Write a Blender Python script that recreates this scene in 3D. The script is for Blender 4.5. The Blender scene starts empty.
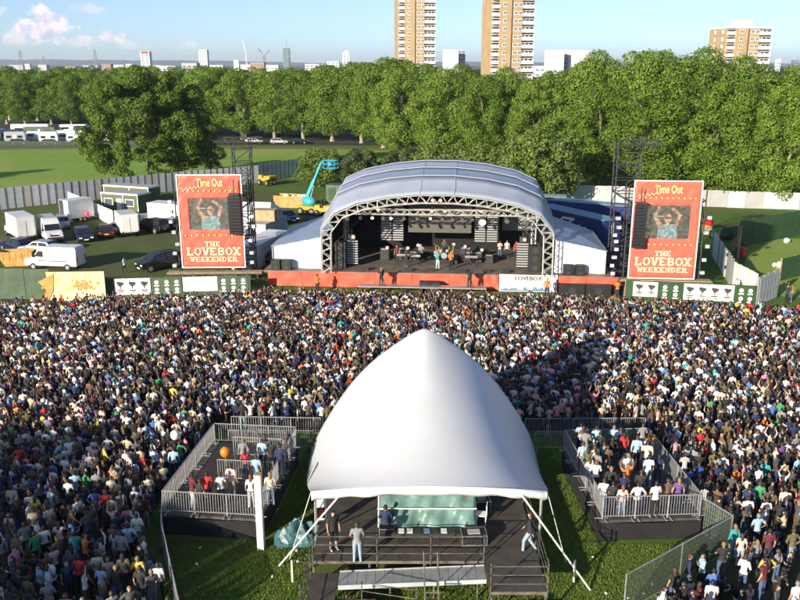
import bpy, bmesh, math, random
import numpy as np
from mathutils import Vector, Matrix

random.seed(11)
rng = np.random.default_rng(11)
R = math.radians
scene = bpy.context.scene
col = scene.collection

# ------------------------------------------------------------------ camera
CAM_H, CAM_P, CAM_F = 20.0, R(15.76), 840.0
cam_d = bpy.data.cameras.new('camera')
cam = bpy.data.objects.new('camera', cam_d)
col.objects.link(cam)
cam.location = (0, 0, CAM_H)
cam.rotation_euler = (R(90) - CAM_P, 0, 0)
cam_d.sensor_width = 36.0
cam_d.lens = CAM_F / 800 * 36
cam_d.clip_start = 0.5
cam_d.clip_end = 30000
scene.camera = cam

# ------------------------------------------------------------------ sky, sun, exposure
SUN_EL, SUN_AZ = R(16), R(216)          # sun stands behind the camera, to the left
world = bpy.data.worlds.new('World')
scene.world = world
world.use_nodes = True
nt = world.node_tree
nt.nodes.clear()
def wn(t, **k):
    n = nt.nodes.new(t)
    for a, b in k.items():
        setattr(n, a, b)
    return n
out = wn('ShaderNodeOutputWorld')
bg = wn('ShaderNodeBackground')
sky = wn('ShaderNodeTexSky', sky_type='NISHITA', sun_disc=False)
sky.sun_elevation = SUN_EL
sky.sun_rotation = SUN_AZ
sky.air_density = 0.6
sky.dust_density = 0.5
sky.ozone_density = 3.4
sky.altitude = 20
bg.inputs['Strength'].default_value = 0.105
# a few low cumulus clouds, placed by compass bearing and height above the horizon
geo = wn('ShaderNodeTexCoord')
sep = wn('ShaderNodeSeparateXYZ')
nt.links.new(geo.outputs['Generated'], sep.inputs[0])
def wmath(op, a, b=None, c=None, clamp=False):
    n = wn('ShaderNodeMath', operation=op, use_clamp=clamp)
    for i, v in enumerate((a, b, c)):
        if v is None:
            continue
        if isinstance(v, (int, float)):
            n.inputs[i].default_value = v
        else:
            nt.links.new(v, n.inputs[i])
    return n.outputs[0]
az = wmath('ARCTAN2', sep.outputs[0], sep.outputs[1])
el = wmath('ARCSINE', sep.outputs[2])
comb = wn('ShaderNodeCombineXYZ')
nt.links.new(az, comb.inputs[0]); nt.links.new(el, comb.inputs[1])
nz = wn('ShaderNodeTexNoise'); nz.inputs['Scale'].default_value = 62; nz.inputs['Detail'].default_value = 7; nz.inputs['Roughness'].default_value = 0.62
nt.links.new(comb.outputs[0], nz.inputs['Vector'])
nf = wmath('SUBTRACT', nz.outputs['Fac'], 0.5)
mask = None; glow = None
CLOUDS = [(-21.9, 1.95, 1.55, 0.95, 1.0), (-22.0, 2.75, .8, .6, .95), (-23.4, 1.5, 1.0, .6, .6), (-20.0, 1.25, 1.1, .4, .55), (-18.1, 1.55, .8, .5, .8), (-17.0, 1.1, 1.6, .3, .35), (-24.5, 3.0, .7, .35, .4), (-19.2, 3.2, 1.2, .3, .35),
          (-13.5, 1.1, 1.5, .25, .35), (-31, 2.4, 2.2, 1.0, .9), (-38, 1.8, 2.6, 1.2, .9), (-52, 3.4, 3.2, 1.5, .9), (-75, 2.2, 3.5, 1.4, .8), (60, 2.5, 2.6, .9, .7), (95, 3.0, 3.8, 1.4, .8), (140, 2.5, 3.4, 1.2, .8), (-120, 3.0, 3.8, 1.5, .8), (-160, 2.5, 3.0, 1.2, .8)]
for (ca, ce, wa, we, amt) in CLOUDS:
    dx = wmath('DIVIDE', wmath('SUBTRACT', az, R(ca)), R(wa))
    dy = wmath('DIVIDE', wmath('SUBTRACT', el, R(ce)), R(we))
    r2 = wmath('ADD', wmath('MULTIPLY', dx, dx), wmath('MULTIPLY', dy, dy))
    v = wmath('SUBTRACT', 1.0, wmath('SQRT', r2))
    v = wmath('MULTIPLY_ADD', nf, 2.6, v)
    v = wmath('MULTIPLY', wmath('MULTIPLY', v, 2.2, clamp=True), amt)
    mask = v if mask is None else wmath('MAXIMUM', mask, v)
mixc = wn('ShaderNodeMix', data_type='RGBA')
nt.links.new(mask, mixc.inputs['Factor'])
hsv = wn('ShaderNodeHueSaturation'); hsv.inputs['Saturation'].default_value = .86
nt.links.new(sky.outputs[0], hsv.inputs['Color'])
nt.links.new(hsv.outputs[0], mixc.inputs['A'])
crm = wn('ShaderNodeValToRGB')
crm.color_ramp.elements[0].position = 0.36; crm.color_ramp.elements[0].color = (3.9, 3.9, 5.2, 1)
crm.color_ramp.elements[1].position = 0.58; crm.color_ramp.elements[1].color = (6.6, 5.9, 5.9, 1)
nt.links.new(nz.outputs['Fac'], crm.inputs[0])
nt.links.new(crm.outputs[0], mixc.inputs['B'])
nt.links.new(mixc.outputs['Result'], bg.inputs['Color'])
nt.links.new(bg.outputs[0], out.inputs[0])

sun_d = bpy.data.lights.new('sun', 'SUN')
sun_d.energy = 4.8
sun_d.angle = R(0.5)
sun_d.color = (1.0, 0.89, 0.71)
sun = bpy.data.objects.new('sun', sun_d)
col.objects.link(sun)
SUN_DIR = Vector((math.sin(SUN_AZ) * math.cos(SUN_EL), math.cos(SUN_AZ) * math.cos(SUN_EL), math.sin(SUN_EL)))
sun.rotation_euler = SUN_DIR.to_track_quat('Z', 'Y').to_euler()
sun.location = (-200, -260, 120)

vs = scene.view_settings
vs.view_transform = 'Standard'
vs.look = 'None'
vs.gamma = 1.0
vs.use_curve_mapping = False
vs.exposure = 0.75

cy = scene.cycles
cy.use_adaptive_sampling = True
cy.adaptive_threshold = 0.025
cy.max_bounces = 5
cy.diffuse_bounces = 2
cy.glossy_bounces = 2
cy.transmission_bounces = 3
cy.transparent_max_bounces = 6
cy.volume_bounces = 0
cy.caustics_reflective = False
cy.caustics_refractive = False

# ------------------------------------------------------------------ helpers
def G(x, y, z=0.0):
    """survey: the point at height z that was sighted at (x, y) in the 800 x 600 photograph"""
    u = (x - 400) / CAM_F; v = (300 - y) / CAM_F
    d = Vector((u, math.cos(CAM_P) + v * math.sin(CAM_P), -math.sin(CAM_P) + v * math.cos(CAM_P)))
    t = (z - CAM_H) / d.z
    return Vector((d.x * t, d.y * t, z))

MATS = {}
def mat(name, c, rough=0.7, metal=0.0, var=0.0, scale=2.0, bump=0.0, bscale=30.0, c2=None, emit=None, estr=0.0, spec=0.5, transl=0.0, alpha=1.0, wear=0.0):
    m = bpy.data.materials.new(name)
    m.use_nodes = True
    t = m.node_tree; N = t.nodes; L = t.links
    b = N['Principled BSDF']
    b.inputs['Base Color'].default_value = (*c, 1)
    b.inputs['Roughness'].default_value = rough
    b.inputs['Metallic'].default_value = metal
    b.inputs['Specular IOR Level'].default_value = spec
    if var or c2 or bump or wear:
        tc = N.new('ShaderNodeTexCoord')
    if var or c2:
        n = N.new('ShaderNodeTexNoise'); n.inputs['Scale'].default_value = scale; n.inputs['Detail'].default_value = 6; n.inputs['Roughness'].default_value = .65
        L.new(tc.outputs['Object'], n.inputs['Vector'])
        r = N.new('ShaderNodeValToRGB')
        r.color_ramp.elements[0].position = .36; r.color_ramp.elements[1].position = .64
        if c2:
            r.color_ramp.elements[0].color = (*c, 1); r.color_ramp.elements[1].color = (*c2, 1)
        else:
            r.color_ramp.elements[0].color = tuple(max(0, x * (1 - var)) for x in c) + (1,)
            r.color_ramp.elements[1].color = tuple(min(1, x * (1 + var)) for x in c) + (1,)
        L.new(n.outputs['Fac'], r.inputs[0]); L.new(r.outputs[0], b.inputs['Base Color'])
    if bump:
        n2 = N.new('ShaderNodeTexNoise'); n2.inputs['Scale'].default_value = bscale; n2.inputs['Detail'].default_value = 5
        L.new(tc.outputs['Object'], n2.inputs['Vector'])
        bp = N.new('ShaderNodeBump'); bp.inputs['Strength'].default_value = bump; bp.inputs['Distance'].default_value = .06
        L.new(n2.outputs['Fac'], bp.inputs['Height']); L.new(bp.outputs[0], b.inputs['Normal'])
    if emit:
        b.inputs['Emission Color'].default_value = (*emit, 1); b.inputs['Emission Strength'].default_value = estr
    if transl or alpha < 1:
        o = N['Material Output']; src = b.outputs[0]
        if transl:
            tr = N.new('ShaderNodeBsdfTranslucent'); tr.inputs[0].default_value = (*c, 1)
            mx = N.new('ShaderNodeMixShader'); mx.inputs[0].default_value = transl
            L.new(src, mx.inputs[1]); L.new(tr.outputs[0], mx.inputs[2]); src = mx.outputs[0]
        if alpha < 1:
            tp = N.new('ShaderNodeBsdfTransparent')
            mx = N.new('ShaderNodeMixShader'); mx.inputs[0].default_value = alpha
            L.new(tp.outputs[0], mx.inputs[1]); L.new(src, mx.inputs[2]); src = mx.outputs[0]
        L.new(src, o.inputs[0])
    MATS[name] = m
    return m

class MB:
    """collects shapes; build() links them as one mesh object"""
    def __init__(s):
        s.v = []; s.f = []
    def add(s, vs, fs, M=None):
        k = len(s.v)
        s.v += [tuple(M @ Vector(p)) if M is not None else tuple(p) for p in vs]
        s.f += [tuple(i + k for i in f) for f in fs]
        return s
    def box(s, c, d, M=None, rz=0.0):
        x, y, z = d[0] / 2, d[1] / 2, d[2] / 2
        vs = [(-x, -y, -z), (x, -y, -z), (x, y, -z), (-x, y, -z), (-x, -y, z), (x, -y, z), (x, y, z), (-x, y, z)]
        T = Matrix.Translation(c) @ Matrix.Rotation(rz, 4, 'Z')
        if M is not None:
            T = M @ T
        return s.add(vs, [(0, 3, 2, 1), (4, 5, 6, 7), (0, 1, 5, 4), (1, 2, 6, 5), (2, 3, 7, 6), (3, 0, 4, 7)], T)
    def bar(s, a, b, r=.03, r2=None, n=6, M=None):
        a = Vector(a); b = Vector(b); r2 = r if r2 is None else r2
        d = b - a
        if d.length < 1e-6:
            return s
        q = d.to_track_quat('Z', 'Y').to_matrix()
        vs = []
        for p, rr in ((a, r), (b, r2)):
            for i in range(n):
                t = 2 * math.pi * (i + .5) / n
                vs.append(p + q @ Vector((math.cos(t) * rr, math.sin(t) * rr, 0)))
        fs = [(i, (i + 1) % n, n + (i + 1) % n, n + i) for i in range(n)] + [tuple(range(n - 1, -1, -1)), tuple(range(n, 2 * n))]
        return s.add(vs, fs, M)
    def tube(s, pts, rad, n=7, M=None):
        k = len(pts)
        for i in range(k - 1):
            s.bar(pts[i], pts[i + 1], rad[i], rad[i + 1], n, M)
        return s
    def quad(s, a, b, c, d, M=None):
        return s.add([a, b, c, d], [(0, 1, 2, 3)], M)
    def slab(s, poly, t, M=None):
        """polygon (list of 3d points) thickened along its normal by t"""
        P = [Vector(p) for p in poly]
        nrm = (P[1] - P[0]).cross(P[2] - P[1]).normalized() * t
        n = len(P)
        vs = P + [p + nrm for p in P]
        fs = [tuple(range(n - 1, -1, -1)), tuple(range(n, 2 * n))] + [(i, (i + 1) % n, n + (i + 1) % n, n + i) for i in range(n)]
        return s.add(vs, fs, M)
    def ell(s, c, r, n=10, m=7, M=None):
        vs = [(c[0], c[1], c[2] - r[2])]
        for j in range(1, m):
            ph = math.pi * j / m
            for i in range(n):
                t = 2 * math.pi * i / n
                vs.append((c[0] + r[0] * math.sin(ph) * math.cos(t), c[1] + r[1] * math.sin(ph) * math.sin(t), c[2] - r[2] * math.cos(ph)))
        vs.append((c[0], c[1], c[2] + r[2]))
        fs = [(0, 1 + (i + 1) % n, 1 + i) for i in range(n)]
        for j in range(m - 2):
            for i in range(n):
                a = 1 + j * n
                fs.append((a + i, a + (i + 1) % n, a + n + (i + 1) % n, a + n + i))
        e = len(vs) - 1; a = 1 + (m - 2) * n
        fs += [(a + i, a + (i + 1) % n, e) for i in range(n)]
        return s.add(vs, fs, M)
    def truss(s, a, b, w=.4, up=(0, 0, 1), step=None, rc=.045, rd=.03, planar=False):
        a = Vector(a); b = Vector(b); d = (b - a); L = d.length; d.normalize()
        u = Vector(up); sde = d.cross(u)
        if sde.length < 1e-4:
            sde = d.cross(Vector((0, 1, 0)))
        sde.normalize(); u = sde.cross(d).normalized()
        offs = [sde * x * w / 2 + u * y * w / 2 for x, y in ((-1, -1), (1, -1), (1, 1), (-1, 1))]
        for o in offs:
            s.bar(a + o, b + o, rc, n=5)
        n = max(2, round(L / (step or w)))
        for i in range(n):
            p = a + d * (L * i / n); q = a + d * (L * (i + 1) / n)
            for j in range(4):
                o1, o2 = offs[j], offs[(j + 1) % 4]
                if (i + j) % 2:
                    o1, o2 = o2, o1
                s.bar(p + o1, q + o2, rd, n=4)
        return s
    def mesh(s, name):
        me = bpy.data.meshes.new(name)
        me.from_pydata(s.v, [], s.f)
        me.update()
        return me
    def build(s, name, material, parent=None, smooth=False, loc=None):
        me = s.mesh(name)
        return put(name, me, material, parent, smooth, loc)

def put(name, me, material, parent=None, smooth=False, loc=None, rz=0.0):
    o = bpy.data.objects.new(name, me)
    col.objects.link(o)
    if material is not None and not me.materials:
        me.materials.append(material)
    if smooth:
        for p in me.polygons:
            p.use_smooth = True
    if loc is not None:
        o.location = loc
    o.rotation_euler = (0, 0, rz)
    if parent is not None:
        o.parent = parent
    return o
def tag(o, label, cat=None, group=None, kind=None):
    o['label'] = label
    if cat: o['category'] = cat
    if group: o['group'] = group
    if kind: o['kind'] = kind
    return o
def thing(name, label, cat, loc=(0, 0, 0), rz=0.0, group=None):
    o = bpy.data.objects.new(name, None)
    col.objects.link(o)
    o.empty_display_size = .2
    o.location = loc
    o.rotation_euler = (0, 0, rz)
    return tag(o, label, cat, group)
def structure(o, label=None):
    o['kind'] = 'structure'
    if label: o['label'] = label
    return o
def clone(o, loc, rz, label, scale=None, src_kids=None):
    """copy of a thing with copies of its parts and their sub-parts"""
    c = o.copy(); col.objects.link(c)
    c.location = loc; c.rotation_euler = (0, 0, rz)
    if scale is not None:
        c.scale = scale
    if label: c['label'] = label
    for ch in (src_kids if src_kids is not None else o.children):
        k = ch.copy(); col.objects.link(k); k.parent = c
        for g in ch.children:
            q = g.copy(); col.objects.link(q); q.parent = k
    return c
def local(o):
    """matrix of a top-level empty"""
    return Matrix.Translation(o.location) @ o.rotation_euler.to_matrix().to_4x4()

# ------------------------------------------------------------------ materials
def ground_mat(name, cols, scale, bump, wear=None, scale2=None):
    m = bpy.data.materials.new(name); m.use_nodes = True
    t = m.node_tree; N = t.nodes; L = t.links
    b = N['Principled BSDF']; b.inputs['Roughness'].default_value = .95; b.inputs['Specular IOR Level'].default_value = .15
    g = N.new('ShaderNodeNewGeometry')
    n1 = N.new('ShaderNodeTexNoise'); n1.inputs['Scale'].default_value = scale; n1.inputs['Detail'].default_value = 9; n1.inputs['Roughness'].default_value = .7
    L.new(g.outputs['Position'], n1.inputs['Vector'])
    r = N.new('ShaderNodeValToRGB')
    r.color_ramp.elements[0].position = .32; r.color_ramp.elements[1].position = .68
    r.color_ramp.elements[0].color = (*cols[0], 1); r.color_ramp.elements[1].color = (*cols[1], 1)
    L.new(n1.outputs['Fac'], r.inputs[0])
    srcc = r.outputs[0]
    if wear:
        n2 = N.new('ShaderNodeTexNoise'); n2.inputs['Scale'].default_value = scale2; n2.inputs['Detail'].default_value = 5
        L.new(g.outputs['Position'], n2.inputs['Vector'])
        r2 = N.new('ShaderNodeValToRGB'); r2.color_ramp.elements[0].position = .47; r2.color_ramp.elements[1].position = .66
        L.new(n2.outputs['Fac'], r2.inputs[0])
        mx = N.new('ShaderNodeMix'); mx.data_type = 'RGBA'
        L.new(r2.outputs[0], mx.inputs['Factor']); L.new(srcc, mx.inputs['A']); mx.inputs['B'].default_value = (*wear, 1)
        srcc = mx.outputs['Result']
    L.new(srcc, b.inputs['Base Color'])
    n3 = N.new('ShaderNodeTexNoise'); n3.inputs['Scale'].default_value = 22; n3.inputs['Detail'].default_value = 8
    L.new(g.outputs['Position'], n3.inputs['Vector'])
    bp = N.new('ShaderNodeBump'); bp.inputs['Strength'].default_value = bump; bp.inputs['Distance'].default_value = .05
    L.new(n3.outputs['Fac'], bp.inputs['Height']); L.new(bp.outputs[0], b.inputs['Normal'])
    MATS[name] = m
    return m
ground_mat('far_land', ((.035, .055, .022), (.08, .085, .05)), .02, .3)
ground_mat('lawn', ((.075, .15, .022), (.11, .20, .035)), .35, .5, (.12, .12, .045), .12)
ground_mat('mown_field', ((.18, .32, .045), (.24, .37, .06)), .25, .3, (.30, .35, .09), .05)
ground_mat('trampled', ((.055, .07, .028), (.085, .085, .045)), .5, .5, (.085, .07, .048), .3)
ground_mat('car_park', ((.075, .115, .03), (.13, .15, .045)), .4, .5, (.12, .10, .07), .09)
ground_mat('track', ((.16, .12, .075), (.22, .17, .11)), .4, .3)
ground_mat('tarmac', ((.075, .073, .07), (.11, .105, .10)), .6, .2)

mat('white_vinyl', (.70, .715, .74), .35, var=.03, scale=.6, bump=.06, bscale=1.2, transl=.08)
mat('valance_vinyl', (.80, .80, .80), .45, var=.05, scale=1.5, bump=.25, bscale=3)
mat('white_sheet', (.80, .80, .80), .55, var=.05, scale=.8, bump=.5, bscale=1.1)
mat('roof_vinyl', (.26, .31, .43), .35, var=.06, scale=.5, bump=.12, bscale=.8)
mat('roof_seam', (.46, .49, .55), .4)
mat('roof_band', (.36, .40, .49), .35, var=.06, scale=.5, bump=.12, bscale=.8)
mat('red_sheet', (.74, .115, .065), .5, var=.10, scale=1.3, bump=.7, bscale=1.4)
mat('red_vinyl', (.72, .135, .09), .4, var=.10, scale=.9, bump=.55, bscale=1.3)
mat('cream_print', (.86, .74, .42), .6)
mat('cream_yellow', (.74, .70, .28), .6)
mat('yellow_print', (.80, .62, .10), .6)
mat('white_print', (.86, .84, .80), .6)
mat('black_cloth', (.012, .012, .014), .9, var=.3, scale=1.5, bump=.4, bscale=2.0)
mat('black_paint', (.018, .018, .02), .55, var=.3, scale=4)
mat('deck_ply', (.072, .062, .052), .75, var=.3, scale=1.6, bump=.1, bscale=6)
mat('stage_deck', (.16, .135, .11), .6, var=.3, scale=.7)
mat('truss', (.56, .545, .50), .42, metal=.35, var=.08, scale=2)
mat('dark_steel', (.05, .05, .052), .55, metal=.3, var=.3, scale=2)
mat('galv', (.46, .47, .48), .45, metal=.55, var=.15, scale=2)
mat('galv_rail', (.40, .40, .41), .45, metal=.4, var=.15, scale=3)
mat('scaffold', (.17, .145, .12), .55, metal=.3, var=.4, scale=3)
mat('lamp_case', (.42, .42, .43), .5, var=.2, scale=3)
mat('lamp_glow', (1, .8, .5), .5, emit=(1.0, .42, .13), estr=3.2)
mat('lamp_white', (1, 1, 1), .5, emit=(1.0, .95, .9), estr=12.0)
mat('lamp_body', (.10, .10, .10), .4, metal=.4)
mat('lamp_strip', (.48, .48, .50), .4, metal=.2)
mat('led_off', (.11, .105, .085), .45, var=.06, scale=.7)
mat('speaker', (.014, .014, .016), .6, var=.2, scale=5)
mat('teal_tarp', (.13, .235, .21), .3, var=.25, scale=1.2, bump=.9, bscale=2.0)
mat('blue_tarp', (.05, .13, .15), .35, var=.3, scale=2.5, bump=.8, bscale=5)
mat('ply_green', (.075, .115, .07), .75, var=.22, scale=.9, bump=.1, bscale=3)
mat('dark_green', (.03, .075, .025), .7, var=.25, scale=1.0)
mat('cabin_green', (.10, .125, .055), .7, var=.15, scale=1.0)
mat('steel_panel', (.50, .52, .54), .5, metal=.15, var=.14, scale=.7)
mat('steel_panel_tan', (.46, .44, .40), .5, metal=.15, var=.14, scale=.7)
mat('white_paint', (.80, .80, .79), .4, var=.06, scale=1.0)
mat('cream_board', (.80, .60, .28), .6, var=.16, scale=.6, c2=(.86, .74, .46))
mat('orange_print', (.78, .30, .07), .6, var=.25, scale=2)
mat('wood_ply', (.42, .30, .17), .7, var=.25, scale=2)
mat('bark', (.16, .13, .10), .9, var=.4, scale=3, bump=.6, bscale=8)
mat('bark_pale', (.34, .30, .23), .9, var=.35, scale=2, bump=.5, bscale=8)
mat('tyre', (.015, .015, .016), .85)
mat('rim', (.45, .45, .46), .35, metal=.7)
mat('glass', (.02, .025, .03), .08, spec=.8)
mat('car_black', (.012, .013, .016), .22, spec=.7)
mat('car_navy', (.012, .018, .05), .22, spec=.7)
mat('car_green', (.012, .03, .022), .22, spec=.7)
mat('car_maroon', (.045, .010, .012), .22, spec=.7)
mat('car_silver', (.46, .48, .52), .3, metal=.4)
mat('car_blue', (.05, .12, .30), .25, spec=.7)
mat('car_white', (.72, .72, .72), .3, var=.10, scale=.9)
mat('light_lens', (.75, .75, .72), .15)
mat('tail_lens', (.5, .02, .02), .2)
mat('plate_yellow', (.75, .6, .08), .5)
mat('skip_orange', (.50, .27, .07), .6, var=.25, scale=1.5)
mat('plant_yellow', (.60, .34, .03), .45, var=.12, scale=2)
mat('lift_blue', (.04, .38, .48), .4, var=.1, scale=2)
mat('truck_blue', (.02, .035, .15), .3, var=.15, scale=.7)
mat('truck_top', (.26, .40, .46), .5, var=.1, scale=.6)
mat('trailer_blue', (.16, .30, .42), .5, var=.1, scale=.6)
mat('gen_green', (.06, .10, .055), .5, var=.2, scale=1)
mat('concrete', (.42, .41, .39), .8, var=.15, scale=.6)
mat('white_wall', (.36, .36, .35), .8, var=.10, scale=.4)
mat('brick_tan', (.42, .30, .165), .85, var=.12, scale=.35)
mat('brick_tan_side', (.46, .27, .10), .85, var=.12, scale=.35)
mat('balcony_white', (.76, .76, .77), .6, var=.06, scale=.3)
mat('window_white', (.80, .80, .80), .5)
mat('pane', (.10, .12, .15), .12)
mat('far_white', (.74, .74, .74), .7)
mat('far_grey', (.40, .40, .42), .7)
mat('far_brick', (.38, .25, .18), .8)
mat('far_glass', (.16, .24, .26), .3)
mat('pylon', (.22, .23, .25), .6)
mat('rope', (.62, .60, .55), .7)
mat('strap_white', (.74, .72, .66), .6)
mat('post_white', (.80, .74, .60), .6, var=.06, scale=1.5)
mat('red_plastic', (.65, .04, .03), .4)
mat('orange_plastic', (.85, .22, .02), .35)
mat('pink_cloth', (.75, .12, .25), .6)
mat('litter_white', (.75, .75, .75), .6)
mat('netting', (.07, .11, .07), .8, alpha=.46)
mat('mesh_grey', (.20, .21, .21), .8, alpha=.62)
mat('poster_ink', (.05, .05, .05), .7)
mat('ink_grey', (.30, .32, .32), .7)
mat('banner_ink_pink', (.80, .62, .58), .7)
mat('ink_blue', (.16, .25, .42), .7)
mat('skin_flat', (.55, .33, .24), .7)
mat('screen_dark', (.02, .02, .018), .5, emit=(.085, .08, .055), estr=1.0)
mat('screen_skin', (.05, .03, .02), .5, emit=(.34, .20, .14), estr=1.0)
mat('screen_shirt', (.03, .05, .05), .5, emit=(.19, .26, .24), estr=1.0)
mat('screen_hair', (.03, .02, .02), .5, emit=(.12, .06, .045), estr=1.0)
mat('screen_bar', (.05, .05, .05), .5, emit=(.4, .4, .38), estr=1.0)
for k in ('screen_dark', 'screen_skin', 'screen_shirt', 'screen_hair'):
    t_ = MATS[k].node_tree; b_ = t_.nodes['Principled BSDF']; e_ = tuple(b_.inputs['Emission Color'].default_value)
    tc_ = t_.nodes.new('ShaderNodeTexCoord'); n_ = t_.nodes.new('ShaderNodeTexNoise'); n_.inputs['Scale'].default_value = 3.2; n_.inputs['Detail'].default_value = 4
    r_ = t_.nodes.new('ShaderNodeValToRGB'); r_.color_ramp.elements[0].position = .38; r_.color_ramp.elements[1].position = .62
    r_.color_ramp.elements[0].color = tuple(v * .55 for v in e_[:3]) + (1,); r_.color_ramp.elements[1].color = tuple(v * 1.45 for v in e_[:3]) + (1,)
    t_.links.new(tc_.outputs['Object'], n_.inputs['Vector']); t_.links.new(n_.outputs['Fac'], r_.inputs[0]); t_.links.new(r_.outputs[0], b_.inputs['Emission Color'])
mat('hill', (.035, .065, .06), .9, var=.3, scale=.004)

# ------------------------------------------------------------------ ground
def sheet(name, pts, z, material, label):
    o = MB().add([(x, y, z) for x, y in pts], [tuple(range(len(pts)))]).build(name, MATS[material])
    return structure(o, label)
sheet('ground', [(-9000, -3000), (9000, -3000), (9000, 15000), (-9000, 15000)], -.05, 'far_land', 'city land stretching to the horizon')
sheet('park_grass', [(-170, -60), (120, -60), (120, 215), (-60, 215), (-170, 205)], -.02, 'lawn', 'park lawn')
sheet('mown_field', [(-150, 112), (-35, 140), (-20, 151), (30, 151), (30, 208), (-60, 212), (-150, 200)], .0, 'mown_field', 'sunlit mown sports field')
sheet('dirt_track', [(-150, 196), (-60, 208), (30, 200), (30, 206), (-60, 214), (-150, 202)], .006, 'track', 'brown dirt track along the field')
sheet('park_road', [(-160, 214), (-40, 222), (60, 216), (60, 220), (-40, 227), (-160, 220)], .006, 'tarmac', 'park road under the trees')
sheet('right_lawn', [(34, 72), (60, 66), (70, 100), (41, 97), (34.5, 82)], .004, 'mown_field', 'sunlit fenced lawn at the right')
sheet('trampled_ground', [(-60, 20), (-9.5, 20), (-11.5, 34), (-10.5, 43.5), (14, 43.5), (13.5, 33), (14, 31), (10.5, 28), (9, 20), (60, 20), (60, 66), (31, 68), (28, 71), (-45, 73)], .0, 'trampled', 'trampled ground under the crowd')
sheet('car_park', [(-62, 73), (-21, 75), (-13, 76), (-13, 100), (-20, 136), (-35, 136), (-62, 112)], .004, 'car_park', 'worn grass car park behind the hoarding')
sheet('backstage_ground', [(-13, 80), (26, 80), (33, 112), (-13, 122)], .008, 'tarmac', 'dark backstage hardstanding')
# low hills on the horizon
def hills():
    vs = []; fs = []
    n = 120
    for i in range(n + 1):
        x = -9000 + 18000 * i / n
        h = 26 + 22 * math.exp(-((x + 2900) / 1500) ** 2) + 10 * math.sin(i * .31) * math.sin(i * .117 + 1) + 3 * math.sin(i * 1.7)
        vs += [(x, 7600, -2), (x, 7900, h * .8), (x, 8300, h), (x, 9300, -2)]
    for i in range(n):
        for j in range(3):
            a = i * 4 + j
            fs.append((a, a + 4, a + 5, a + 1))
    o = MB().add(vs, fs).build('hills', MATS['hill'], smooth=True)
    structure(o, 'low blue hills on the horizon')
hills()

# ------------------------------------------------------------------ trees
def leaf_mat(name, dark, light, hue=0.0):
    m = bpy.data.materials.new(name); m.use_nodes = True
    t = m.node_tree; N = t.nodes; L = t.links
    b = N['Principled BSDF']; b.inputs['Roughness'].default_value = .6; b.inputs['Specular IOR Level'].default_value = .25
    g = N.new('ShaderNodeNewGeometry')
    oi = N.new('ShaderNodeObjectInfo')
    n1 = N.new('ShaderNodeTexNoise'); n1.inputs['Scale'].default_value = .33; n1.inputs['Detail'].default_value = 3
    L.new(g.outputs['Position'], n1.inputs['Vector'])
    def mth(op, a, b_):
        n = N.new('ShaderNodeMath'); n.operation = op
        for i, v in enumerate((a, b_)):
            if isinstance(v, (int, float)): n.inputs[i].default_value = v
            else: L.new(v, n.inputs[i])
        return n.outputs[0]
    f = mth('ADD', mth('MULTIPLY', g.outputs['Random Per Island'], .62), mth('MULTIPLY', n1.outputs['Fac'], .38))
    f = mth('ADD', f, mth('MULTIPLY', mth('SUBTRACT', oi.outputs['Random'], .5), .35))
    r = N.new('ShaderNodeValToRGB')
    r.color_ramp.elements[0].position = .15; r.color_ramp.elements[1].position = .85
    r.color_ramp.elements[0].color = (*dark, 1); r.color_ramp.elements[1].color = (*light, 1)
    L.new(f, r.inputs[0]); L.new(r.outputs[0], b.inputs['Base Color'])
    tr = N.new('ShaderNodeBsdfTranslucent'); L.new(r.outputs[0], tr.inputs[0])
    mx = N.new('ShaderNodeMixShader'); mx.inputs[0].default_value = .35
    L.new(b.outputs[0], mx.inputs[1]); L.new(tr.outputs[0], mx.inputs[2]); L.new(mx.outputs[0], N['Material Output'].inputs[0])
    MATS[name] = m
leaf_mat('leaf_plane', (.100, .182, .018), (.245, .36, .052))
leaf_mat('leaf_dark', (.085, .155, .018), (.225, .31, .05))
leaf_mat('leaf_lime', (.11, .18, .03), (.24, .31, .075))
leaf_mat('leaf_grey', (.06, .10, .035), (.14, .17, .07))
leaf_mat('leaf_far', (.022, .05, .012), (.05, .09, .025))

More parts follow.
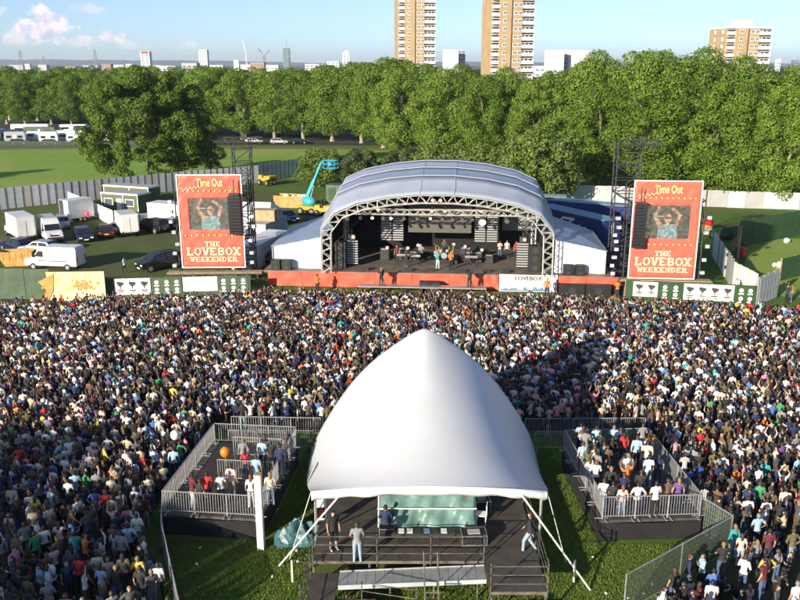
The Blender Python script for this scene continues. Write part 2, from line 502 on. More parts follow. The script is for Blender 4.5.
def fast_mesh(name, V, F, nper):
    """mesh from numpy arrays: V (n,3), F (k,nper)"""
    me = bpy.data.meshes.new(name)
    me.vertices.add(len(V)); me.vertices.foreach_set('co', np.ascontiguousarray(V, np.float32).ravel())
    me.loops.add(F.size); me.loops.foreach_set('vertex_index', np.ascontiguousarray(F, np.int32).ravel())
    me.polygons.add(len(F)); me.polygons.foreach_set('loop_start', np.arange(0, F.size, nper, dtype=np.int32))
    me.update(calc_edges=True)
    return me
def leaf_cloud(name, lobes, nleaf, size, seed, up=.25):
    """many small leaf-sized faces spread over the lobes of a crown"""
    r = np.random.default_rng(seed)
    C = np.array([l[0] for l in lobes]); Rr = np.array([l[1] for l in lobes])
    w = Rr ** 2; k = r.choice(len(lobes), nleaf, p=w / w.sum())
    d = r.normal(size=(nleaf, 3)); d[:, 2] += up; d /= np.linalg.norm(d, axis=1)[:, None]
    rad = Rr[k] * (r.uniform(.35, 1.0, nleaf) ** .45) * r.normal(1, .07, nleaf)
    P = C[k] + d * rad[:, None] * np.array([1, 1, .82])
    nrm = d + r.normal(scale=.42, size=(nleaf, 3)); nrm /= np.linalg.norm(nrm, axis=1)[:, None]
    a = np.cross(nrm, r.normal(size=(nleaf, 3))); a /= np.linalg.norm(a, axis=1)[:, None]
    b = np.cross(nrm, a)
    s = size * r.uniform(.55, 1.35, nleaf)[:, None]
    fold = nrm * s * .25
    V = np.stack([P - a * s * .55, P - b * s * .36 + fold, P + a * s * .65, P + b * s * .36 + fold], 1).reshape(-1, 3)
    V[:, 2] = np.maximum(V[:, 2], .15)
    F = np.arange(nleaf * 4).reshape(-1, 4)
    me = fast_mesh(name, V, F, 4)
    return me
def crown_lobes(seed, H, rx, z0, n, rl, shape=1.0):
    r = random.Random(seed)
    L = []
    zc = (H + z0) / 2; rz = (H - z0) / 2
    for i in range(n):
        z = 1 - 2 * (i + .5) / n
        t = i * 2.39996 + r.uniform(-.35, .35)
        q = math.sqrt(max(0, 1 - z * z))
        q = q ** shape
        f = r.uniform(.72, .95)
        rad = rl * r.uniform(.5, 1.4)
        L.append(((math.cos(t) * q * (rx - rad * .7) * f * r.uniform(.85, 1.1), math.sin(t) * q * (rx - rad * .7) * f * r.uniform(.85, 1.1), zc + z * (rz - rad * .6) * r.uniform(.88, 1.06)), rad))
    for i in range(n // 5):
        L.append(((r.uniform(-.4, .4) * rx, r.uniform(-.4, .4) * rx, zc + r.uniform(-.4, .5) * rz), rl * 1.2))
    return L
def trunk_mesh(seed, H, z0, rx, rb, n=7, fork=.30):
    r = random.Random(seed)
    m = MB()
    hf = H * fork
    lean = Vector((r.uniform(-.3, .3), r.uniform(-.3, .3), 0))
    m.tube([(0, 0, -.1), (0, 0, .5), lean * .5 + Vector((0, 0, hf * .6)), lean + Vector((0, 0, hf))], [rb * 1.45, rb, rb * .85, rb * .72], 9)
    for i in range(n):
        t = i * 2.4 + r.uniform(-.3, .3)
        tip = Vector((math.cos(t) * rx * r.uniform(.3, .6), math.sin(t) * rx * r.uniform(.3, .6), z0 + (H - z0) * r.uniform(.45, .8)))
        st = lean + Vector((0, 0, hf * r.uniform(.8, 1.0)))
        mid = st.lerp(tip, .5) + Vector((r.uniform(-.6, .6), r.uniform(-.6, .6), .6))
        m.tube([st, mid, tip], [rb * .5, rb * .32, rb * .1], 6)
        for j in range(2):
            e = mid.lerp(tip, .4) + Vector((r.uniform(-1, 1), r.uniform(-1, 1), r.uniform(.2, 1.2))) * rx * .25
            m.tube([mid, e], [rb * .25, rb * .06], 5)
    return m.mesh('trunk')
TREE = {}
def tree_kind(key, seed, H, rx, z0, nl, rl, nleaf, size, leaf, bark='bark', rb=.45, fork=.3, shape=.8):
    cm = leaf_cloud('crown', crown_lobes(seed, H, rx, z0, nl, rl, shape), nleaf, size, seed)
    cm.materials.append(MATS[leaf])
    tm = trunk_mesh(seed, H, z0, rx, rb, fork=fork)
    tm.materials.append(MATS[bark])
    TREE[key] = (cm, tm, H)
tree_kind('plane_a', 1, 20, 6.6, 1.4, 46, 2.1, 32000, .34, 'leaf_plane', 'bark_pale')
tree_kind('plane_b', 2, 20, 7.2, 1.2, 52, 2.0, 32000, .34, 'leaf_plane', 'bark_pale')
tree_kind('plane_c', 3, 20, 6.9, 1.3, 40, 2.4, 32000, .35, 'leaf_plane', 'bark_pale')
tree_kind('low_a', 4, 20, 8.2, .8, 60, 2.0, 44000, .33, 'leaf_plane', 'bark_pale')
tree_kind('low_b', 5, 20, 8.0, .8, 52, 2.3, 44000, .33, 'leaf_plane', 'bark_pale')
def lone_lobes():
    r = random.Random(12); L = []
    for (x, y, z, rad) in ((-.8, 0, 15.4, 3.3), (2.2, 1, 14.2, 3.2), (-4.2, 1, 12.6, 3.8), (5.6, -1, 11.4, 3.9), (0, -3, 11, 4.4), (0, 4, 11, 4.4), (-7.4, 0, 9.0, 3.0), (-3, -4.5, 8, 3.6), (3.5, -5, 7.6, 3.8), (8.4, 1, 7.6, 3.4), (-8.6, -1.5, 5.0, 2.4), (-5.0, -3, 4.2, 2.6), (-1.0, -5, 4.4, 2.9), (4.2, -4.6, 4.0, 2.9), (8.6, -2, 4.3, 2.8), (10.2, 2, 5.6, 2.2), (0, 7, 7, 4), (5, 6, 7, 4), (-6, 5, 7, 3.6), (2.5, -2, 16.3, 1.8), (-6.2, 1, 14.4, 1.6), (7.6, 0, 13.8, 1.7)):
        n = max(5, int(rad * 3.6))
        for k in range(n):
            d = Vector((r.gauss(0, 1), r.gauss(0, 1), r.gauss(.25, 1))).normalized()
            q = r.uniform(.55, 1.0) * rad
            L.append(((x + d.x * q, y + d.y * q, max(1.4, z + d.z * q * .85)), r.uniform(.8, 1.5) * (.6 + rad * .14)))
    return L
cm = leaf_cloud('crown', lone_lobes(), 80000, .31, 6); cm.materials.append(MATS['leaf_dark'])
tm = trunk_mesh(6, 19, 2.0, 10, .6, 9); tm.materials.append(MATS['bark'])
TREE['lone'] = (cm, tm, 19)
tree_kind('round', 7, 11, 6.6, 1.0, 60, 1.4, 17000, .36, 'leaf_lime', 'bark', .3, shape=.7)
tree_kind('bush', 8, 6.5, 4.6, .3, 36, 1.15, 9000, .30, 'leaf_lime', 'bark', .16, .15, shape=.6)
tree_kind('willow', 9, 7, 4.0, .3, 40, .95, 8000, .30, 'leaf_grey', 'bark', .16, .2, shape=.6)
def tree(kind, x, y, H, label, w=1.0, name='plane_tree', group=None, cat='tree', rz=None):
    cm, tm, H0 = TREE[kind]
    t = thing(name, label, cat, (x, y, 0), random.uniform(0, 6.28) if rz is None else rz, group)
    s = H / H0
    t.scale = (s * w, s * w, s)
    put('crown', cm, None, t); put('trunk', tm, None, t)
    return t
PL = ('plane_a', 'plane_b', 'plane_c')
ORD = 'first second third fourth fifth sixth seventh eighth ninth tenth eleventh twelfth thirteenth fourteenth fifteenth sixteenth'.split()
def row(pts, what, grp, kinds, w=1.0):
    for i, (x, y, h) in enumerate(pts):
        tree(kinds[(i * 7 + i // 3) % len(kinds)], x, y, h, 'plane tree, %s from left in the %s' % (ORD[i], what), w * random.uniform(.94, 1.1), group=grp)
row([(-134, 292, 17.6), (-126, 288, 17.2), (-118, 290, 17.8), (-110, 287, 17.4), (-102, 289, 17.8), (-94, 286, 18), (-86, 280, 18.5)], 'far row behind the caravans', 'plane trees behind the caravans', PL, 1.08)
row([(-142, 312, 19), (-131, 310, 18.4), (-121, 314, 19), (-111, 309, 19.2), (-100, 312, 19), (-88, 305, 19)], 'hindmost row behind the caravans', 'plane trees behind the caravans', PL, 1.25)
row([(-70, 236, 19.0), (-61, 238, 18.6), (-52, 234, 19.4), (-43, 233, 18.8), (-34, 231, 18.6), (-26, 229, 18.2), (-18, 226, 19.4), (-10, 221, 20.2), (-3, 214, 20.8)], 'row along the far side of the field', 'plane trees along the field', PL, 1.08)
row([(-76, 252, 19.2), (-65, 254, 19), (-54, 250, 19.6), (-43, 252, 19.0), (-32, 248, 19), (-21, 246, 19.6), (-11, 240, 20.6), (-1, 236, 21)], 'second row beyond the field', 'plane trees along the field', PL, 1.3)
row([(0, 190, 19.2), (9, 184, 18.4), (18, 176, 18), (27, 166, 17.4)], 'front row behind the stage roof', 'plane trees behind the stage', ('low_a', 'low_b'), 1.0)
row([(-4, 208, 20.6), (5, 206, 20.2), (14, 200, 19.2), (24, 192, 18.6), (33, 182, 18.8)], 'back row behind the stage', 'plane trees behind the stage', ('low_b', 'low_a'), 1.05)
row([(33, 140, 17.2), (40.5, 131, 18.2), (47.5, 123.5, 17.8), (54.5, 121, 17.2), (61.5, 119, 16.6), (69, 117, 16.4)], 'near row behind the right red screen', 'plane trees by the right screen', ('low_a', 'low_b'), .95)
row([(38, 165, 21.6), (46, 160, 22.6), (54, 157, 22.0), (62, 155, 20.6), (71, 153, 19.8), (81, 151, 19.2), (92, 150, 19)], 'back row rising behind the right red screen', 'plane trees by the right screen', ('low_b', 'low_a'), 1.0)
tree('lone', -42.2, 143, 19.9, 'huge spreading dark green tree standing alone beside the sunlit field', name='lone_tree', rz=.6)
tree('round', 20.3, 121, 11.2, 'rounded pale green tree just behind the stage roof and blue lorries', name='round_tree')
tree('bush', -13.5, 141, 6.4, 'bushy lime green tree behind the orange skip and blue lift', name='bushy_tree')
tree('willow', -6.6, 139, 6.6, 'grey green feathery tree left of the stage roof behind the green generator', name='feathery_tree')
tree('willow', -.5, 140, 6.2, 'smaller grey green feathery tree just behind the left stage roof', name='feathery_tree')
tree('bush', 6.5, 138, 7.5, 'dark bushy tree peeping over the middle of the stage roof', 1.1, name='bushy_tree')
tree('bush', 12.5, 135, 7.5, 'dark bushy tree right of the middle of the stage roof', name='bushy_tree')
# trees outside the picture whose shade falls into it
tree('plane_a', -104, 116, 17, 'plane tree beyond the left edge, shading the field', name='plane_tree', group='plane trees left of the field')
tree('plane_b', -116, 106, 17, 'plane tree further beyond the left edge, shading the field', name='plane_tree', group='plane trees left of the field')
tree('round', -32.0, 6.0, 11.5, 'unseen round tree added beyond the lower left to shade the crowd', .95, name='round_tree', group='added shade trees beside the crowd')  # unseen tree, added for the shade it throws over the lower left crowd
tree('round', -38.5, 11.0, 12, 'second unseen round tree added further out to shade the crowd', .95, name='round_tree', group='added shade trees beside the crowd')  # another unseen tree, added to widen that cast shade

# far wood: a belt of crowns too far away to count
def far_wood():
    lob = []
    r = random.Random(5)
    for i in range(520):
        y = r.uniform(420, 1500)
        x = r.uniform(-.62, .62) * y
        lob.append(((x, y, r.uniform(3, 9)), r.uniform(4, 8)))
    me = leaf_cloud('wood', lob, 52000, 1.9, 77)
    me.materials.append(MATS['leaf_far'])
    o = put('wood', me, None)
    tag(o, 'distant belt of green treetops before the city skyline', kind='stuff')
far_wood()

# ------------------------------------------------------------------ tower blocks and skyline
def box_mesh(name, d, c=(0, 0, 0)):
    return MB().box(c, d).mesh(name)
def tower(label, x, y, rz, storeys, side_w, st=2.75, base=0.0):
    W, D = 18.6 - side_w * 0, 16.0
    t = thing('tower_block', label, 'tower block', (x, y, 0), rz)
    if not side_w: t.scale.x = .86
    Hh = storeys * st
    # front faces -Y; widths in metres from the left corner
    L = -9.3
    b = MB()
    b.box((L + 5.9, D / 2, Hh / 2), (5.2, D, Hh))
    b.box((L + 10.6, D / 2 + .05, Hh / 2), (4.6, D - .1, Hh))
    b.box((L + 1.65, D / 2 + .9, Hh / 2), (3.3, D - 1.8, Hh))
    b.box((L + 15.75, D / 2 + .9, Hh / 2), (5.7, D - 1.8, Hh))
    b.build('wall', MATS['brick_tan'], t)
    MB().box((L + 8.4, .02, Hh / 2), (.28, .3, Hh)).build('groove_shade', MATS['dark_steel'], t)  # dark bar stands in for the shaded groove between the brick bays
    roof = MB().box((L + 9.3, D / 2, Hh + .35), (18.9, D + .3, .7)).build('parapet', MATS['balcony_white'], t)
    MB().box((L + 9, D / 2, Hh + 2.0), (6, 6, 2.6)).build('plant_room', MATS['far_white'], roof)
    wm = MB().box((0, 0, 0), (1.55, .14, 1.35)).mesh('window'); wm.materials.append(MATS['window_white'])
    pm = MB().box((-.3, -.075, .05), (.55, .03, 1.0)).box((.38, -.075, .05), (.5, .03, 1.0)).mesh('pane'); pm.materials.append(MATS['pane'])
    bm_ = MB().box((0, 0, -.55), (3.0, 1.3, 1.15)).box((0, 0, .85), (3.05, 1.2, .14)).mesh('balcony'); bm_.materials.append(MATS['balcony_white'])
    bw = MB().box((0, 0, -.55), (5.5, 1.3, 1.15)).box((0, 0, .85), (5.55, 1.2, .14)).box((-2.6, 0, .2), (.2, 1.2, 1.5)).box((2.6, 0, .2), (.2, 1.2, 1.5)).mesh('balcony'); bw.materials.append(MATS['balcony_white'])
    gd = MB().box((0, .55, .25), (2.6, .1, 1.1)).mesh('pane'); gd.materials.append(MATS['pane'])
    gw = MB().box((0, .55, .25), (4.6, .1, 1.1)).mesh('pane'); gw.materials.append(MATS['pane'])
    mm = MB().add([(-1.6, .45, -.4), (.9, .45, -.4), (.9, .45, .8), (.5, .45, .8), (.5, .45, -.2), (-.7, .45, -.2), (-.7, .45, .8), (-1.6, .45, .8)], [(0, 1, 2, 3, 4, 5, 6, 7)]).mesh('frame'); mm.materials.append(MATS['window_white'])
    sm = MB().box((0, 0, 0), (.14, 1.5, 1.3)).mesh('window'); sm.materials.append(MATS['window_white'])
    k0 = max(0, int(13 / st))
    for k in range(k0, storeys):
        z = k * st + 1.5
        for wx in (5.4, 10.0, 12.0):
            w = put('window', wm, None, t, loc=(L + wx, -.02 if wx < 8 else .07, z)); put('pane', pm, None, w)
        a = put('balcony', bm_, None, t, loc=(L + 1.75, .9, z)); put('pane', gd, None, a)
        a = put('balcony', bw, None, t, loc=(L + 15.75, .9, z)); put('pane', gw, None, a); put('window_frame', mm, None, a)
        if side_w:
            for wy in (4.5, 11.0):
                w = put('window', sm, None, t, loc=(L - .02, wy, z))
    return t
tower('tan brick tower block with white balconies, rightmost of the two tallest', 41.0, 318, R(8), 20, 0)
tower('tan brick tower block with white balconies, leftmost of the two tall ones', 7.2, 372, R(6), 21, 0)
tower('shorter tan brick tower block with rooftop plant room above the trees', 137.5, 345, R(6), 12, 1)

def block(name, label, cat, px, top, w_px, Y, m, bands=0, roof=None, d=None):
    """far building sighted at column px, top row, width in photo pixels, standing Y metres away"""
    p = G(px, 300 - 0, 0)
    u = (px - 400) / CAM_F; v = (300 - top) / CAM_F
    dy = math.cos(CAM_P) + v * math.sin(CAM_P); dz = -math.sin(CAM_P) + v * math.cos(CAM_P)
    s = Y / dy
    X = u * s; Hh = CAM_H + dz * s; Wd = w_px / CAM_F * s
    t = thing(name, label, cat, (X, Y, 0))
    dd = d or min(Wd, 22)
    MB().box((0, dd / 2, Hh / 2), (Wd, dd, Hh)).build('wall', MATS[m], t)
    if bands:
        n = int(Hh / 3)
        wb = max(2, int(Wd / 4.5))
        me = MB().box((0, 0, 0), (Wd / wb * .62, .16, 1.3)).mesh('window'); me.materials.append(MATS['pane'])
        for k in range(max(0, int(12 / 3)), n):
            for j in range(wb):
                put('window', me, None, t, loc=(-Wd / 2 + Wd * (j + .5) / wb, -.03, k * 3 + 1.7))
    if roof:
        MB().box((0, dd / 2, Hh + 1.2), (Wd * .4, dd * .5, 2.4)).build('plant_room', MATS[roof], t)
    return t
block('tower_block', 'slim white tower block left of the lone tree top, red sign at its top', 'tower block', 144.5, 51.5, 9, 1150, 'far_white', 1)
t = bpy.data.objects['tower_block.003']
MB().box((0, -.2, 33.2), (9.0, .2, 2.4)).build('sign', MATS['red_plastic'], t)
block('tower_block', 'small white tower block between the pylons and the glass tower', 'tower block', 202.5, 49.5, 8.5, 1500, 'far_white', 1)
block('office_tower', 'slim dark green glass tower topped by a mast', 'tower', 286, 48, 6.5, 1900, 'far_glass', 1)
t = bpy.data.objects['office_tower']
MB().bar((0, 8, 50), (0, 8, 72), .6, .2).build('mast', MATS['pylon'], t)
block('tower_block', 'white tower block left of the leftmost tall brick tower', 'tower block', 346, 52, 7, 1300, 'far_white', 1, 'far_white')
block('white_slab_block', 'white slab block between the two tall brick towers', 'building', 451, 49.5, 15, 700, 'far_white', 0)
block('grey_slab_block', 'grey stair tower joined behind the white slab block', 'building', 461.5, 49, 8, 720, 'far_grey', 1)
block('white_slab_block', 'wide white slab block right of the tall brick towers', 'building', 556, 50, 17, 640, 'far_white', 0)
block('grey_slab_block', 'grey stair tower between the two white slab blocks on the right', 'building', 567, 50, 8, 660, 'far_grey', 1)
block('white_slab_block', 'white slab block half hidden by treetops, rightmost of the slabs', 'building', 582, 50.5, 22, 650, 'far_white', 0)
block('brick_building', 'low pinkish brick building under the right pylon', 'building', 106, 64, 9, 1500, 'far_brick', 1)
block('low_building', 'low cream building left of the white tower block', 'building', 129, 64, 7, 1500, 'far_white', 1)
block('low_building', 'low white building right of the slim white tower block', 'building', 166, 66, 18, 900, 'far_white', 1)
block('low_building', 'low dark brick building left of the small white tower block', 'building', 189, 63, 15, 800, 'far_grey', 1)
block('low_building', 'small white chimney block before the cranes', 'building', 236, 60, 5, 1400, 'far_white')
block('low_building', 'low cream building at the foot of the white crane', 'building', 257, 62.5, 14, 1300, 'far_brick', 1)
block('low_building', 'low pale building at the foot of the grey cranes', 'building', 272, 65, 12, 1100, 'far_white', 1)
block('low_building', 'long low white building right of the glass tower', 'building', 314, 64, 18, 1000, 'far_white', 1)
block('low_building', 'low white building beside the leftmost white tower of the pair', 'building', 333, 61.5, 12, 1200, 'far_white', 1)
block('low_building', 'pale building at the left picture edge beyond the trees', 'building', 5, 66.5, 9, 1300, 'far_white', 1)
block('low_building', 'tiny white building under the left pylon', 'building', 27, 64, 5, 1500, 'far_white', 1)
block('low_building', 'small pale building peeping over the trees right of the tall towers', 'building', 540, 66, 10, 800, 'far_white', 1)
block('low_building', 'small white block right of the shorter brick tower', 'building', 779, 59, 4, 900, 'far_white', 1)
block('low_building', 'grey block at the right picture edge above the trees', 'building', 797, 60, 6, 700, 'far_glass', 1)
for i in range(9):
    block('low_building', 'low roof in the skyline, %s from the left of the small ones along the treetops' % ORD[i], 'building', (15, 42, 70, 90, 117, 154, 215, 246, 326)[i], random.uniform(64.5, 66.5), random.uniform(8, 16), random.uniform(1500, 2200), random.choice(['far_white', 'far_brick', 'far_grey']))
def pylon(label, px, top, Y):
    u = (px - 400) / CAM_F; v = (300 - top) / CAM_F
    s = Y / (math.cos(CAM_P) + v * math.sin(CAM_P))
    X = u * s; H = CAM_H + (-math.sin(CAM_P) + v * math.cos(CAM_P)) * s
    t = thing('electricity_pylon', label, 'pylon', (X, Y, 0), 0, 'electricity pylons on the skyline')
    m = MB(); n = 7
    for sx in (-1, 1):
        for sy in (-1, 1):
            m.bar((sx * 4.5, sy * 4.5, 0), (sx * .5, sy * .5, H), .36, .22, 4)
    for k in range(n):
        z0, z1 = H * k / n, H * (k + 1) / n
        w0, w1 = 4.5 - 4 * k / n, 4.5 - 4 * (k + 1) / n
        m.bar((-w0, -w0, z0), (w1, -w1, z1), .22, n=4); m.bar((w0, -w0, z0), (-w1, -w1, z1), .22, n=4)
    m.build('lattice', MATS['pylon'], t)
    for f, w in ((.60, 9), (.74, 11), (.88, 7.5)):
        MB().bar((-w, 0, H * f), (w, 0, H * f), .34, n=4).bar((-w, 0, H * f), (0, 0, H * f + 2.4), .24, n=4).bar((w, 0, H * f), (0, 0, H * f + 2.4), .24, n=4).build('cross_arm', MATS['pylon'], t)
pylon('steel electricity pylon, leftmost of the three on the skyline', 19.5, 50, 1500)
pylon('steel electricity pylon, shortest and middle of the three on the skyline', 43, 56.5, 1800)
pylon('steel electricity pylon, rightmost of the three on the skyline', 94.5, 49.5, 1500)
def crane(label, px, top, Y, lean, m):
    u = (px - 400) / CAM_F; s = Y / .99
    X = u * s
    t = thing('tower_crane', label, 'crane', (X, Y, 0), 0, 'tower cranes on the skyline')
    a = MB().truss((0, 0, 0), (0, 0, 34), 1.4, (0, 1, 0), 4, .3, .2).build('mast', MATS[m], t)
    v = (300 - top) / CAM_F
    H = CAM_H + (-math.sin(CAM_P) + v * math.cos(CAM_P)) * s
    MB().truss((0, 0, 34), (lean, 0, H), 1.2, (0, 1, 0), 4, .3, .2).build('jib', MATS[m], t)
    MB().box((-lean * .1, 0, 34), (3, 2, 2)).build('counterweight', MATS['far_grey'], t)
crane('white luffing tower crane on the skyline left of the glass tower', 254, 41, 1400, -5, 'far_white')
crane('grey tower crane leaning left beside the glass tower', 270, 49, 1500, -9, 'pylon')
crane('grey tower crane leaning right beside the glass tower', 271.5, 51, 1560, 9, 'pylon')
crane('dark grey tower crane right of the glass tower', 294, 51, 1900, 1.5, 'pylon')

# ------------------------------------------------------------------ main stage
SR = R(-4.5)
stage = thing('festival_stage', 'large festival stage with arched grey-blue roof, white truss arch and red front skirt', 'stage', (3.3, 74.6, 0), SR)
SM = local(stage)
DZ = 1.5
def SP(s, q, z=0):
    return SM @ Vector((s, q, z))
MB().box((0, 6.2, DZ - .1), (32.0, 12.6, .2)).build('deck', MATS['stage_deck'], stage)
# red skirt: sagging sheets, each its own panel
def cloth_panel(w, h, seed, folds=3, amp=.05, nx=14, nz=5):
    r = random.Random(seed)
    ph = [r.uniform(0, 6) for _ in range(4)]
    vs = []; fs = []
    for j in range(nz + 1):
        for i in range(nx + 1):
            a = i / nx; b = j / nz
            y = amp * (math.sin(a * folds * 3.1 + ph[0] + 2.2 * b) + .6 * math.sin(a * 9 - b * 5 + ph[1])) * (1 - .4 * b)
            vs.append((-w / 2 + w * a, -y, h * b - (.05 * math.sin(math.pi * a) if j == nz else 0)))
    for j in range(nz):
        for i in range(nx):
            k = j * (nx + 1) + i
            fs.append((k, k + 1, k + nx + 2, k + nx + 1))
    return MB().add(vs, fs)
xs = [-15.6, -12.4, -9.0, -5.6, -2.2, 1.2, 4.4, 5.7]
for i in range(len(xs) - 1):
    w = xs[i + 1] - xs[i]
    cloth_panel(w - .03, 1.42, i).build('skirt_panel', MATS['red_sheet'], stage, True, ((xs[i] + xs[i + 1]) / 2, -.16, .06))
for i, (a, b) in enumerate(((11.0, 13.6), (13.6, 16.4))):
    cloth_panel(b - a - .03, 1.42, 20 + i).build('skirt_panel', MATS['red_sheet'], stage, True, ((a + b) / 2, -.16, .06))
bn = thing('front_banner', 'white banner with dark lettering hung on the red stage skirt', 'banner', SP(8.35, -.34, .0), SR)
cloth_panel(5.2, 1.62, 31, 2, .02).build('sheet', MATS['white_sheet'], bn, True)
def text(body, size, material, parent, loc, rot=(R(90), 0, 0), bold=0.0, name='lettering', sx=1.0):
    cu = bpy.data.curves.new(name, 'FONT')
    cu.body = body; cu.size = size; cu.align_x = 'CENTER'; cu.offset = bold; cu.extrude = .004; cu.resolution_u = 3
    o = bpy.data.objects.new(name, cu); col.objects.link(o)
    cu.materials.append(MATS[material])
    o.location = loc; o.rotation_euler = rot; o.scale = (sx, 1, 1)
    dg = bpy.context.evaluated_depsgraph_get()
    me = bpy.data.meshes.new_from_object(o.evaluated_get(dg))
    bpy.data.objects.remove(o)
    o = put(name, me, None, parent, loc=loc)
    o.rotation_euler = rot; o.scale = (sx, 1, 1)
    return o
text('LOVEBOX', .52, 'poster_ink', bn, (0, -.06, 1.1), bold=.006, sx=1.05)
text('Central Cross Projects', .46, 'banner_ink_pink', bn, (0, -.06, .55), sx=.95)
sk = MB()
rr = random.Random(3)
for i in range(16):
    x = -2.3 + i * .29; h = rr.uniform(.1, .42)
    sk.box((x, -.055, .06 + h / 2), (.3, .02, h))
sk.build('skyline_print', MATS['ink_blue'], bn)

# the arched roof
FRONT = [(-10.45, 1.5), (-10.4, 5.45), (-9.1, 6.95), (-7.1, 7.85), (-4.4, 8.42), (-1.5, 8.72), (1.5, 8.72), (4.4, 8.42), (7.1, 7.85), (9.1, 6.95), (10.4, 5.45), (10.45, 1.5)]
def arch(q, up, spread=1.0):
    return [Vector((s * spread, q, z + (up if z > 5 else up * .3) * (1 if z > 6 else .5))) for s, z in FRONT]
A0, A1, A2, A3, A4 = arch(-.8, .12, 1.01), arch(2.6, 1.35, 1.03), arch(5.5, 1.75, 1.03), arch(8.6, 2.05, 1.03), arch(12.0, 1.8, 1.03)
def arch_band(a, b, name, m):
    vs = []; fs = []
    def dens(P):
        Q = []
        for i in range(1, len(P) - 2):
            for k in range(4):
                Q.append(P[i].lerp(P[i + 1], k / 4))
        Q.append(P[-2]); return Q
    a, b = dens(a), dens(b)
    n = len(a); rows = 5
    for j in range(rows):
        t = j / (rows - 1)
        for i in range(n):
            p = a[i].lerp(b[i], t); p.z -= .14 * math.sin(math.pi * t) * math.sin(math.pi * i / (n - 1))
            vs.append(p)
    for j in range(rows - 1):
        for i in range(n - 1):
            k = j * n + i
            fs.append((k, k + 1, k + n + 1, k + n))
    o = MB().add(vs, fs).build(name, MATS[m], stage, True)
    md = o.modifiers.new('thick', 'SOLIDIFY'); md.thickness = .03
    return o
arch_band(A0, A1, 'roof_panel', 'roof_band')
arch_band(A1, A2, 'roof_panel', 'roof_vinyl')
arch_band(A2, A3, 'roof_panel', 'roof_band')
arch_band(A3, A4, 'roof_panel', 'roof_vinyl')
for A in (A1, A2, A3):
    m = MB()
    for i in range(1, len(A) - 2):
        m.bar(A[i], A[i + 1], .04, n=5)
    m.build('roof_seam', MATS['roof_seam'], stage)
for i in (5, 6):
    MB().tube([A0[i], A1[i], A2[i], A3[i], A4[i]], [.018] * 5, 4).build('roof_rib', MATS['roof_seam'], stage)
# front truss arch in straight lengths
def flat_truss(m, p, q, u, depth, rc=.055, rd=.04, n=None):
    p = Vector(p); q = Vector(q); L = (q - p).length
    n = n or max(2, round(L / .85))
    off = Vector((0, .5, 0))
    for o in (Vector((0, 0, 0)), off):
        m.bar(p + o, q + o, rc, n=5); m.bar(p + u + o, q + u + o, rc, n=5)
        for k in range(n):
            a = p.lerp(q, k / n); b = p.lerp(q, (k + .5) / n); c = p.lerp(q, (k + 1) / n)
            m.bar(a + o, b + u + o, rd, n=4); m.bar(b + u + o, c + o, rd, n=4)
    return m
ctr = Vector((0, 0, 2.5))
for i in range(len(FRONT) - 1):
    p = Vector((FRONT[i][0], -.75, FRONT[i][1])); q = Vector((FRONT[i + 1][0], -.75, FRONT[i + 1][1]))
    m = MB()
    inn_p = Vector((-p.x * .075 if i else -p.x * .085, 0, -.78 if 0 < i else 0)); 
    def inner(v, first):
        d = Vector((v.x, 0, v.z - 1.0)); 
        if v.z < 2: return Vector((v.x - math.copysign(.85, v.x), v.y, v.z))
        if v.z < 5.6: return Vector((v.x - math.copysign(.85, v.x), v.y, v.z - .25))
        return v - d.normalized() * .72
    pi_, qi_ = inner(p, 1), inner(q, 0)
    n = max(2, round((q - p).length / .95))
    for off in (Vector((0, 0, 0)), Vector((0, .5, 0))):
        m.bar(p + off, q + off, .055, n=5); m.bar(pi_ + off, qi_ + off, .05, n=5)
        for k in range(n):
            a = p.lerp(q, k / n); b = pi_.lerp(qi_, (k + .5) / n); c = p.lerp(q, (k + 1) / n)
            m.bar(a + off, b + off, .034, n=4); m.bar(b + off, c + off, .034, n=4)
    m.build('arch_truss', MATS['truss'], stage)
# horizontal lighting truss hung just behind the arch, and a second one further back
for q, z, hw in ((.9, 6.95, 7.6), (7.0, 8.0, 7.6)):
    MB().truss((-hw, q, z), (hw, q, z), .45, (0, 0, 1), .6, .05, .032).build('lighting_truss', MATS['truss'], stage)
for sx in (-1, 1):
    MB().truss((sx * 9.3, 7.5, DZ), (sx * 9.3, 7.5, 7.2), .4, (0, 1, 0), .5, .05, .03).build('rear_tower', MATS['truss'], stage)
    MB().bar((sx * 9.9, 1.0, 3.4), (sx * 6.0, 3.4, 7.2), .06, n=6).build('brace', MATS['dark_steel'], stage)
# black drapes at the back and sides
MB().box((0, 10.4, 5.0), (19.4, .08, 7.0)).build('back_drape', MATS['black_cloth'], stage)
for sx in (-1, 1):
    MB().box((sx * 10.05, 6.6, 3.9), (.08, 7.5, 4.8)).build('side_drape', MATS['black_cloth'], stage)
MB().box((7.9, 9.6, 4.9), (3.2, .06, 2.4)).build('grey_drape', MATS['ink_grey'], stage)

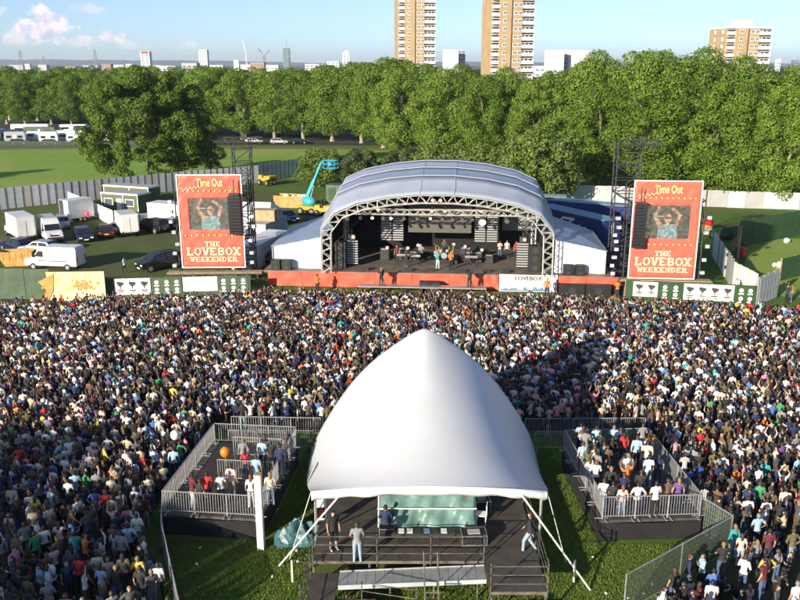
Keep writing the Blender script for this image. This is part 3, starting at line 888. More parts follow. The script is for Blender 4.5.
# lamps hung from the truss: each is a thing of its own
lm_body = MB().bar((0, 0, 0), (0, -.28, -.16), .13, .17, 9).bar((0, 0, .22), (0, 0, 0), .03, n=5).mesh('lamp_body'); lm_body.materials.append(MATS['lamp_body'])
lm_lens = MB().bar((0, -.285, -.163), (0, -.30, -.172), .15, .15, 10).mesh('lens')
lm_lens_w = lm_lens.copy(); lm_lens_g = lm_lens.copy(); lm_lens_d = lm_lens.copy()
lm_lens_w.materials.append(MATS['lamp_white']); lm_lens_g.materials.append(MATS['lamp_glow']); lm_lens_d.materials.append(MATS['rim'])
LAMPS = [(-8.2, 1.0, 6.55, 'd', 1.5), (-7.0, 1.0, 6.5, 'd', 1), (-5.9, 1.0, 6.5, 'w', .8), (-4.9, 1.0, 6.5, 'd', 1), (-4.2, 1.0, 6.5, 'w', .8), (-3.0, 1.0, 6.5, 'd', 1), (-1.8, 1.0, 6.5, 'd', 1), (-.6, 1.0, 6.5, 'w', .7), (.5, 1.0, 6.5, 'd', 1.1), (1.4, 1.0, 6.5, 'd', 1), (2.3, 1.0, 6.5, 'd', 1),
         (3.2, 1.0, 6.5, 'd', 1), (4.1, 1.0, 6.5, 'w', 2.0), (5.0, 1.0, 6.4, 'd', 1), (6.3, 1.0, 6.5, 'd', 1.5), (-5.2, -.5, 7.55, 'g', .9), (-.35, -.85, 8.5, 'g', .9), (.35, -.85, 8.5, 'g', .9), (-.4, -.5, 7.5, 'g', .9), (.75, -.5, 7.5, 'g', .9), (3.9, -.5, 7.5, 'g', .8)]
LN = {'d': 'unlit silver-faced stage lamp', 'w': 'glaring white stage lamp', 'g': 'warm orange glowing stage lamp'}
for i, (s, q, z, kind, sc) in enumerate(LAMPS):
    where = 'on the white truss arch' if q < 0 else 'under the front lighting truss'
    hx = ('far left' if s < -6 else 'left of centre' if s < -1.5 else 'at the centre' if s < 1.5 else 'right of centre' if s < 5 else 'far right')
    t = thing('stage_lamp', '%s %s, %s from the left' % (LN[kind], where, ORD[min(i, 14)] if q > 0 else ORD[i - 15]), 'stage lamp', SP(s, q, z), SR, 'lamps of the stage rig')
    t.scale = (sc, sc, sc)
    put('lamp_body', lm_body, None, t); put('lens', {'d': lm_lens_d, 'w': lm_lens_w, 'g': lm_lens_g}[kind], None, t)

# dark LED screen
t = thing('video_wall', 'big dark olive video wall hung at the back of the stage', 'screen', SP(.1, 6.1, 0), SR)
for i in range(6):
    for j in range(3):
        MB().box((-2.55 + i * 1.02, 0, 4.55 + j * .95), (1.01, .18, .94)).build('panel', MATS['led_off'], t)
MB().box((0, .2, 5.5), (6.2, .12, 2.9)).build('frame', MATS['dark_steel'], t)
# tall columns of strip lights
strip_me = MB().box((0, 0, 0), (1.0, .1, .10)).mesh('light_strip'); strip_me.materials.append(MATS['lamp_strip'])
def light_column(label, s, q, z0, n, ncol, wid=1.0):
    t = thing('strip_light_column', label, 'light column', SP(s, q, z0), SR, 'strip light columns on stage')
    Hh = n * .235
    for c in range(ncol):
        cx = (c - (ncol - 1) / 2) * 1.16
        MB().box((cx, .12, Hh / 2), (1.1, .12, Hh)).build('backing', MATS['black_paint'], t)
        for k in range(n):
            o = put('light_strip', strip_me, None, t, loc=(cx, 0, .12 + k * .235)); o.scale.x = wid
    return t
light_column('tall double column of white strip lights left of the video wall', -4.55, 6.0, 3.2, 17, 2)
light_column('tall double column of white strip lights right of the video wall', 4.6, 6.0, 3.2, 17, 2)
light_column('short column of white strip lights at front left of the stage', -8.0, 2.2, DZ + .15, 10, 1, 1.05)
light_column('short column of white strip lights at front right of the stage', 7.9, 2.2, DZ + .15, 10, 1, 1.05)
for s, w in ((-8.0, 'left'), (7.9, 'right')):
    t = thing('blinder_lamp', 'glowing lamp on top of the short strip light column at stage %s' % w, 'stage lamp', SP(s, 2.2, DZ + 2.58), SR, 'blinders on the strip columns')
    MB().box((0, 0, .25), (.6, .4, .5)).build('lamp_body', MATS['lamp_body'], t)
    MB().bar((.15, -.205, .25), (.15, -.22, .25), .14, n=9).build('lens', MATS['lamp_glow'], t)
    MB().bar((0, 0, .5), (0, 0, .95), .03).build('stand', MATS['dark_steel'], t)
# speakers and band gear
def speaker(label, loc, rz, w, d, h, grp, n=2):
    t = thing('loudspeaker', label, 'speaker', loc, rz, grp)
    MB().box((0, 0, h / 2), (w, d, h)).build('cabinet', MATS['speaker'], t)
    for k in range(n):
        MB().bar((0, -d / 2 - .005, h * (k + .5) / n), (0, -d / 2 - .03, h * (k + .5) / n), min(w, h / n) * .36, n=12).build('cone', MATS['dark_steel'], t)
    return t
speaker('tall black speaker stack at the left edge of the stage beside the arch', SP(-9.0, 1.6, DZ), SR, 1.0, .9, 2.5, 'stage side fill speakers', 3)
speaker('tall black speaker stack at the right edge of the stage beside the arch', SP(9.0, 1.6, DZ), SR, 1.1, .9, 2.4, 'stage side fill speakers', 3)
for s, nm in ((-6.6, 'leftmost'), (-2.6, 'second from the left'), (-.6, 'beside the singer'), (2.4, 'right of the singers'), (4.6, 'second from the right'), (6.4, 'rightmost')):
    t = thing('monitor_wedge', 'black wedge monitor on the stage lip, %s' % nm, 'monitor', SP(s, .7, DZ), SR, 'stage monitor wedges')
    MB().add([(-.35, -.25, 0), (.35, -.25, 0), (.35, .25, 0), (-.35, .25, 0), (-.35, -.25, .38), (.35, -.25, .38), (.35, .1, .12), (-.35, .1, .12)], [(0, 3, 2, 1), (4, 5, 6, 7), (0, 1, 5, 4), (1, 2, 6, 5), (2, 3, 7, 6), (3, 0, 4, 7)]).build('cabinet', MATS['speaker'], t)
    MB().bar((0, .02, .27), (0, .04, .3), .14, n=10).build('cone', MATS['dark_steel'], t)
def amp(label, s, q, w, h, glow=None):
    t = thing('amplifier', label, 'amplifier', SP(s, q, DZ), SR, 'backline amplifiers')
    MB().box((0, 0, h / 2), (w, .5, h)).build('cabinet', MATS['speaker'], t)
    MB().box((0, -.262, h * .42), (w * .86, .02, h * .7)).build('grille', MATS['dark_steel'], t)
    if glow:
        MB().box((0, -.265, h * .9), (w * .7, .02, h * .12)).build('panel', MATS['rim'], t)
for i, (s, q, w, h) in enumerate(((-5.2, 5.2, .9, 1.2), (-3.6, 5.0, 1.0, 1.3), (-2.4, 5.3, .8, .9), (2.6, 5.0, 1.0, 1.5), (3.8, 4.6, .9, 1.1), (4.9, 4.4, .8, .9))):
    amp('black amplifier cabinet on the stage, %s from the left' % ORD[i], s, q, w, h, 1)
for i, (s, q, z) in enumerate(((-4.9, 4.6, 2.7), (-2.9, 4.4, 2.75), (-1.9, 4.6, 3.0), (1.5, 4.8, 3.1), (2.6, 4.6, 2.95), (4.2, 4.3, 2.7))):
    t = thing('floor_lamp', 'warm glowing lamp on a stand behind the band, %s from the left' % ORD[i], 'stage lamp', SP(s, q, DZ), SR, 'lamps on stands behind the band')
    MB().bar((0, 0, 0), (0, 0, z - DZ), .03).bar((-.25, 0, 0), (.25, 0, 0), .03).build('stand', MATS['dark_steel'], t)
    MB().box((0, 0, z - DZ + .12), (.34, .26, .3)).build('lamp_body', MATS['lamp_body'], t)
    MB().bar((0, -.135, z - DZ + .12), (0, -.15, z - DZ + .12), .12, n=9).build('lens', MATS['lamp_glow' if i != 2 else 'lamp_white'], t)
# drum kit on a riser
ris = thing('drum_riser', 'low black riser carrying the drum kit', 'riser', SP(.6, 4.6, DZ), SR)
MB().box((0, 0, .2), (2.6, 2.2, .4)).build('platform', MATS['black_paint'], ris)
dk = thing('drum_kit', 'drum kit with shining cymbals on the riser behind the singer', 'drum kit', SP(.6, 4.6, DZ + .4), SR)
def drum(c, r, h, axis, nm):
    a = Vector(c); b = a + Vector(axis) * h
    MB().bar(a, b, r, n=14).build(nm, MATS['car_silver'], dk)
drum((0, -.55, .32), .3, .45, (0, 1, 0), 'bass_drum')
drum((-.3, -.45, .68), .17, .25, (0, 0, 1), 'tom'); drum((.3, -.45, .68), .17, .25, (0, 0, 1), 'tom')
drum((-.75, -.1, .2), .24, .5, (0, 0, 1), 'floor_tom'); drum((.7, .0, .55), .19, .2, (0, 0, 1), 'snare_drum')
for x, y, z in ((-.8, -.3, 1.3), (.85, -.3, 1.3), (.45, .1, 1.05), (-.5, -.6, 1.2)):
    MB().bar((x, y, 0), (x, y, z), .02, n=5).bar((x, y, z), (x + .02, y, z + .02), .26, .2, 12).build('cymbal', MATS['yellow_print'], dk)
# keyboards
for i, (s, q) in enumerate(((-3.3, 3.2), (-2.2, 2.9), (3.2, 2.9))):
    t = thing('keyboard', ('keyboard on a stand at stage left of the band', 'keyboard with silver panel nearer the singer', 'keyboard on a stand right of the singers')[i], 'keyboard', SP(s, q, DZ), SR, 'keyboards')
    MB().bar((-.4, -.2, 0), (.4, .2, .85), .03).bar((.4, -.2, 0), (-.4, .2, .85), .03).build('stand', MATS['dark_steel'], t)
    MB().box((0, 0, .9), (1.2, .36, .12)).build('body', MATS['rim'], t)
    MB().box((0, .1, .965), (1.1, .14, .012)).build('keys', MATS['white_print'], t)
for i, s in enumerate((-2.9, 0.15, 1.25, -4.0)):
    t = thing('microphone_stand', 'thin microphone stand on stage, %s' % ('before the keyboards', 'beside the teal-shirted singer', 'beside the orange-vested musician', 'at the left of the band')[i], 'mic stand', SP(s, 1.5, DZ), SR, 'microphone stands')
    MB().bar((0, 0, 0), (0, 0, 1.5), .018, n=5).bar((0, 0, 0), (0, 0, .03), .16, n=10).build('stand', MATS['dark_steel'], t)
    MB().bar((0, 0, 1.5), (0, .16, 1.56), .03, n=6).build('microphone', MATS['black_paint'], t)
# pit: subwoofers, camera platform
for i, (s, q, w) in enumerate(((12.2, -1.0, 2.2), (14.5, -1.0, 2.2), (16.8, -1.0, 1.8), (-1.0, -1.0, .9), (-.05, -1.0, .9))):
    speaker(('low black subwoofer in the pit under the right wing tent', 'low black subwoofer in the pit, middle of the right three', 'low black subwoofer in the pit, rightmost', 'black subwoofer in the pit below the singer, left of the pair', 'black subwoofer in the pit below the singer, right of the pair')[i], SP(s, q, 0), SR, w, .8, .95, 'pit subwoofers', 1)
for i, s in enumerate((11.9, 13.0, -14.9, -13.9)):
    speaker(('black box speaker standing on the stage edge before the right wing tent', 'second black box speaker before the right wing tent', 'black box speaker at the left end of the stage edge', 'second black box speaker at the left end of the stage edge')[i], SP(s, .35, DZ), SR, .8, .6, .95, 'speakers on the stage edge', 2)
t = thing('camera_track', 'long grey camera track platform in the pit before the red skirt', 'platform', SP(-1.2, -1.6, 0), SR)
MB().box((0, 0, .62), (11.5, .9, .1)).build('platform', MATS['galv'], t)
for k in range(7):
    MB().box((-5.4 + k * 1.8, 0, .28), (.08, .8, .57)).build('leg', MATS['dark_steel'], t)
for i, s in enumerate((-4.8, 3.1)):
    t = thing('video_camera', 'broadcast camera on a tripod in the pit, %s' % ('left' if i == 0 else 'right'), 'camera', SP(s, -1.6, .68), SR, 'pit cameras')
    MB().bar((-.3, -.3, 0), (0, 0, .9), .03).bar((.3, -.3, 0), (0, 0, .9), .03).bar((0, .35, 0), (0, 0, .9), .03).build('tripod', MATS['dark_steel'], t)
    MB().box((0, .05, 1.08), (.28, .7, .32)).build('body', MATS['black_paint'], t)
    MB().bar((0, .4, 1.08), (0, .7, 1.08), .1, .12, 9).build('lens', MATS['dark_steel'], t)
# wing tents
def wing(label, sgn):
    t = thing('wing_tent', label, 'tent', SP(0, 0, 0), SR, 'white side tents of the stage')
    a, b = 10.75 * sgn, 15.3 * sgn
    ha, hb = 4.55, 3.6
    z0 = DZ + .02
    y0, y1 = .9, 10.2
    fr = MB(); nx, nz = 12, 6
    rnd = random.Random(4)
    vs = []; fs = []
    for j in range(nz + 1):
        for i in range(nx + 1):
            u = i / nx; v = j / nz
            x = a + (b - a) * u; h = ha + (hb - ha) * u
            vs.append((x, y0 - .07 * math.sin(u * 9 + v * 2) * (1 - v) - .03 * math.sin(u * 23), z0 + (h - z0) * v))
    for j in range(nz):
        for i in range(nx):
            k = j * (nx + 1) + i
            fs.append((k, k + 1, k + nx + 2, k + nx + 1))
    MB().add(vs, fs).build('front_wall', MATS['white_sheet'], t, True)
    MB().slab([(b, y0, z0 - 1.5), (b, y1, z0 - 1.5), (b, y1, hb), (b, y0, hb)], .04).build('side_wall', MATS['white_sheet'], t)
    MB().slab([(a, y1, z0 - 1.5), (b, y1, z0 - 1.5), (b, y1, hb), (a, y1, ha)], .04).build('back_wall', MATS['white_sheet'], t)
    e = .12 * sgn
    MB().slab([(a - .5 * sgn, y0 - .2, ha + .16), (b + e, y0 - .2, hb + .03), (b + e, y1, hb + .05), (a - .5 * sgn, y1, ha + .9)], .04).build('roof', MATS['roof_vinyl'], t)
    MB().bar((b, y0 - .1, 0), (b, y0 - .1, hb), .05).build('pole', MATS['truss'], t)
wing('white walled wing tent with blue-grey roof joined to the left of the stage', -1)
wing('white walled wing tent with blue-grey roof joined to the right of the stage', 1)

# ------------------------------------------------------------------ screens
# slab-serif letters drawn as strokes on a 1 x 1 cell
def strokes(ch):
    S = .29
    def v(x, y0=0, y1=1, w=S): return [(x - w / 2, y0), (x + w / 2, y0), (x + w / 2, y1), (x - w / 2, y1)]
    def h(y, x0, x1, w=.16): return [(x0, y - w / 2), (x1, y - w / 2), (x1, y + w / 2), (x0, y + w / 2)]
    def d(x0, y0, x1, y1, w=S): return [(x0 - w / 2, y0), (x0 + w / 2, y0), (x1 + w / 2, y1), (x1 - w / 2, y1)]
    def sf(x, y): return h(y, x - .25, x + .25, .15)
    T, B = .94, .06
    D = {
        'T': [v(.5), h(.92, .04, .96), v(.09, .7, 1, .12), v(.91, .7, 1, .12), sf(.5, B)],
        'H': [v(.2), v(.8), h(.5, .2, .8), sf(.2, T), sf(.2, B), sf(.8, T), sf(.8, B)],
        'E': [v(.22), h(.92, .02, .9), h(.08, .02, .9), h(.5, .2, .7), v(.88, .72, 1, .1), v(.88, 0, .28, .1)],
        'L': [v(.25), sf(.25, T), h(.08, .03, .92), v(.88, 0, .34, .12)],
        'V': [d(.5, 0, .14, 1), d(.5, 0, .86, 1), sf(.15, T), sf(.85, T)],
        'X': [d(.14, 0, .86, 1), d(.86, 0, .14, 1), sf(.16, T), sf(.16, B), sf(.84, T), sf(.84, B)],
        'W': [d(.28, 0, .1, 1, .17), d(.28, 0, .5, .8, .17), d(.72, 0, .5, .8, .17), d(.72, 0, .9, 1, .17), sf(.12, T), sf(.88, T)],
        'K': [v(.2), d(.34, .45, .8, 1, .2), d(.84, 0, .42, .58, .2), sf(.2, T), sf(.2, B), sf(.82, T), sf(.82, B)],
        'N': [v(.18, w=.16), v(.82, w=.16), d(.8, 0, .2, 1, .22), sf(.16, T), sf(.18, B), sf(.82, T)],
        'I': [v(.5), sf(.5, T), sf(.5, B)],
    }
    def ring(cx, cy, rx, ry, a0, a1, w, n=10):
        o = []
        for i in range(n):
            t0 = a0 + (a1 - a0) * i / n; t1 = a0 + (a1 - a0) * (i + 1) / n
            p = lambda t, k: (cx + math.cos(t) * (rx - k * w), cy + math.sin(t) * (ry - k * .15))
            o.append([p(t0, 0), p(t1, 0), p(t1, 1), p(t0, 1)])
        return o
    if ch == 'O': return ring(.5, .5, .5, .5, 0, 2 * math.pi, .24, 16)
    if ch == 'D': return [v(.2), h(.92, .02, .5), h(.08, .02, .5)] + ring(.42, .5, .5, .5, -math.pi / 2, math.pi / 2, .24)
    if ch == 'B': return [v(.2), h(.92, .02, .5), h(.5, .2, .55), h(.08, .02, .5)] + ring(.48, .74, .40, .26, -math.pi / 2, math.pi / 2, .22) + ring(.5, .27, .44, .27, -math.pi / 2, math.pi / 2, .22)
    if ch == 'R': return [v(.2), h(.92, .02, .5), h(.46, .2, .55), sf(.2, B)] + ring(.48, .71, .40, .29, -math.pi / 2, math.pi / 2, .22) + [d(.84, 0, .5, .45, .22), sf(.86, B)]
    return D[ch]
def letters(word, x0, x1, z0, h, y, material, parent, gap=.08):
    n = len(word); cw = (x1 - x0) / n
    for i, ch in enumerate(word):
        m = MB(); ox = x0 + cw * i + cw * gap / 2; w = cw * (1 - gap)
        for k, p in enumerate(strokes(ch)):
            dy = y - .0015 * (k % 7)
            a = [(ox + px * w, dy, z0 + pz * h) for px, pz in p]
            m.add(a, [(0, 1, 2, 3)])
        m.build('letter', MATS[material], parent)
def scaffold_tower(label, loc, rz, w, d, H, lift=2.0, mtl='dark_steel'):
    t = thing('scaffold_tower', label, 'scaffold', loc, rz, 'black scaffold towers of the screens')
    for sx in (-1, 1):
        for sy in (0, 1):
            MB().bar((sx * w / 2, sy * d, 0), (sx * w / 2, sy * d, H), .06, n=6).build('upright', MATS[mtl], t)
    n = int(H / lift)
    for k in range(n + 1):
        z = .3 + k * lift
        if z > H: break
        m = MB()
        for sy in (0, 1): m.bar((-w / 2, sy * d, z), (w / 2, sy * d, z), .045, n=5)
        for sx in (-1, 1): m.bar((sx * w / 2, 0, z), (sx * w / 2, d, z), .045, n=5)
        m.build('ledger', MATS[mtl], t)
        if z + lift <= H:
            s = 1 if k % 2 else -1
            MB().bar((-s * w / 2, 0, z), (s * w / 2, 0, z + lift), .04, n=5).bar((-s * w / 2, d, z), (s * w / 2, d, z + lift), .04, n=5).bar((w / 2, 0, z), (w / 2, d, z + lift), .04, n=5).bar((-w / 2, d, z), (-w / 2, 0, z + lift), .04, n=5).build('diagonal', MATS[mtl], t)
    return t
def screen(which, cx, cy, rz, wl, hl, zb, mirror, tower_side):
    """red banner frame with a video screen, in front of scaffold; local x across, banner bottom at zb"""
    t = thing('screen_banner', 'tall red festival banner with a lit video screen, %s of the stage' % which, 'banner', (cx, cy, 0), rz, 'red screen banners either side of the stage')
    w2 = wl / 2
    # sheet with a hole for the screen
    sx0, sx1 = (-1.95, 1.75) if not mirror else (-1.75, 2.1)
    sz0, sz1 = zb + hl * .415, zb + hl * .75
    nx, nz = 22, 30
    gx = sorted(set([-w2 + wl * i / nx for i in range(nx + 1)] + [sx0, sx1])); gz = sorted(set([zb + hl * j / nz for j in range(nz + 1)] + [sz0, sz1]))
    vs = []; fs = []
    for z in gz:
        for x in gx:
            cr = .024 * math.sin(x * 3.1 + z * 1.7) + .018 * math.sin(x * 5 - z * 4.2) + .014 * math.sin((x + z) * 8.3)
            vs.append((x, cr, z))
    n = len(gx)
    for j in range(len(gz) - 1):
        for i in range(n - 1):
            mx, mz = (gx[i] + gx[i + 1]) / 2, (gz[j] + gz[j + 1]) / 2
            if sx0 < mx < sx1 and sz0 < mz < sz1: continue
            k = j * n + i
            fs.append((k, k + 1, k + n + 1, k + n))
    sh = MB().add(vs, fs).build('banner_sheet', MATS['red_vinyl'], t, True)
    md = sh.modifiers.new('thick', 'SOLIDIFY'); md.thickness = .02; md.offset = 1
    b = .1
    MB().box((0, -.05, zb), (wl + b, .05, b)).box((0, -.05, zb + hl), (wl + b, .05, b)).box((-w2, -.05, zb + hl / 2), (b, .05, hl - b)).box((w2, -.05, zb + hl / 2), (b, .05, hl - b)).build('border', MATS['white_print'], t)
    y = -.09
    letters('LOVEBOX', -w2 + .45, w2 - .35, zb + hl * .135, hl * .085, y, 'cream_print', t)
    letters('WEEKENDER', -w2 + .75, w2 - .65, zb + hl * .065, hl * .052, y, 'cream_print', t)
    letters('THE', -.75, .75, zb + hl * .235, hl * .052, y, 'cream_print', t)
    text('Time Out', .98, 'cream_yellow', t, (.05, y, zb + hl * .88), bold=.02, sx=.6)
    for zz, k0 in ((zb + hl * .83, 11), (zb + hl * .355, 10)):
        for k in range(k0):
            x = -w2 + .5 + (wl - 1.0) * k / (k0 - 1)
            MB().bar((x, y, zz), (x, y - .03, zz), .075, n=8).build('printed_bulb', MATS['yellow_print'], t)
    m = MB()
    for k in range(24):
        xa = -w2 + .35 + k * .075; za = zb + hl * .845 + .16 * math.sin(k * 1.3) * (1 - k / 40) + k * .012
        xb = xa + .075; zb_ = zb + hl * .845 + .16 * math.sin((k + 1) * 1.3) * (1 - (k + 1) / 40) + (k + 1) * .012
        m.add([(xa, y - .001 * k * .2, za - .025), (xb, y - .001 * k * .2, zb_ - .025), (xb, y - .001 * k * .2, zb_ + .025), (xa, y - .001 * k * .2, za + .025)], [(0, 1, 2, 3)])
    m.build('signature_print', MATS['white_print'], t)
    # the video screen is a thing of its own behind the opening
    v = thing('video_screen', 'lit video screen in the %s red banner showing a singer with raised arms' % which, 'screen', (cx, cy, 0), rz, 'video screens in the banners')
    xm, zm = (sx0 + sx1) / 2, (sz0 + sz1) / 2
    MB().box((xm, .12, zm), (sx1 - sx0 + .1, .12, sz1 - sz0 + .1)).build('panel', MATS['screen_dark'], v)
    def flat(poly, m, yy, nm='picture'):
        MB().slab([(xm + px, yy, zm + pz) for px, pz in poly], .004).build(nm, MATS[m], v)
    W, Hh = (sx1 - sx0), (sz1 - sz0)
    S = Hh / 2
    flat([(-.95, .50), (.2, .50), (.2, .56), (-.95, .56)], 'screen_bar', .053)
    flat([(-.55 * S, -S), (.62 * S, -S), (.58 * S, -.30 * S), (.38 * S, -.12 * S), (-.30 * S, -.12 * S), (-.52 * S, -.32 * S)], 'screen_shirt', .051)
    flat([(-.44 * S, -.45 * S), (-.22 * S, -.22 * S), (-.66 * S, .34 * S), (-.42 * S, .98 * S), (-.56 * S, .98 * S), (-.88 * S, .36 * S)], 'screen_skin', .049)
    flat([(.40 * S, -.2 * S), (.58 * S, -.38 * S), (.84 * S, .44 * S), (.30 * S, .92 * S), (.16 * S, .80 * S), (.62 * S, .40 * S)], 'screen_skin', .047)
    c = [(math.cos(a * math.pi / 6) * .22 * S + .04 * S, math.sin(a * math.pi / 6) * .30 * S + .22 * S) for a in range(12)]
    flat([(px, pz + .09 * S) for px, pz in [(q[0] * 1.18 - .01, q[1] * 1.08) for q in c]], 'screen_hair', .045)
    flat(c, 'screen_skin', .043)
    flat([(-.14 * S, .22 * S), (.22 * S, .22 * S), (.22 * S, .31 * S), (-.14 * S, .31 * S)], 'screen_dark', .041)
    flat([(-.06 * S, -.15 * S), (.14 * S, -.15 * S), (.13 * S, 0), (-.05 * S, 0)], 'screen_skin', .0395)
    return t
def line_array(label, loc, rz, n, m0=.30):
    t = thing('line_array', label, 'speaker array', loc, rz, 'hanging line arrays')
    cab = MB().add([(-.55, -.3, -.13), (.55, -.3, -.13), (.42, .3, -.09), (-.42, .3, -.09), (-.55, -.3, .13), (.55, -.3, .13), (.42, .3, .09), (-.42, .3, .09)], [(0, 3, 2, 1), (4, 5, 6, 7), (0, 1, 5, 4), (1, 2, 6, 5), (2, 3, 7, 6), (3, 0, 4, 7)]).mesh('cabinet'); cab.materials.append(MATS['speaker'])
    for k in range(n):
        o = put('cabinet', cab, None, t, loc=(0, .006 * k * k * .35, -k * m0)); o.rotation_euler.x = R(.35 * k)
    MB().box((0, .05, .25), (.9, .7, .12)).bar((0, .05, .3), (0, .05, 1.6), .05).build('hanging_frame', MATS['dark_steel'], t)
    return t
# left
LZ = 1.35
screen('left', -17.35, 76.3, R(2), 5.8, 8.6, LZ + .3, False, 1)
scaffold_tower('black scaffold frame carrying the left red banner', (-17.35, 76.75, 0), R(2), 6.6, 1.6, 9.6)
scaffold_tower('tall slim black scaffold mast rising above the left red banner', (-14.75, 78.4, 0), R(2), 1.6, 1.6, 13.1, 1.2)
line_array('black line array hanging before the right edge of the left red banner', (-15.05, 75.75, 8.3), R(2), 12)
# right
screen('right', 23.45, 73.3, R(-5), 5.8, 8.75, 1.35, True, -1)
scaffold_tower('black scaffold frame carrying the right red banner', (23.6, 73.75, 0), R(-5), 6.7, 1.6, 9.5)
scaffold_tower('tall slim black scaffold mast rising left of the right red banner', (20.4, 75.2, 0), R(-5), 2.1, 1.8, 13.2, 1.2)
line_array('black line array hanging before the left edge of the right red banner', (21.0, 72.7, 8.0), R(-5), 13)
for (x, y, rz, lab) in ((-14.6, 78.2, R(2), 'left'), (21.0, 75.1, R(-5), 'right')):
    t = thing('hoist_beam', 'black truss beam across the top of the %s scaffold mast' % lab, 'truss', (x, y, 13.2), rz, 'hoist beams')
    MB().truss((-1.6, 0, 0), (2.0, 0, 0), .45, (0, 0, 1), .5, .06, .04).build('truss', MATS['dark_steel'], t)
    MB().box((.3, 0, .35), (.5, .4, .4)).build('motor', MATS['dark_steel'], t)
# small white lamp boxes strung down the scaffold legs
lb = MB().box((0, 0, 0), (.36, .3, .28)).mesh('lamp_box'); lb.materials.append(MATS['lamp_case'])
ll = MB().box((0, -.155, 0), (.22, .02, .16)).mesh('lens'); ll.materials.append(MATS['white_print'])
for (x, y, rz, zs, lab) in ((-20.85, 76.4, R(2), (1.9, 2.9, 3.8, 5.0, 5.9, 6.9, 7.8), 'left edge of the left red banner'), (-13.6, 76.3, R(2), (2.0, 2.9, 4.2, 5.4, 6.6), 'right edge of the left red banner'), (19.35, 73.9, R(-5), (1.8, 2.5, 3.2, 3.9, 4.6, 5.3, 6.0, 6.7), 'left edge of the right red banner'), (27.15, 73.2, R(-5), (2.0, 3.0, 4.3, 5.6, 6.8), 'right edge of the right red banner')):
    for k, z in enumerate(zs):
        t = thing('lamp_box', 'pale lamp box on the %s, %s from bottom' % (lab, ORD[k]), 'lamp', (x + random.uniform(-.22, .22), y, z + random.uniform(-.15, .15)), rz + random.uniform(-.4, .4), 'lamp boxes on the screen scaffolds')
        put('housing', lb, None, t); put('lens', ll, None, t)
# scaffold base plinths under the screens
for (x, y, rz, lab) in ((-17.3, 76.0, R(2), 'left'), (23.5, 73.0, R(-5), 'right')):
    t = thing('scaffold_staging', 'brown scaffold staging under the %s red banner' % lab, 'scaffold', (x, y, 0), rz, 'staging under the banners')
    for k in range(9):
        MB().bar((-4 + k, 0, 0), (-4 + k, 0, 1.15), .05).build('upright', MATS['scaffold'], t)
    for z in (.5, 1.05):
        MB().bar((-4.4, 0, z), (4.4, 0, z), .05).build('ledger', MATS['scaffold'], t)
    MB().box((0, .5, 1.16), (8.8, 1.0, .07)).build('boards', MATS['wood_ply'], t)

# ------------------------------------------------------------------ hoardings and fences
def hoarding(label, a, b, h, m, panel=1.2, posts=True, cat='hoarding', name='hoarding', grp=None, t_=.05):
    a = Vector(a); b = Vector(b); d = b - a; L = d.length
    t = thing(name, label, cat, (a.x, a.y, 0), math.atan2(d.y, d.x), grp)
    n = max(1, round(L / panel)); pw = L / n
    me = MB().box((pw / 2, 0, h / 2), (pw - .025, t_, h)).mesh('panel')
    ms = m if isinstance(m, (list, tuple)) else [m]
    mes = []
    for k in ms:
        q = me.copy(); q.materials.append(MATS[k]); mes.append(q)
    pm = MB().box((0, -.03 if name == 'steel_fence' else .1, h / 2), (.06, .1, h + .05)).bar((0, .1, h * .85), (0, 1.1, 0), .04).mesh('post'); pm.materials.append(MATS['dark_steel' if name == 'steel_fence' else 'wood_ply'])
    for k in range(n):
        o = put('panel', random.Random(k * 7 + n).choice(mes), None, t, loc=(k * pw, random.uniform(-.02, .02), random.uniform(-.03, .03)))
        if posts: put('post', pm, None, t, loc=(k * pw, 0, 0))
    return t
def poster(label, a, b, z0, z1, m='white_print', kind='tree', grp='posters on the hoarding'):
    a = Vector((*a, 0)); b = Vector((*b, 0)); d = b - a; L = d.length; u = d / L
    nrm = Vector((u.y, -u.x, 0))
    t = thing('poster', label, 'poster', a + nrm * .07, math.atan2(d.y, d.x), grp)
    MB().box((L / 2, 0, (z0 + z1) / 2), (L, .03, z1 - z0)).build('sheet', MATS[m], t)
    h = z1 - z0
    if kind == 'tree':
        n = max(2, round(L / 1.05))
        for k in range(n):
            x = L * (k + .5) / n; zc = z0 + h * .66
            MB().bar((x, -.017, zc), (x, -.024, zc), .22, n=9).bar((x - .17, -.018, zc + .1), (x - .17, -.0255, zc + .1), .14, n=7).bar((x + .2, -.018, zc + .06), (x + .2, -.0262, zc + .06), .13, n=7).box((x, -.021, zc - .3), (.09, .006, .3)).build('tree_emblem', MATS['poster_ink'], t)
            MB().box((x, -.021, z0 + h * .27), (.55, .006, .10)).box((x, -.021, z0 + h * .16), (.4, .006, .07)).build('small_print', MATS['poster_ink'], t)
    elif kind == 'grid':
        n = max(2, round(L / .8))
        for k in range(n):
            for j in range(2):
                x = L * (k + .5) / n; zc = z0 + h * (.27 + .46 * j)
                MB().bar((x, -.017, zc), (x, -.024, zc), .19, n=8).box((x, -.021, zc - .3), (.42, .006, .12)).build('emblem', MATS['white_print' if m != 'white_print' else 'ink_grey'], t)
    elif kind == 'figures':
        n = max(2, round(L / .7))
        for k in range(n):
            for j in range(2):
                x = L * (k + .5) / n; zc = z0 + h * (.26 + .48 * j)
                MB().box((x, -.020, zc - .12), (.24, .008, h * .22)).bar((x, -.017, zc + h * .14), (x, -.024, zc + h * .14), .13, n=8).build('figure_print', MATS['ink_grey'], t)
    return t
def XY(x, y, z=0):
    p = G(x, y, z); return (p.x, p.y)
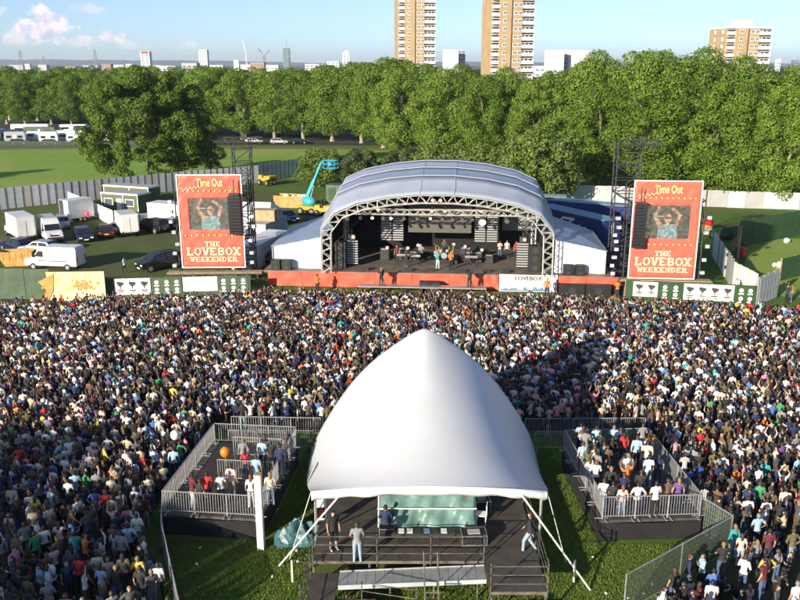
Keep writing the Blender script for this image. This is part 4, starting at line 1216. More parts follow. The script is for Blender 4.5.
# left front line
hoarding('weathered dark green plywood hoarding at the left edge of the crowd', (-44.0, 71.3), (-30.6, 71.1), 2.75, 'ply_green', 2.4, grp='green hoardings before the car park')
hoarding('low green plywood hoarding running from the orange mural to the left red banner', (-30.6, 71.1), (-13.4, 72.9), 1.75, 'ply_green', 1.2, grp='green hoardings before the car park')
t = thing('mural_board', 'cream and orange painted mural board standing before the green hoarding', 'board', (-30.7, 70.55, 0), R(3))
MB().box((2.55, 0, 1.3), (4.9, .08, 2.6)).build('board', MATS['cream_board'], t)
MB().slab([(0, -.05, .0), (.55, -.05, .9), (.7, -.05, 2.45), (-.65, -.05, 1.75), (.0, -.05, 1.0), (-.5, -.05, 0)], .05).build('torn_flap', MATS['orange_print'], t)
rs = random.Random(8)
m = MB()
for k in range(46):
    x = 3.15 + rs.gauss(0, .5); z = 1.35 + rs.gauss(0, .42)
    m.bar((x, -.045 - k * .0004, z), (x, -.052 - k * .0004, z), rs.uniform(.06, .17), n=7)
m.build('orange_splash', MATS['orange_print'], t)['kind'] = 'stuff'
m = MB()
for k in range(22):
    x = 1.2 + rs.gauss(0, .6); z = 1.6 + rs.gauss(0, .5)
    m.bar((x, -.043 - k * .0004, z), (x, -.049 - k * .0004, z), rs.uniform(.05, .14), n=7)
m.build('yellow_splash', MATS['yellow_print'], t)['kind'] = 'stuff'
poster('white poster with three black tree emblems right of the orange mural', (-25.2, 71.67), (-22.1, 71.99), .25, 1.72)
poster('green poster with rows of pale emblems left of the left banner', (-22.0, 72.0), (-19.4, 72.27), .25, 1.7, 'ply_green', 'grid')
poster('torn white poster below the left red banner', (-19.3, 72.28), (-16.3, 72.6), .4, 1.72, 'white_print', 'none')
poster('green poster with pale emblems at the stage end of the left hoarding', (-16.2, 72.6), (-13.6, 72.88), .25, 1.7, 'ply_green', 'grid')
# right front line
ra, rb_ = Vector((19.6, 70.6)), Vector((30.2, 68.6))
hoarding('dark hoarding running right from the stage below the right red banner', (*ra, 0), (*rb_, 0), 1.9, 'dark_green', 1.2, grp='hoardings right of the stage')
def onr(f): v = ra.lerp(rb_, f); return (v.x, v.y)
poster('white poster with two black tree emblems at the foot of the right banner', onr(.06), onr(.25), .5, 1.8)
poster('green poster with pale rows right of the two-tree poster', onr(.265), onr(.43), .4, 1.8, 'dark_green', 'grid')
poster('long white poster with faint emblems below the right banner', onr(.45), onr(.83), .4, 1.82, 'white_print', 'tree')
poster('dark green poster with white emblems at the hoarding corner', onr(.85), onr(.985), .3, 1.85, 'dark_green', 'grid')
hoarding('grey printed hoarding turning back at the right end of the line', (30.3, 68.7, 0), (33.3, 71.6, 0), 2.6, 'steel_panel', 1.0, grp='hoardings right of the stage')
poster('grey poster with two rows of standing figures on the angled hoarding', (30.4, 68.75), (33.2, 71.45), .15, 2.5, 'steel_panel', 'figures')
# curved pale fence behind the right line
hoarding('pale curved hoarding sweeping back behind the right red banner', XY(711, 254) + (0,), XY(732, 289) + (0,), 2.6, ['steel_panel', 'white_wall', 'white_paint'], 1.2, grp='pale hoardings on the right')
hoarding('white curved hoarding joining the grey printed panels', XY(732, 289.5) + (0,), XY(755, 303) + (0,), 2.6, ['post_white', 'white_paint'], 1.2, grp='pale hoardings on the right')
hoarding('dark green painted hoarding enclosing the right-hand lawn', XY(738, 247) + (0,), XY(815, 232) + (0,), 3.0, 'dark_green', 2.4, grp='green hoardings on the right')
hoarding('short pale hoarding end at the corner of the right-hand lawn', XY(738, 262) + (0,), XY(740, 246) + (0,), 2.6, 'white_wall', 1.5, grp='pale hoardings on the right')
hoarding('dark green mesh fence at the lower right of the lawn', XY(780, 281) + (0,), XY(830, 268) + (0,), 2.2, 'dark_green', 2.4, grp='green hoardings on the right')
# long white perimeter wall under the right trees
hoarding('long whitish perimeter wall under the right-hand trees', (33, 123, 0), (82, 112, 0), 2.4, ['white_wall', 'steel_panel'], 2.4, cat='wall', name='perimeter_wall')
hoarding('dark blue-grey perimeter wall behind the lorries', (14, 126, 0), (33, 123, 0), 2.6, ['steel_panel'], 2.4, cat='wall', name='perimeter_wall')
# grey steel fence across the car park
hoarding('long grey steel sheet fence between the car park and the field', (-62, 113.2, 0), (-36, 136.6, 0), 3.0, ['steel_panel', 'steel_panel', 'steel_panel', 'steel_panel_tan'], 1.15, name='steel_fence', cat='fence', grp='grey steel fences')
hoarding('grey steel sheet fence continuing behind the green cabins', (-36, 136.7, 0), (-24.5, 146, 0), 3.0, ['steel_panel'], 1.15, name='steel_fence', cat='fence', grp='grey steel fences')
hoarding('shaded grey steel fence in front of the lime green tree', (-24.5, 146, 0), (-17.0, 157, 0), 3.2, ['steel_panel'], 1.15, name='steel_fence', cat='fence', grp='grey steel fences')
hoarding('low white slatted wall slanting behind the parked cars', XY(69, 205) + (0,), XY(114, 226) + (0,), 2.0, 'white_paint', 1.5, name='white_fence', cat='fence')
# far field fence
hoarding('low grey mesh fence before the caravans', (-150, 209, 0), (-62, 214, 0), 1.3, 'netting', 6.0, name='field_fence', cat='fence')

# ------------------------------------------------------------------ vehicles
def wheels(t, xs_, W, r=.33):
    tm = MB().bar((0, -.11, 0), (0, .11, 0), r, n=16).mesh('tyre'); tm.materials.append(MATS['tyre'])
    rm = MB().bar((0, -.118, 0), (0, .118, 0), r * .6, n=12).mesh('rim'); rm.materials.append(MATS['rim'])
    for x in xs_:
        for sy in (-1, 1):
            w = put('wheel', tm, None, t, loc=(x, sy * (W / 2 - .09), r)); put('rim', rm, None, w)
def shell(outline, hw):
    """side outline in x-z, half width as a function of z"""
    n = len(outline)
    vs = [(x, -hw(z), z) for x, z in outline] + [(x, hw(z), z) for x, z in outline]
    fs = [tuple(range(n)), tuple(range(2 * n - 1, n - 1, -1))] + [(i, n + i, n + (i + 1) % n, (i + 1) % n) for i in range(n)]
    return MB().add(vs, fs)
def bevel(o, w=.05, s=2):
    md = o.modifiers.new('bevel', 'BEVEL'); md.width = w; md.segments = s; md.limit_method = 'ANGLE'; md.angle_limit = R(25)
    return o
def car(label, loc, rz, paint, style='hatch', grp='parked cars', name='parked_car', cat='car'):
    W = 1.76
    if style == 'suv':
        L, Hh, belt = 4.5, 1.78, 1.08
        outl = [(-2.2, .38), (2.2, .38), (2.25, .75), (2.2, 1.0), (1.25, 1.1), (.6, 1.7), (-.2, 1.78), (-1.9, 1.74), (-2.2, 1.1), (-2.25, .7)]
        sidew = [[(1.02, 1.12), (.56, 1.6), (-.25, 1.66), (-.25, 1.12)], [(-.35, 1.12), (-.35, 1.66), (-1.85, 1.63), (-2.0, 1.12)]]
        ws = ((1.22, 1.13), (.62, 1.68)); rw = ((-2.2, 1.14), (-1.92, 1.70)); wx = (-1.35, 1.4); r = .38
    elif style == 'estate':
        L, Hh, belt = 4.5, 1.46, .92
        outl = [(-2.2, .3), (2.2, .3), (2.27, .62), (2.12, .82), (1.1, .95), (.35, 1.42), (-.5, 1.47), (-1.75, 1.42), (-2.2, .95), (-2.27, .6)]
        sidew = [[(.82, .96), (.3, 1.35), (-.35, 1.38), (-.35, .96)], [(-.44, .96), (-.44, 1.38), (-1.68, 1.34), (-1.98, .96)]]
        ws = ((1.08, .97), (.37, 1.40)); rw = ((-2.19, .98), (-1.78, 1.40)); wx = (-1.35, 1.4); r = .32
    else:
        L, Hh, belt = 4.1, 1.44, .92
        outl = [(-2.0, .3), (2.0, .3), (2.06, .6), (1.92, .8), (1.0, .94), (.3, 1.40), (-.4, 1.45), (-1.35, 1.38), (-1.95, .95), (-2.05, .6)]
        sidew = [[(.75, .95), (.26, 1.33), (-.3, 1.36), (-.3, .95)], [(-.38, .95), (-.38, 1.36), (-1.25, 1.30), (-1.62, .95)]]
        ws = ((.98, .96), (.32, 1.38)); rw = ((-1.93, .98), (-1.37, 1.36)); wx = (-1.25, 1.28); r = .31
    hw = lambda z: W / 2 if z < belt + .05 else W / 2 * (1 - .2 * (z - belt) / (Hh - belt))
    t = thing(name, label, cat, loc, rz, grp)
    bevel(shell(outl, hw).build('body', MATS[paint], t), .06)
    for sy in (-1, 1):
        for q in sidew:
            MB().add([(x, sy * (hw(z) + .012), z) for x, z in q], [(0, 1, 2, 3)]).build('side_window', MATS['glass'], t)
    def lid(p, q, s, nm):
        k = .05 if s > 0 else -.05
        MB().add([(p[0] + s * .03, -hw(p[1]) * .9, p[1] + .02), (p[0] + s * .03, hw(p[1]) * .9, p[1] + .02), (q[0] + s * .03, hw(q[1]) * .9, q[1] + .0), (q[0] + s * .03, -hw(q[1]) * .9, q[1] + .0)], [(0, 1, 2, 3)]).build(nm, MATS['glass'], t)
    lid(ws[0], ws[1], 1, 'windscreen'); lid(rw[0], rw[1], -1, 'rear_window')
    xf = outl[2][0]; xr = outl[-1][0]; zl = outl[2][1] + .04
    for sy in (-1, 1):
        MB().box((xf - .05, sy * .62, zl), (.12, .36, .15)).build('headlight', MATS['light_lens'], t)
        MB().box((xr + .06, sy * .7, zl + .12), (.12, .24, .2)).build('tail_light', MATS['tail_lens'], t)
        MB().box((ws[0][0] - .22, sy * (W / 2 + .08), belt + .08), (.1, .16, .12)).build('mirror', MATS[paint], t)
    MB().box((xf + .005, 0, .45), (.05, .5, .12)).build('number_plate', MATS['white_print'], t)
    MB().box((xr - .005, 0, .62), (.05, .5, .12)).build('number_plate', MATS['plate_yellow'], t)
    wheels(t, wx, W, r)
    return t
def van(label, loc, rz, grp='white vans in the car park', L=5.4, Hh=2.45, name='white_van', ladder=False, stripe=False):
    W = 1.95; h2 = L / 2
    outl = [(-h2, .42), (h2 - .05, .42), (h2, .85), (h2 - .25, 1.12), (h2 - .95, 1.32), (h2 - 1.65, Hh - .25), (h2 - 2.15, Hh), (-h2 + .1, Hh), (-h2, Hh - .25)]
    hw = lambda z: W / 2 if z < 1.3 else W / 2 * (1 - .12 * (z - 1.3) / (Hh - 1.3))
    t = thing(name, label, 'van', loc, rz, grp)
    bevel(shell(outl, hw).build('body', MATS['car_white'], t), .07)
    p, q = outl[4], outl[5]
    MB().add([(p[0] + .025, -hw(p[1]) * .9, p[1] + .05), (p[0] + .025, hw(p[1]) * .9, p[1] + .05), (q[0] + .03, hw(q[1]) * .88, q[1] - .08), (q[0] + .03, -hw(q[1]) * .88, q[1] - .08)], [(0, 1, 2, 3)]).build('windscreen', MATS['glass'], t)
    for sy in (-1, 1):
        MB().add([(x, sy * (hw(z) + .012), z) for x, z in ((h2 - 1.15, 1.38), (h2 - 1.62, Hh - .42), (h2 - 2.1, Hh - .42), (h2 - 2.1, 1.34))], [(0, 1, 2, 3)]).build('side_window', MATS['glass'], t)
        MB().box((h2 - .12, sy * .68, 1.0), (.2, .34, .2)).build('headlight', MATS['light_lens'], t)
        MB().box((-h2 - .005, sy * .85, 1.1), (.05, .16, .5)).build('tail_light', MATS['tail_lens'], t)
        MB().box((h2 - 1.1, sy * (W / 2 + .1), 1.45), (.12, .18, .26)).build('mirror', MATS['black_paint'], t)
        MB().box((-.3, sy * (W / 2 + .004), .95), (L * .55, .02, .07)).build('rubbing_strip', MATS['dark_steel'], t)
    MB().box((h2 - .02, 0, .58), (.1, 1.6, .24)).build('bumper', MATS['dark_steel'], t)
    MB().box((h2 + .0, 0, .9), (.04, .9, .16)).build('grille', MATS['black_paint'], t)
    if ladder:
        m = MB()
        for k in range(5): m.box((-h2 + .6 + k * .75, 0, Hh + .06), (.06, 1.5, .05))
        m.build('roof_bars', MATS['galv'], t)
    wheels(t, (-h2 + 1.0, h2 - .95), W, .34)
    return t
def box_van(label, loc, rz, grp='white vans in the car park', L=4.4, Hh=2.9, open_=False, cab=True, name='box_van', cat='van', paint='car_white'):
    t = thing(name, label, cat, loc, rz, grp)
    W = 2.15; x0 = -L / 2 - .6; x1 = L / 2 - .6
    if open_:
        m = MB().box(((x0 + x1) / 2, -W / 2, .6 + (Hh - .6) / 2), (L, .05, Hh - .6)).box(((x0 + x1) / 2, W / 2, .6 + (Hh - .6) / 2), (L, .05, Hh - .6)).box(((x0 + x1) / 2, 0, Hh), (L, W + .05, .05)).box(((x0 + x1) / 2, 0, .58), (L, W, .06)).box((x1, 0, .6 + (Hh - .6) / 2), (.05, W - .06, Hh - .66))
        m.build('box_body', MATS[paint], t)
        MB().box((x0 - .02, -W / 4 - .02, .62 + (Hh - .6) / 2), (.05, W / 2 - .04, Hh - .7)).build('rear_door', MATS[paint], t)
    else:
        bevel(MB().box(((x0 + x1) / 2, 0, .62 + (Hh - .62) / 2), (L, W, Hh - .62)).build('box_body', MATS[paint], t), .06)
        MB().box((x0 - .012, 0, .7 + (Hh - .8) / 2), (.03, W - .25, Hh - .95)).build('rear_door', MATS['white_paint'], t)
        MB().box((x0 - .035, 0, 1.6), (.03, .03, 1.7)).build('door_bar', MATS['galv'], t)
    MB().box(((x0 + x1) / 2, 0, .5), (L, 1.4, .16)).build('chassis', MATS['black_paint'], t)
    for sy in (-1, 1):
        MB().box((x0 - .02, sy * .9, .72), (.06, .14, .14)).build('tail_light', MATS['tail_lens'], t)
    if cab:
        outl = [(x1 + .03, .42), (x1 + 1.65, .42), (x1 + 1.72, .95), (x1 + 1.3, 1.22), (x1 + .75, 2.0), (x1 + .03, 2.08)]
        hw = lambda z: .95 if z < 1.2 else .95 - .1 * (z - 1.2)
        bevel(shell(outl, hw).build('cab', MATS[paint], t), .06)
        MB().add([(x1 + 1.3, -.82, 1.28), (x1 + 1.3, .82, 1.28), (x1 + .83, .78, 1.94), (x1 + .83, -.78, 1.94)], [(0, 1, 2, 3)]).build('windscreen', MATS['glass'], t)
        for sy in (-1, 1):
            MB().add([(x, sy * (hw(z) + .012), z) for x, z in ((x1 + 1.1, 1.28), (x1 + .72, 1.9), (x1 + .15, 1.92), (x1 + .15, 1.28))], [(0, 1, 2, 3)]).build('side_window', MATS['glass'], t)
            MB().box((x1 + 1.68, sy * .7, .85), (.1, .26, .16)).build('headlight', MATS['light_lens'], t)
        wheels(t, (x0 + .9, x1 + .95), 1.95, .34)
    else:
        wheels(t, (x0 + L * .45, x0 + L * .62), 1.95, .32)
        MB().bar((x1, 0, .5), (x1 + 1.2, 0, .45), .05).bar((x1 + 1.1, 0, .45), (x1 + 1.1, 0, .05), .05).build('drawbar', MATS['dark_steel'], t)
    return t
def pz(x, y, z=0):
    p = G(x, y, z); return (p.x, p.y, 0)
box_van('white box van seen from behind at the far left of the car park', pz(21, 238), R(128), L=4.6, Hh=3.0)
van('white high-roofed panel van facing the hoarding beside the box van', pz(51, 239), R(-58), ladder=True, L=5.8, Hh=2.6)
car('pale silver car half hidden behind the high-roofed van', pz(63, 227), R(-70), 'car_silver', 'estate')
box_van('white box trailer with its rear door open and something pink inside', pz(82, 220), R(52), L=3.6, Hh=2.9, open_=True, cab=False, name='box_trailer', cat='trailer')
t = thing('pink_bundle', 'bright pink bundle at the open door of the white trailer', 'bundle', pz(87.5, 221), .3)
MB().ell((0, 0, 1.0), (.3, .3, .35)).ell((.1, .05, .62), (.28, .26, .3)).build('cloth', MATS['pink_cloth'], t, True)
car('dark navy estate car facing the viewer in the middle of the car park', pz(84, 240), R(-62), 'car_navy', 'estate')
car('dark red estate car seen from behind with yellow plate', pz(106, 236), R(112), 'car_maroon', 'estate')
car('pale blue hatchback tucked behind the small white box van', pz(120, 232), R(100), 'car_silver', 'hatch')
box_van('small white box van right of the dark red car', pz(127, 234), R(118), L=3.8, Hh=2.8)
car('black off-road car parked right of the small white box van', pz(152, 232), R(150), 'car_black', 'suv')
car('black hatchback mostly behind the left red banner', pz(166, 229), R(150), 'car_black', 'hatch')
van('large white panel van side-on just behind the orange mural', pz(56, 268), R(172), L=5.6, Hh=2.35)
car('silver hatchback behind the side-on white van', pz(40, 253), R(170), 'car_silver', 'hatch')
car('dark blue car near the left edge behind the orange skip', pz(17, 250), R(150), 'car_navy', 'hatch')
car('black off-road car with bright headlamps left of the left red banner', pz(160, 269), R(222), 'car_black', 'suv')
def skip(label, loc, rz, L=3.6, W=1.9, h=1.3, m='skip_orange', fill=True):
    t = thing('skip', label, 'skip', loc, rz)
    a, b = L / 2, W / 2
    prof = [(-a + .5, 0), (a - .5, 0), (a, h * .6), (a, h), (-a, h), (-a, h * .6)]
    for sy in (-1, 1):
        MB().slab([(x, sy * b, z + .05) for x, z in prof], .05).build('side', MATS[m], t)
        for k in range(5):
            MB().box((-a + .4 + k * (L - .8) / 4, sy * (b + .05), h * .72), (.08, .07, h * .5)).build('rib', MATS[m], t)
    MB().slab([(-a + .5, -b, .05), (-a + .5, b, .05), (-a, b, h * .6), (-a, b, h), (-a, -b, h), (-a, -b, h * .6)], .05).build('end', MATS[m], t)
    MB().slab([(a - .5, -b, .05), (a - .5, b, .05), (a, b, h), (a, -b, h)], .05).build('end', MATS[m], t)
    MB().box((0, 0, .08), (L - 1, W, .06)).build('floor', MATS[m], t)
    if fill:
        m_ = MB(); r_ = random.Random(2)
        for k in range(12):
            m_.ell((r_.uniform(-a * .7, a * .7), r_.uniform(-b * .6, b * .6), h * .85), (r_.uniform(.3, .5), r_.uniform(.25, .4), r_.uniform(.2, .4)), 8, 6)
        m_.build('rubbish', MATS['litter_white'], t, True)
    return t
skip('small orange skip behind the dark green hoarding at far left', pz(19, 265), R(8), 3.2, 1.6, 1.5, fill=False)
skip('large orange-yellow skip full of white rubbish sacks under the lime green tree', pz(293, 207), R(-14), 5.0, 2.2, 1.7)
# walker in the car park is built with the people
# green cabins
def cabin(label, loc, rz, L=6.0, W=2.6, h=2.5):
    t = thing('site_cabin', label, 'cabin', loc, rz, 'green site cabins')
    MB().box((0, 0, h / 2 + .1), (L, W, h)).build('wall', MATS['cabin_green'], t)
    MB().box((0, 0, h + .2), (L + .2, W + .2, .2)).build('roof_edge', MATS['white_paint'], t)
    MB().box((0, 0, h + .315), (L - .1, W - .1, .05)).build('roof', MATS['far_grey'], t)
    for x in (-1.9, 1.7):
        w = MB().box((x, -W / 2 - .02, 1.55), (1.5, .06, 1.0)).build('window', MATS['window_white'], t)
        MB().box((x, -W / 2 - .055, 1.55), (1.3, .02, .8)).build('pane', MATS['pane'], w)
    d = MB().box((-.1, -W / 2 - .02, 1.1), (.85, .05, 1.95)).build('door', MATS['white_paint'], t)
    MB().bar((.2, -W / 2 - .09, 1.1), (.2, -W / 2 - .09, 1.25), .03).build('handle', MATS['dark_steel'], d)
    for y in (-W / 2 - .03, ):
        for x in (-L / 2 + .03, 0.6, L / 2 - .03):
            MB().box((x, y, h / 2 + .1), (.12, .05, h)).build('batten', MATS['white_paint'], t)
cabin('green site cabin with white trim and grey roof, nearer of the pair', pz(127, 212), R(-22), 6.2)
cabin('green site cabin with white trim, further back behind the first', pz(133, 204), R(-22), 8.0)
# stacked barriers / ramp lying by the white van
hoarding('low pale slatted panels standing behind the black off-road car', pz(140, 221), pz(176, 217), 1.0, 'galv', 1.2, name='barrier_panels', cat='fence')

# backstage left: blue telescopic lift, yellow plant, generator, cars
def lift():
    t = thing('boom_lift', 'bright blue telescopic boom lift raised beside the orange-yellow skip', 'boom lift', pz(310, 214), R(-30))
    MB().box((0, 0, .95), (2.6, 1.8, .5)).build('chassis', MATS['plant_yellow'], t)
    wheels(t, (-.95, .95), 2.0, .5)
    MB().ell((-.1, 0, 1.75), (1.15, .75, .75), 12, 8).build('turret', MATS['lift_blue'], t, True)
    a = Vector((-.6, 0, 1.9)); b = Vector((1.9, .3, 7.1))
    MB().tube([a, a.lerp(b, .55)], [.32, .27], 4).build('lower_boom', MATS['lift_blue'], t)
    MB().tube([a.lerp(b, .5), b], [.2, .17], 4).build('upper_boom', MATS['lift_blue'], t)
    MB().bar(a.lerp(b, .1) + Vector((.5, 0, -.2)), a.lerp(b, .42) + Vector((.25, 0, -.1)), .08).build('hydraulic_ram', MATS['rim'], t)
    c = b + Vector((.9, .2, -.2))
    MB().tube([b, b + Vector((.3, .05, .15)), c + Vector((-.5, 0, -.1))], [.17, .14, .12], 5).build('jib', MATS['lift_blue'], t)
    m = MB()
    for z in (-.5, .05, .55):
        for p, q in (((-.9, -.45), (.9, -.45)), ((.9, -.45), (.9, .45)), ((.9, .45), (-.9, .45)), ((-.9, .45), (-.9, -.45))):
            m.bar(c + Vector((p[0] + .5, p[1], z)), c + Vector((q[0] + .5, q[1], z)), .05, n=5)
    for p in ((-.9, -.45), (.9, -.45), (.9, .45), (-.9, .45), (0, -.45), (0, .45)):
        m.bar(c + Vector((p[0] + .5, p[1], -.5)), c + Vector((p[0] + .5, p[1], .55)), .05, n=5)
    m.box(c + Vector((.5, 0, -.52)), (1.8, .9, .06))
    m.build('basket', MATS['lift_blue'], t)
    MB().box(c + Vector((.5, -.2, .1)), (.4, .3, .5)).build('control_box', MATS['galv'], t)
lift()
def dumper(label, loc, rz, s=1.0):
    t = thing('site_dumper', label, 'dumper', loc, rz, 'yellow plant backstage')
    t.scale = (s, s, s)
    MB().box((-.6, 0, .9), (1.5, 1.3, .5)).box((-.9, 0, 1.3), (.8, 1.1, .4)).build('body', MATS['plant_yellow'], t)
    MB().slab([(.2, -.75, .7), (1.4, -.75, 1.1), (1.6, -.75, 1.5), (.1, -.75, 1.5)], -1.5).build('hopper', MATS['plant_yellow'], t)
    MB().bar((-.2, -.5, 1.1), (-.3, -.5, 2.2), .05).bar((-.2, .5, 1.1), (-.3, .5, 2.2), .05).bar((-.3, -.5, 2.2), (-.3, .5, 2.2), .05).build('roll_bar', MATS['dark_steel'], t)
    MB().box((-.45, 0, 1.3), (.5, .5, .5)).build('seat', MATS['black_paint'], t)
    wheels(t, (-.9, .8), 1.7, .45)
dumper('yellow site dumper at the foot of the blue boom lift', pz(325, 216), R(-20), 1.0)
dumper('small yellow dumper by the steel fence left of the lime tree', pz(267, 185), R(-40), 1.1)
car('dark estate car beside the blue boom lift', pz(287, 221), R(-60), 'car_navy', 'estate', 'cars backstage')
t = thing('generator', 'boxy dark green generator behind the left of the stage roof', 'generator', pz(345, 204), R(-15))
MB().box((0, 0, 1.5), (5.0, 2.3, 2.6)).build('body', MATS['gen_green'], t)
MB().box((0, 0, 2.85), (5.1, 2.4, .1)).build('roof', MATS['gen_green'], t)
for x in (-1.6, 0, 1.6):
    MB().box((x, -1.17, 1.6), (1.1, .05, 1.8)).build('door', MATS['dark_green'], t)
MB().bar((1.8, .4, 2.9), (1.8, .4, 3.5), .12).build('exhaust', MATS['galv'], t)
t = thing('white_marquee', 'small white marquee between the left banner and the orange skip', 'marquee', pz(257, 226), R(-10), )
MB().box((0, 0, 1.1), (4.6, 3.6, 2.2)).build('wall', MATS['white_sheet'], t)
MB().add([(-2.5, -2, 2.2), (2.5, -2, 2.2), (2.5, 2, 2.2), (-2.5, 2, 2.2), (-2.0, 0, 3.1), (2.0, 0, 3.1)], [(0, 1, 5, 4), (1, 2, 5), (2, 3, 4, 5), (3, 0, 4)]).build('roof', MATS['white_sheet'], t)
def container(label, loc, rz, L, m='steel_panel', h=2.5, W=2.4, top=None, grp='backstage containers', name='container'):
    t = thing(name, label, 'container', loc, rz, grp)
    MB().box((0, 0, h / 2 + .1), (L, W, h)).build('body', MATS[m], t)
    rib = MB().box((0, 0, h / 2 + .1), (.09, W + .07, h - .25)).mesh('rib'); rib.materials.append(MATS[m])
    n = int(L / .55)
    for k in range(n): put('rib', rib, None, t, loc=(-L / 2 + L * (k + .5) / n, 0, 0))
    MB().box((0, 0, h + .14), (L + .06, W + .06, .08)).build('roof', MATS[top or m], t)
    MB().box((L / 2 + .02, 0, h / 2 + .1), (.05, W - .2, h - .2)).build('door', MATS[m], t)
container('grey container with pale roof right of the left red banner', pz(262, 262), R(74), 9.0, 'steel_panel', 2.4, top='white_paint')
container('second pale roofed container nearer the left wing tent', pz(268, 243), R(74), 6.0, 'steel_panel', 2.6, top='white_wall')
t = thing('plywood_crates', 'brown plywood crate on the backstage container', 'crate', (*pz(266, 244)[:2], 2.78), R(-5))
MB().box((0, 0, .6), (2.6, 1.5, 1.2)).build('box', MATS['wood_ply'], t); MB().box((0, 0, 1.23), (2.7, 1.6, .06)).build('lid', MATS['wood_ply'], t)
van('white van half hidden behind the left scaffold', pz(249, 246), R(75), L=5.0, Hh=2.3, grp='vans backstage')
car('dark car in the shade left of the left wing tent', pz(268, 262), R(80), 'car_black', 'hatch', 'cars backstage')
container('white cabin behind the left banner scaffold', pz(170, 222), R(-20), 5.0, 'white_paint', 2.4, grp='cabins')

# right: blue lorries
def lorry_trailer(label, loc, rz, L, m, top, h=3.9, emblem=False, name='lorry_trailer'):
    t = thing(name, label, 'lorry trailer', loc, rz, 'lorries backstage')
    W = 2.5
    bevel(MB().box((0, 0, 1.1 + (h - 1.1) / 2), (L, W, h - 1.1)).build('box_body', MATS[m], t), .06)
    MB().box((0, 0, h + .02), (L - .1, W - .1, .05)).build('roof', MATS[top], t)
    MB().box((0, 0, .95), (L - .5, 1.2, .3)).build('chassis', MATS['black_paint'], t)
    MB().box((L / 2 + .01, -.6, 2.4), (.04, 1.1, 2.5)).box((L / 2 + .01, .6, 2.4), (.04, 1.1, 2.5)).build('rear_door', MATS[m], t)
    MB().bar((L / 2 + .06, -.15, 1.2), (L / 2 + .06, -.15, 3.7), .03).bar((L / 2 + .06, .15, 1.2), (L / 2 + .06, .15, 3.7), .03).build('door_bar', MATS['galv'], t)
    for sy in (-1, 1):
        MB().box((L / 2 + .04, sy * .9, 1.15), (.06, .4, .16)).build('tail_light', MATS['orange_plastic'], t)
    if emblem:
        y = -W / 2 - .012
        for k, poly in enumerate(([(-2.2, 2.4), (-.9, 3.4), (-.5, 3.4), (-1.7, 2.4)], [(-.9, 3.5), (1.2, 3.6), (1.2, 3.3), (-.7, 3.25)], [(-.3, 2.4), (.5, 3.3), (.9, 3.3), (.1, 2.4)], [(1.0, 2.6), (2.2, 3.1), (1.6, 2.4)], [(2.1, 2.4), (3.1, 3.0), (2.9, 2.4)])):
            MB().add([(x, y - .002 * k, z) for x, z in poly], [tuple(range(len(poly)))]).build('emblem', MATS['white_print'], t)
    wheels(t, (L / 2 - 1.5, L / 2 - 2.8, L / 2 - 4.1), 2.4, .5)
    MB().box((-L / 2 + 2.0, -.8, .5), (.15, .15, 1.0)).box((-L / 2 + 2.0, .8, .5), (.15, .15, 1.0)).build('landing_leg', MATS['dark_steel'], t)
    return t
lorry_trailer('deep blue lorry trailer with white emblem behind the right wing tent', (19.7, 92.9, 0), R(-61), 11.6, 'truck_blue', 'trailer_blue', 4.0, True)
lorry_trailer('dark blue lorry trailer with pale roof behind the first one', (24.0, 104.0, 0), R(-32), 10.5, 'truck_blue', 'truck_top', 3.3)
lorry_trailer('low dark lorry trailer furthest back behind the stage roof', (17.5, 110.5, 0), R(-12), 9.0, 'car_black', 'truck_top', 3.2)
t = thing('lorry_cab', 'pale lorry cab seen just left of the right scaffold mast', 'lorry', (31.2, 107.5, 0), R(-140), 'lorries backstage')
bevel(shell([(-1.1, .7), (1.2, .7), (1.28, 1.6), (1.05, 3.2), (.6, 3.5), (-1.1, 3.5)], lambda z: 1.2).build('body', MATS['truck_top'], t), .1)
MB().add([(1.29, -1.0, 1.8), (1.29, 1.0, 1.8), (1.1, 1.0, 2.9), (1.1, -1.0, 2.9)], [(0, 1, 2, 3)]).build('windscreen', MATS['glass'], t)
for sy in (-1, 1):
    MB().add([(x, sy * 1.215, z) for x, z in ((.9, 1.8), (.8, 2.8), (0, 2.8), (0, 1.8))], [(0, 1, 2, 3)]).build('side_window', MATS['glass'], t)
    MB().box((1.27, sy * .85, 1.05), (.08, .35, .2)).build('headlight', MATS['light_lens'], t)
MB().box((-2.6, 0, 2.4), (3.0, 2.4, 2.6)).build('box_body', MATS['far_white'], t)
wheels(t, (.3, -2.8), 2.3, .5)
van('white van under the trees left of the right banner', (35.5, 112, 0), R(200), L=5.2, Hh=2.4, grp='vans backstage')
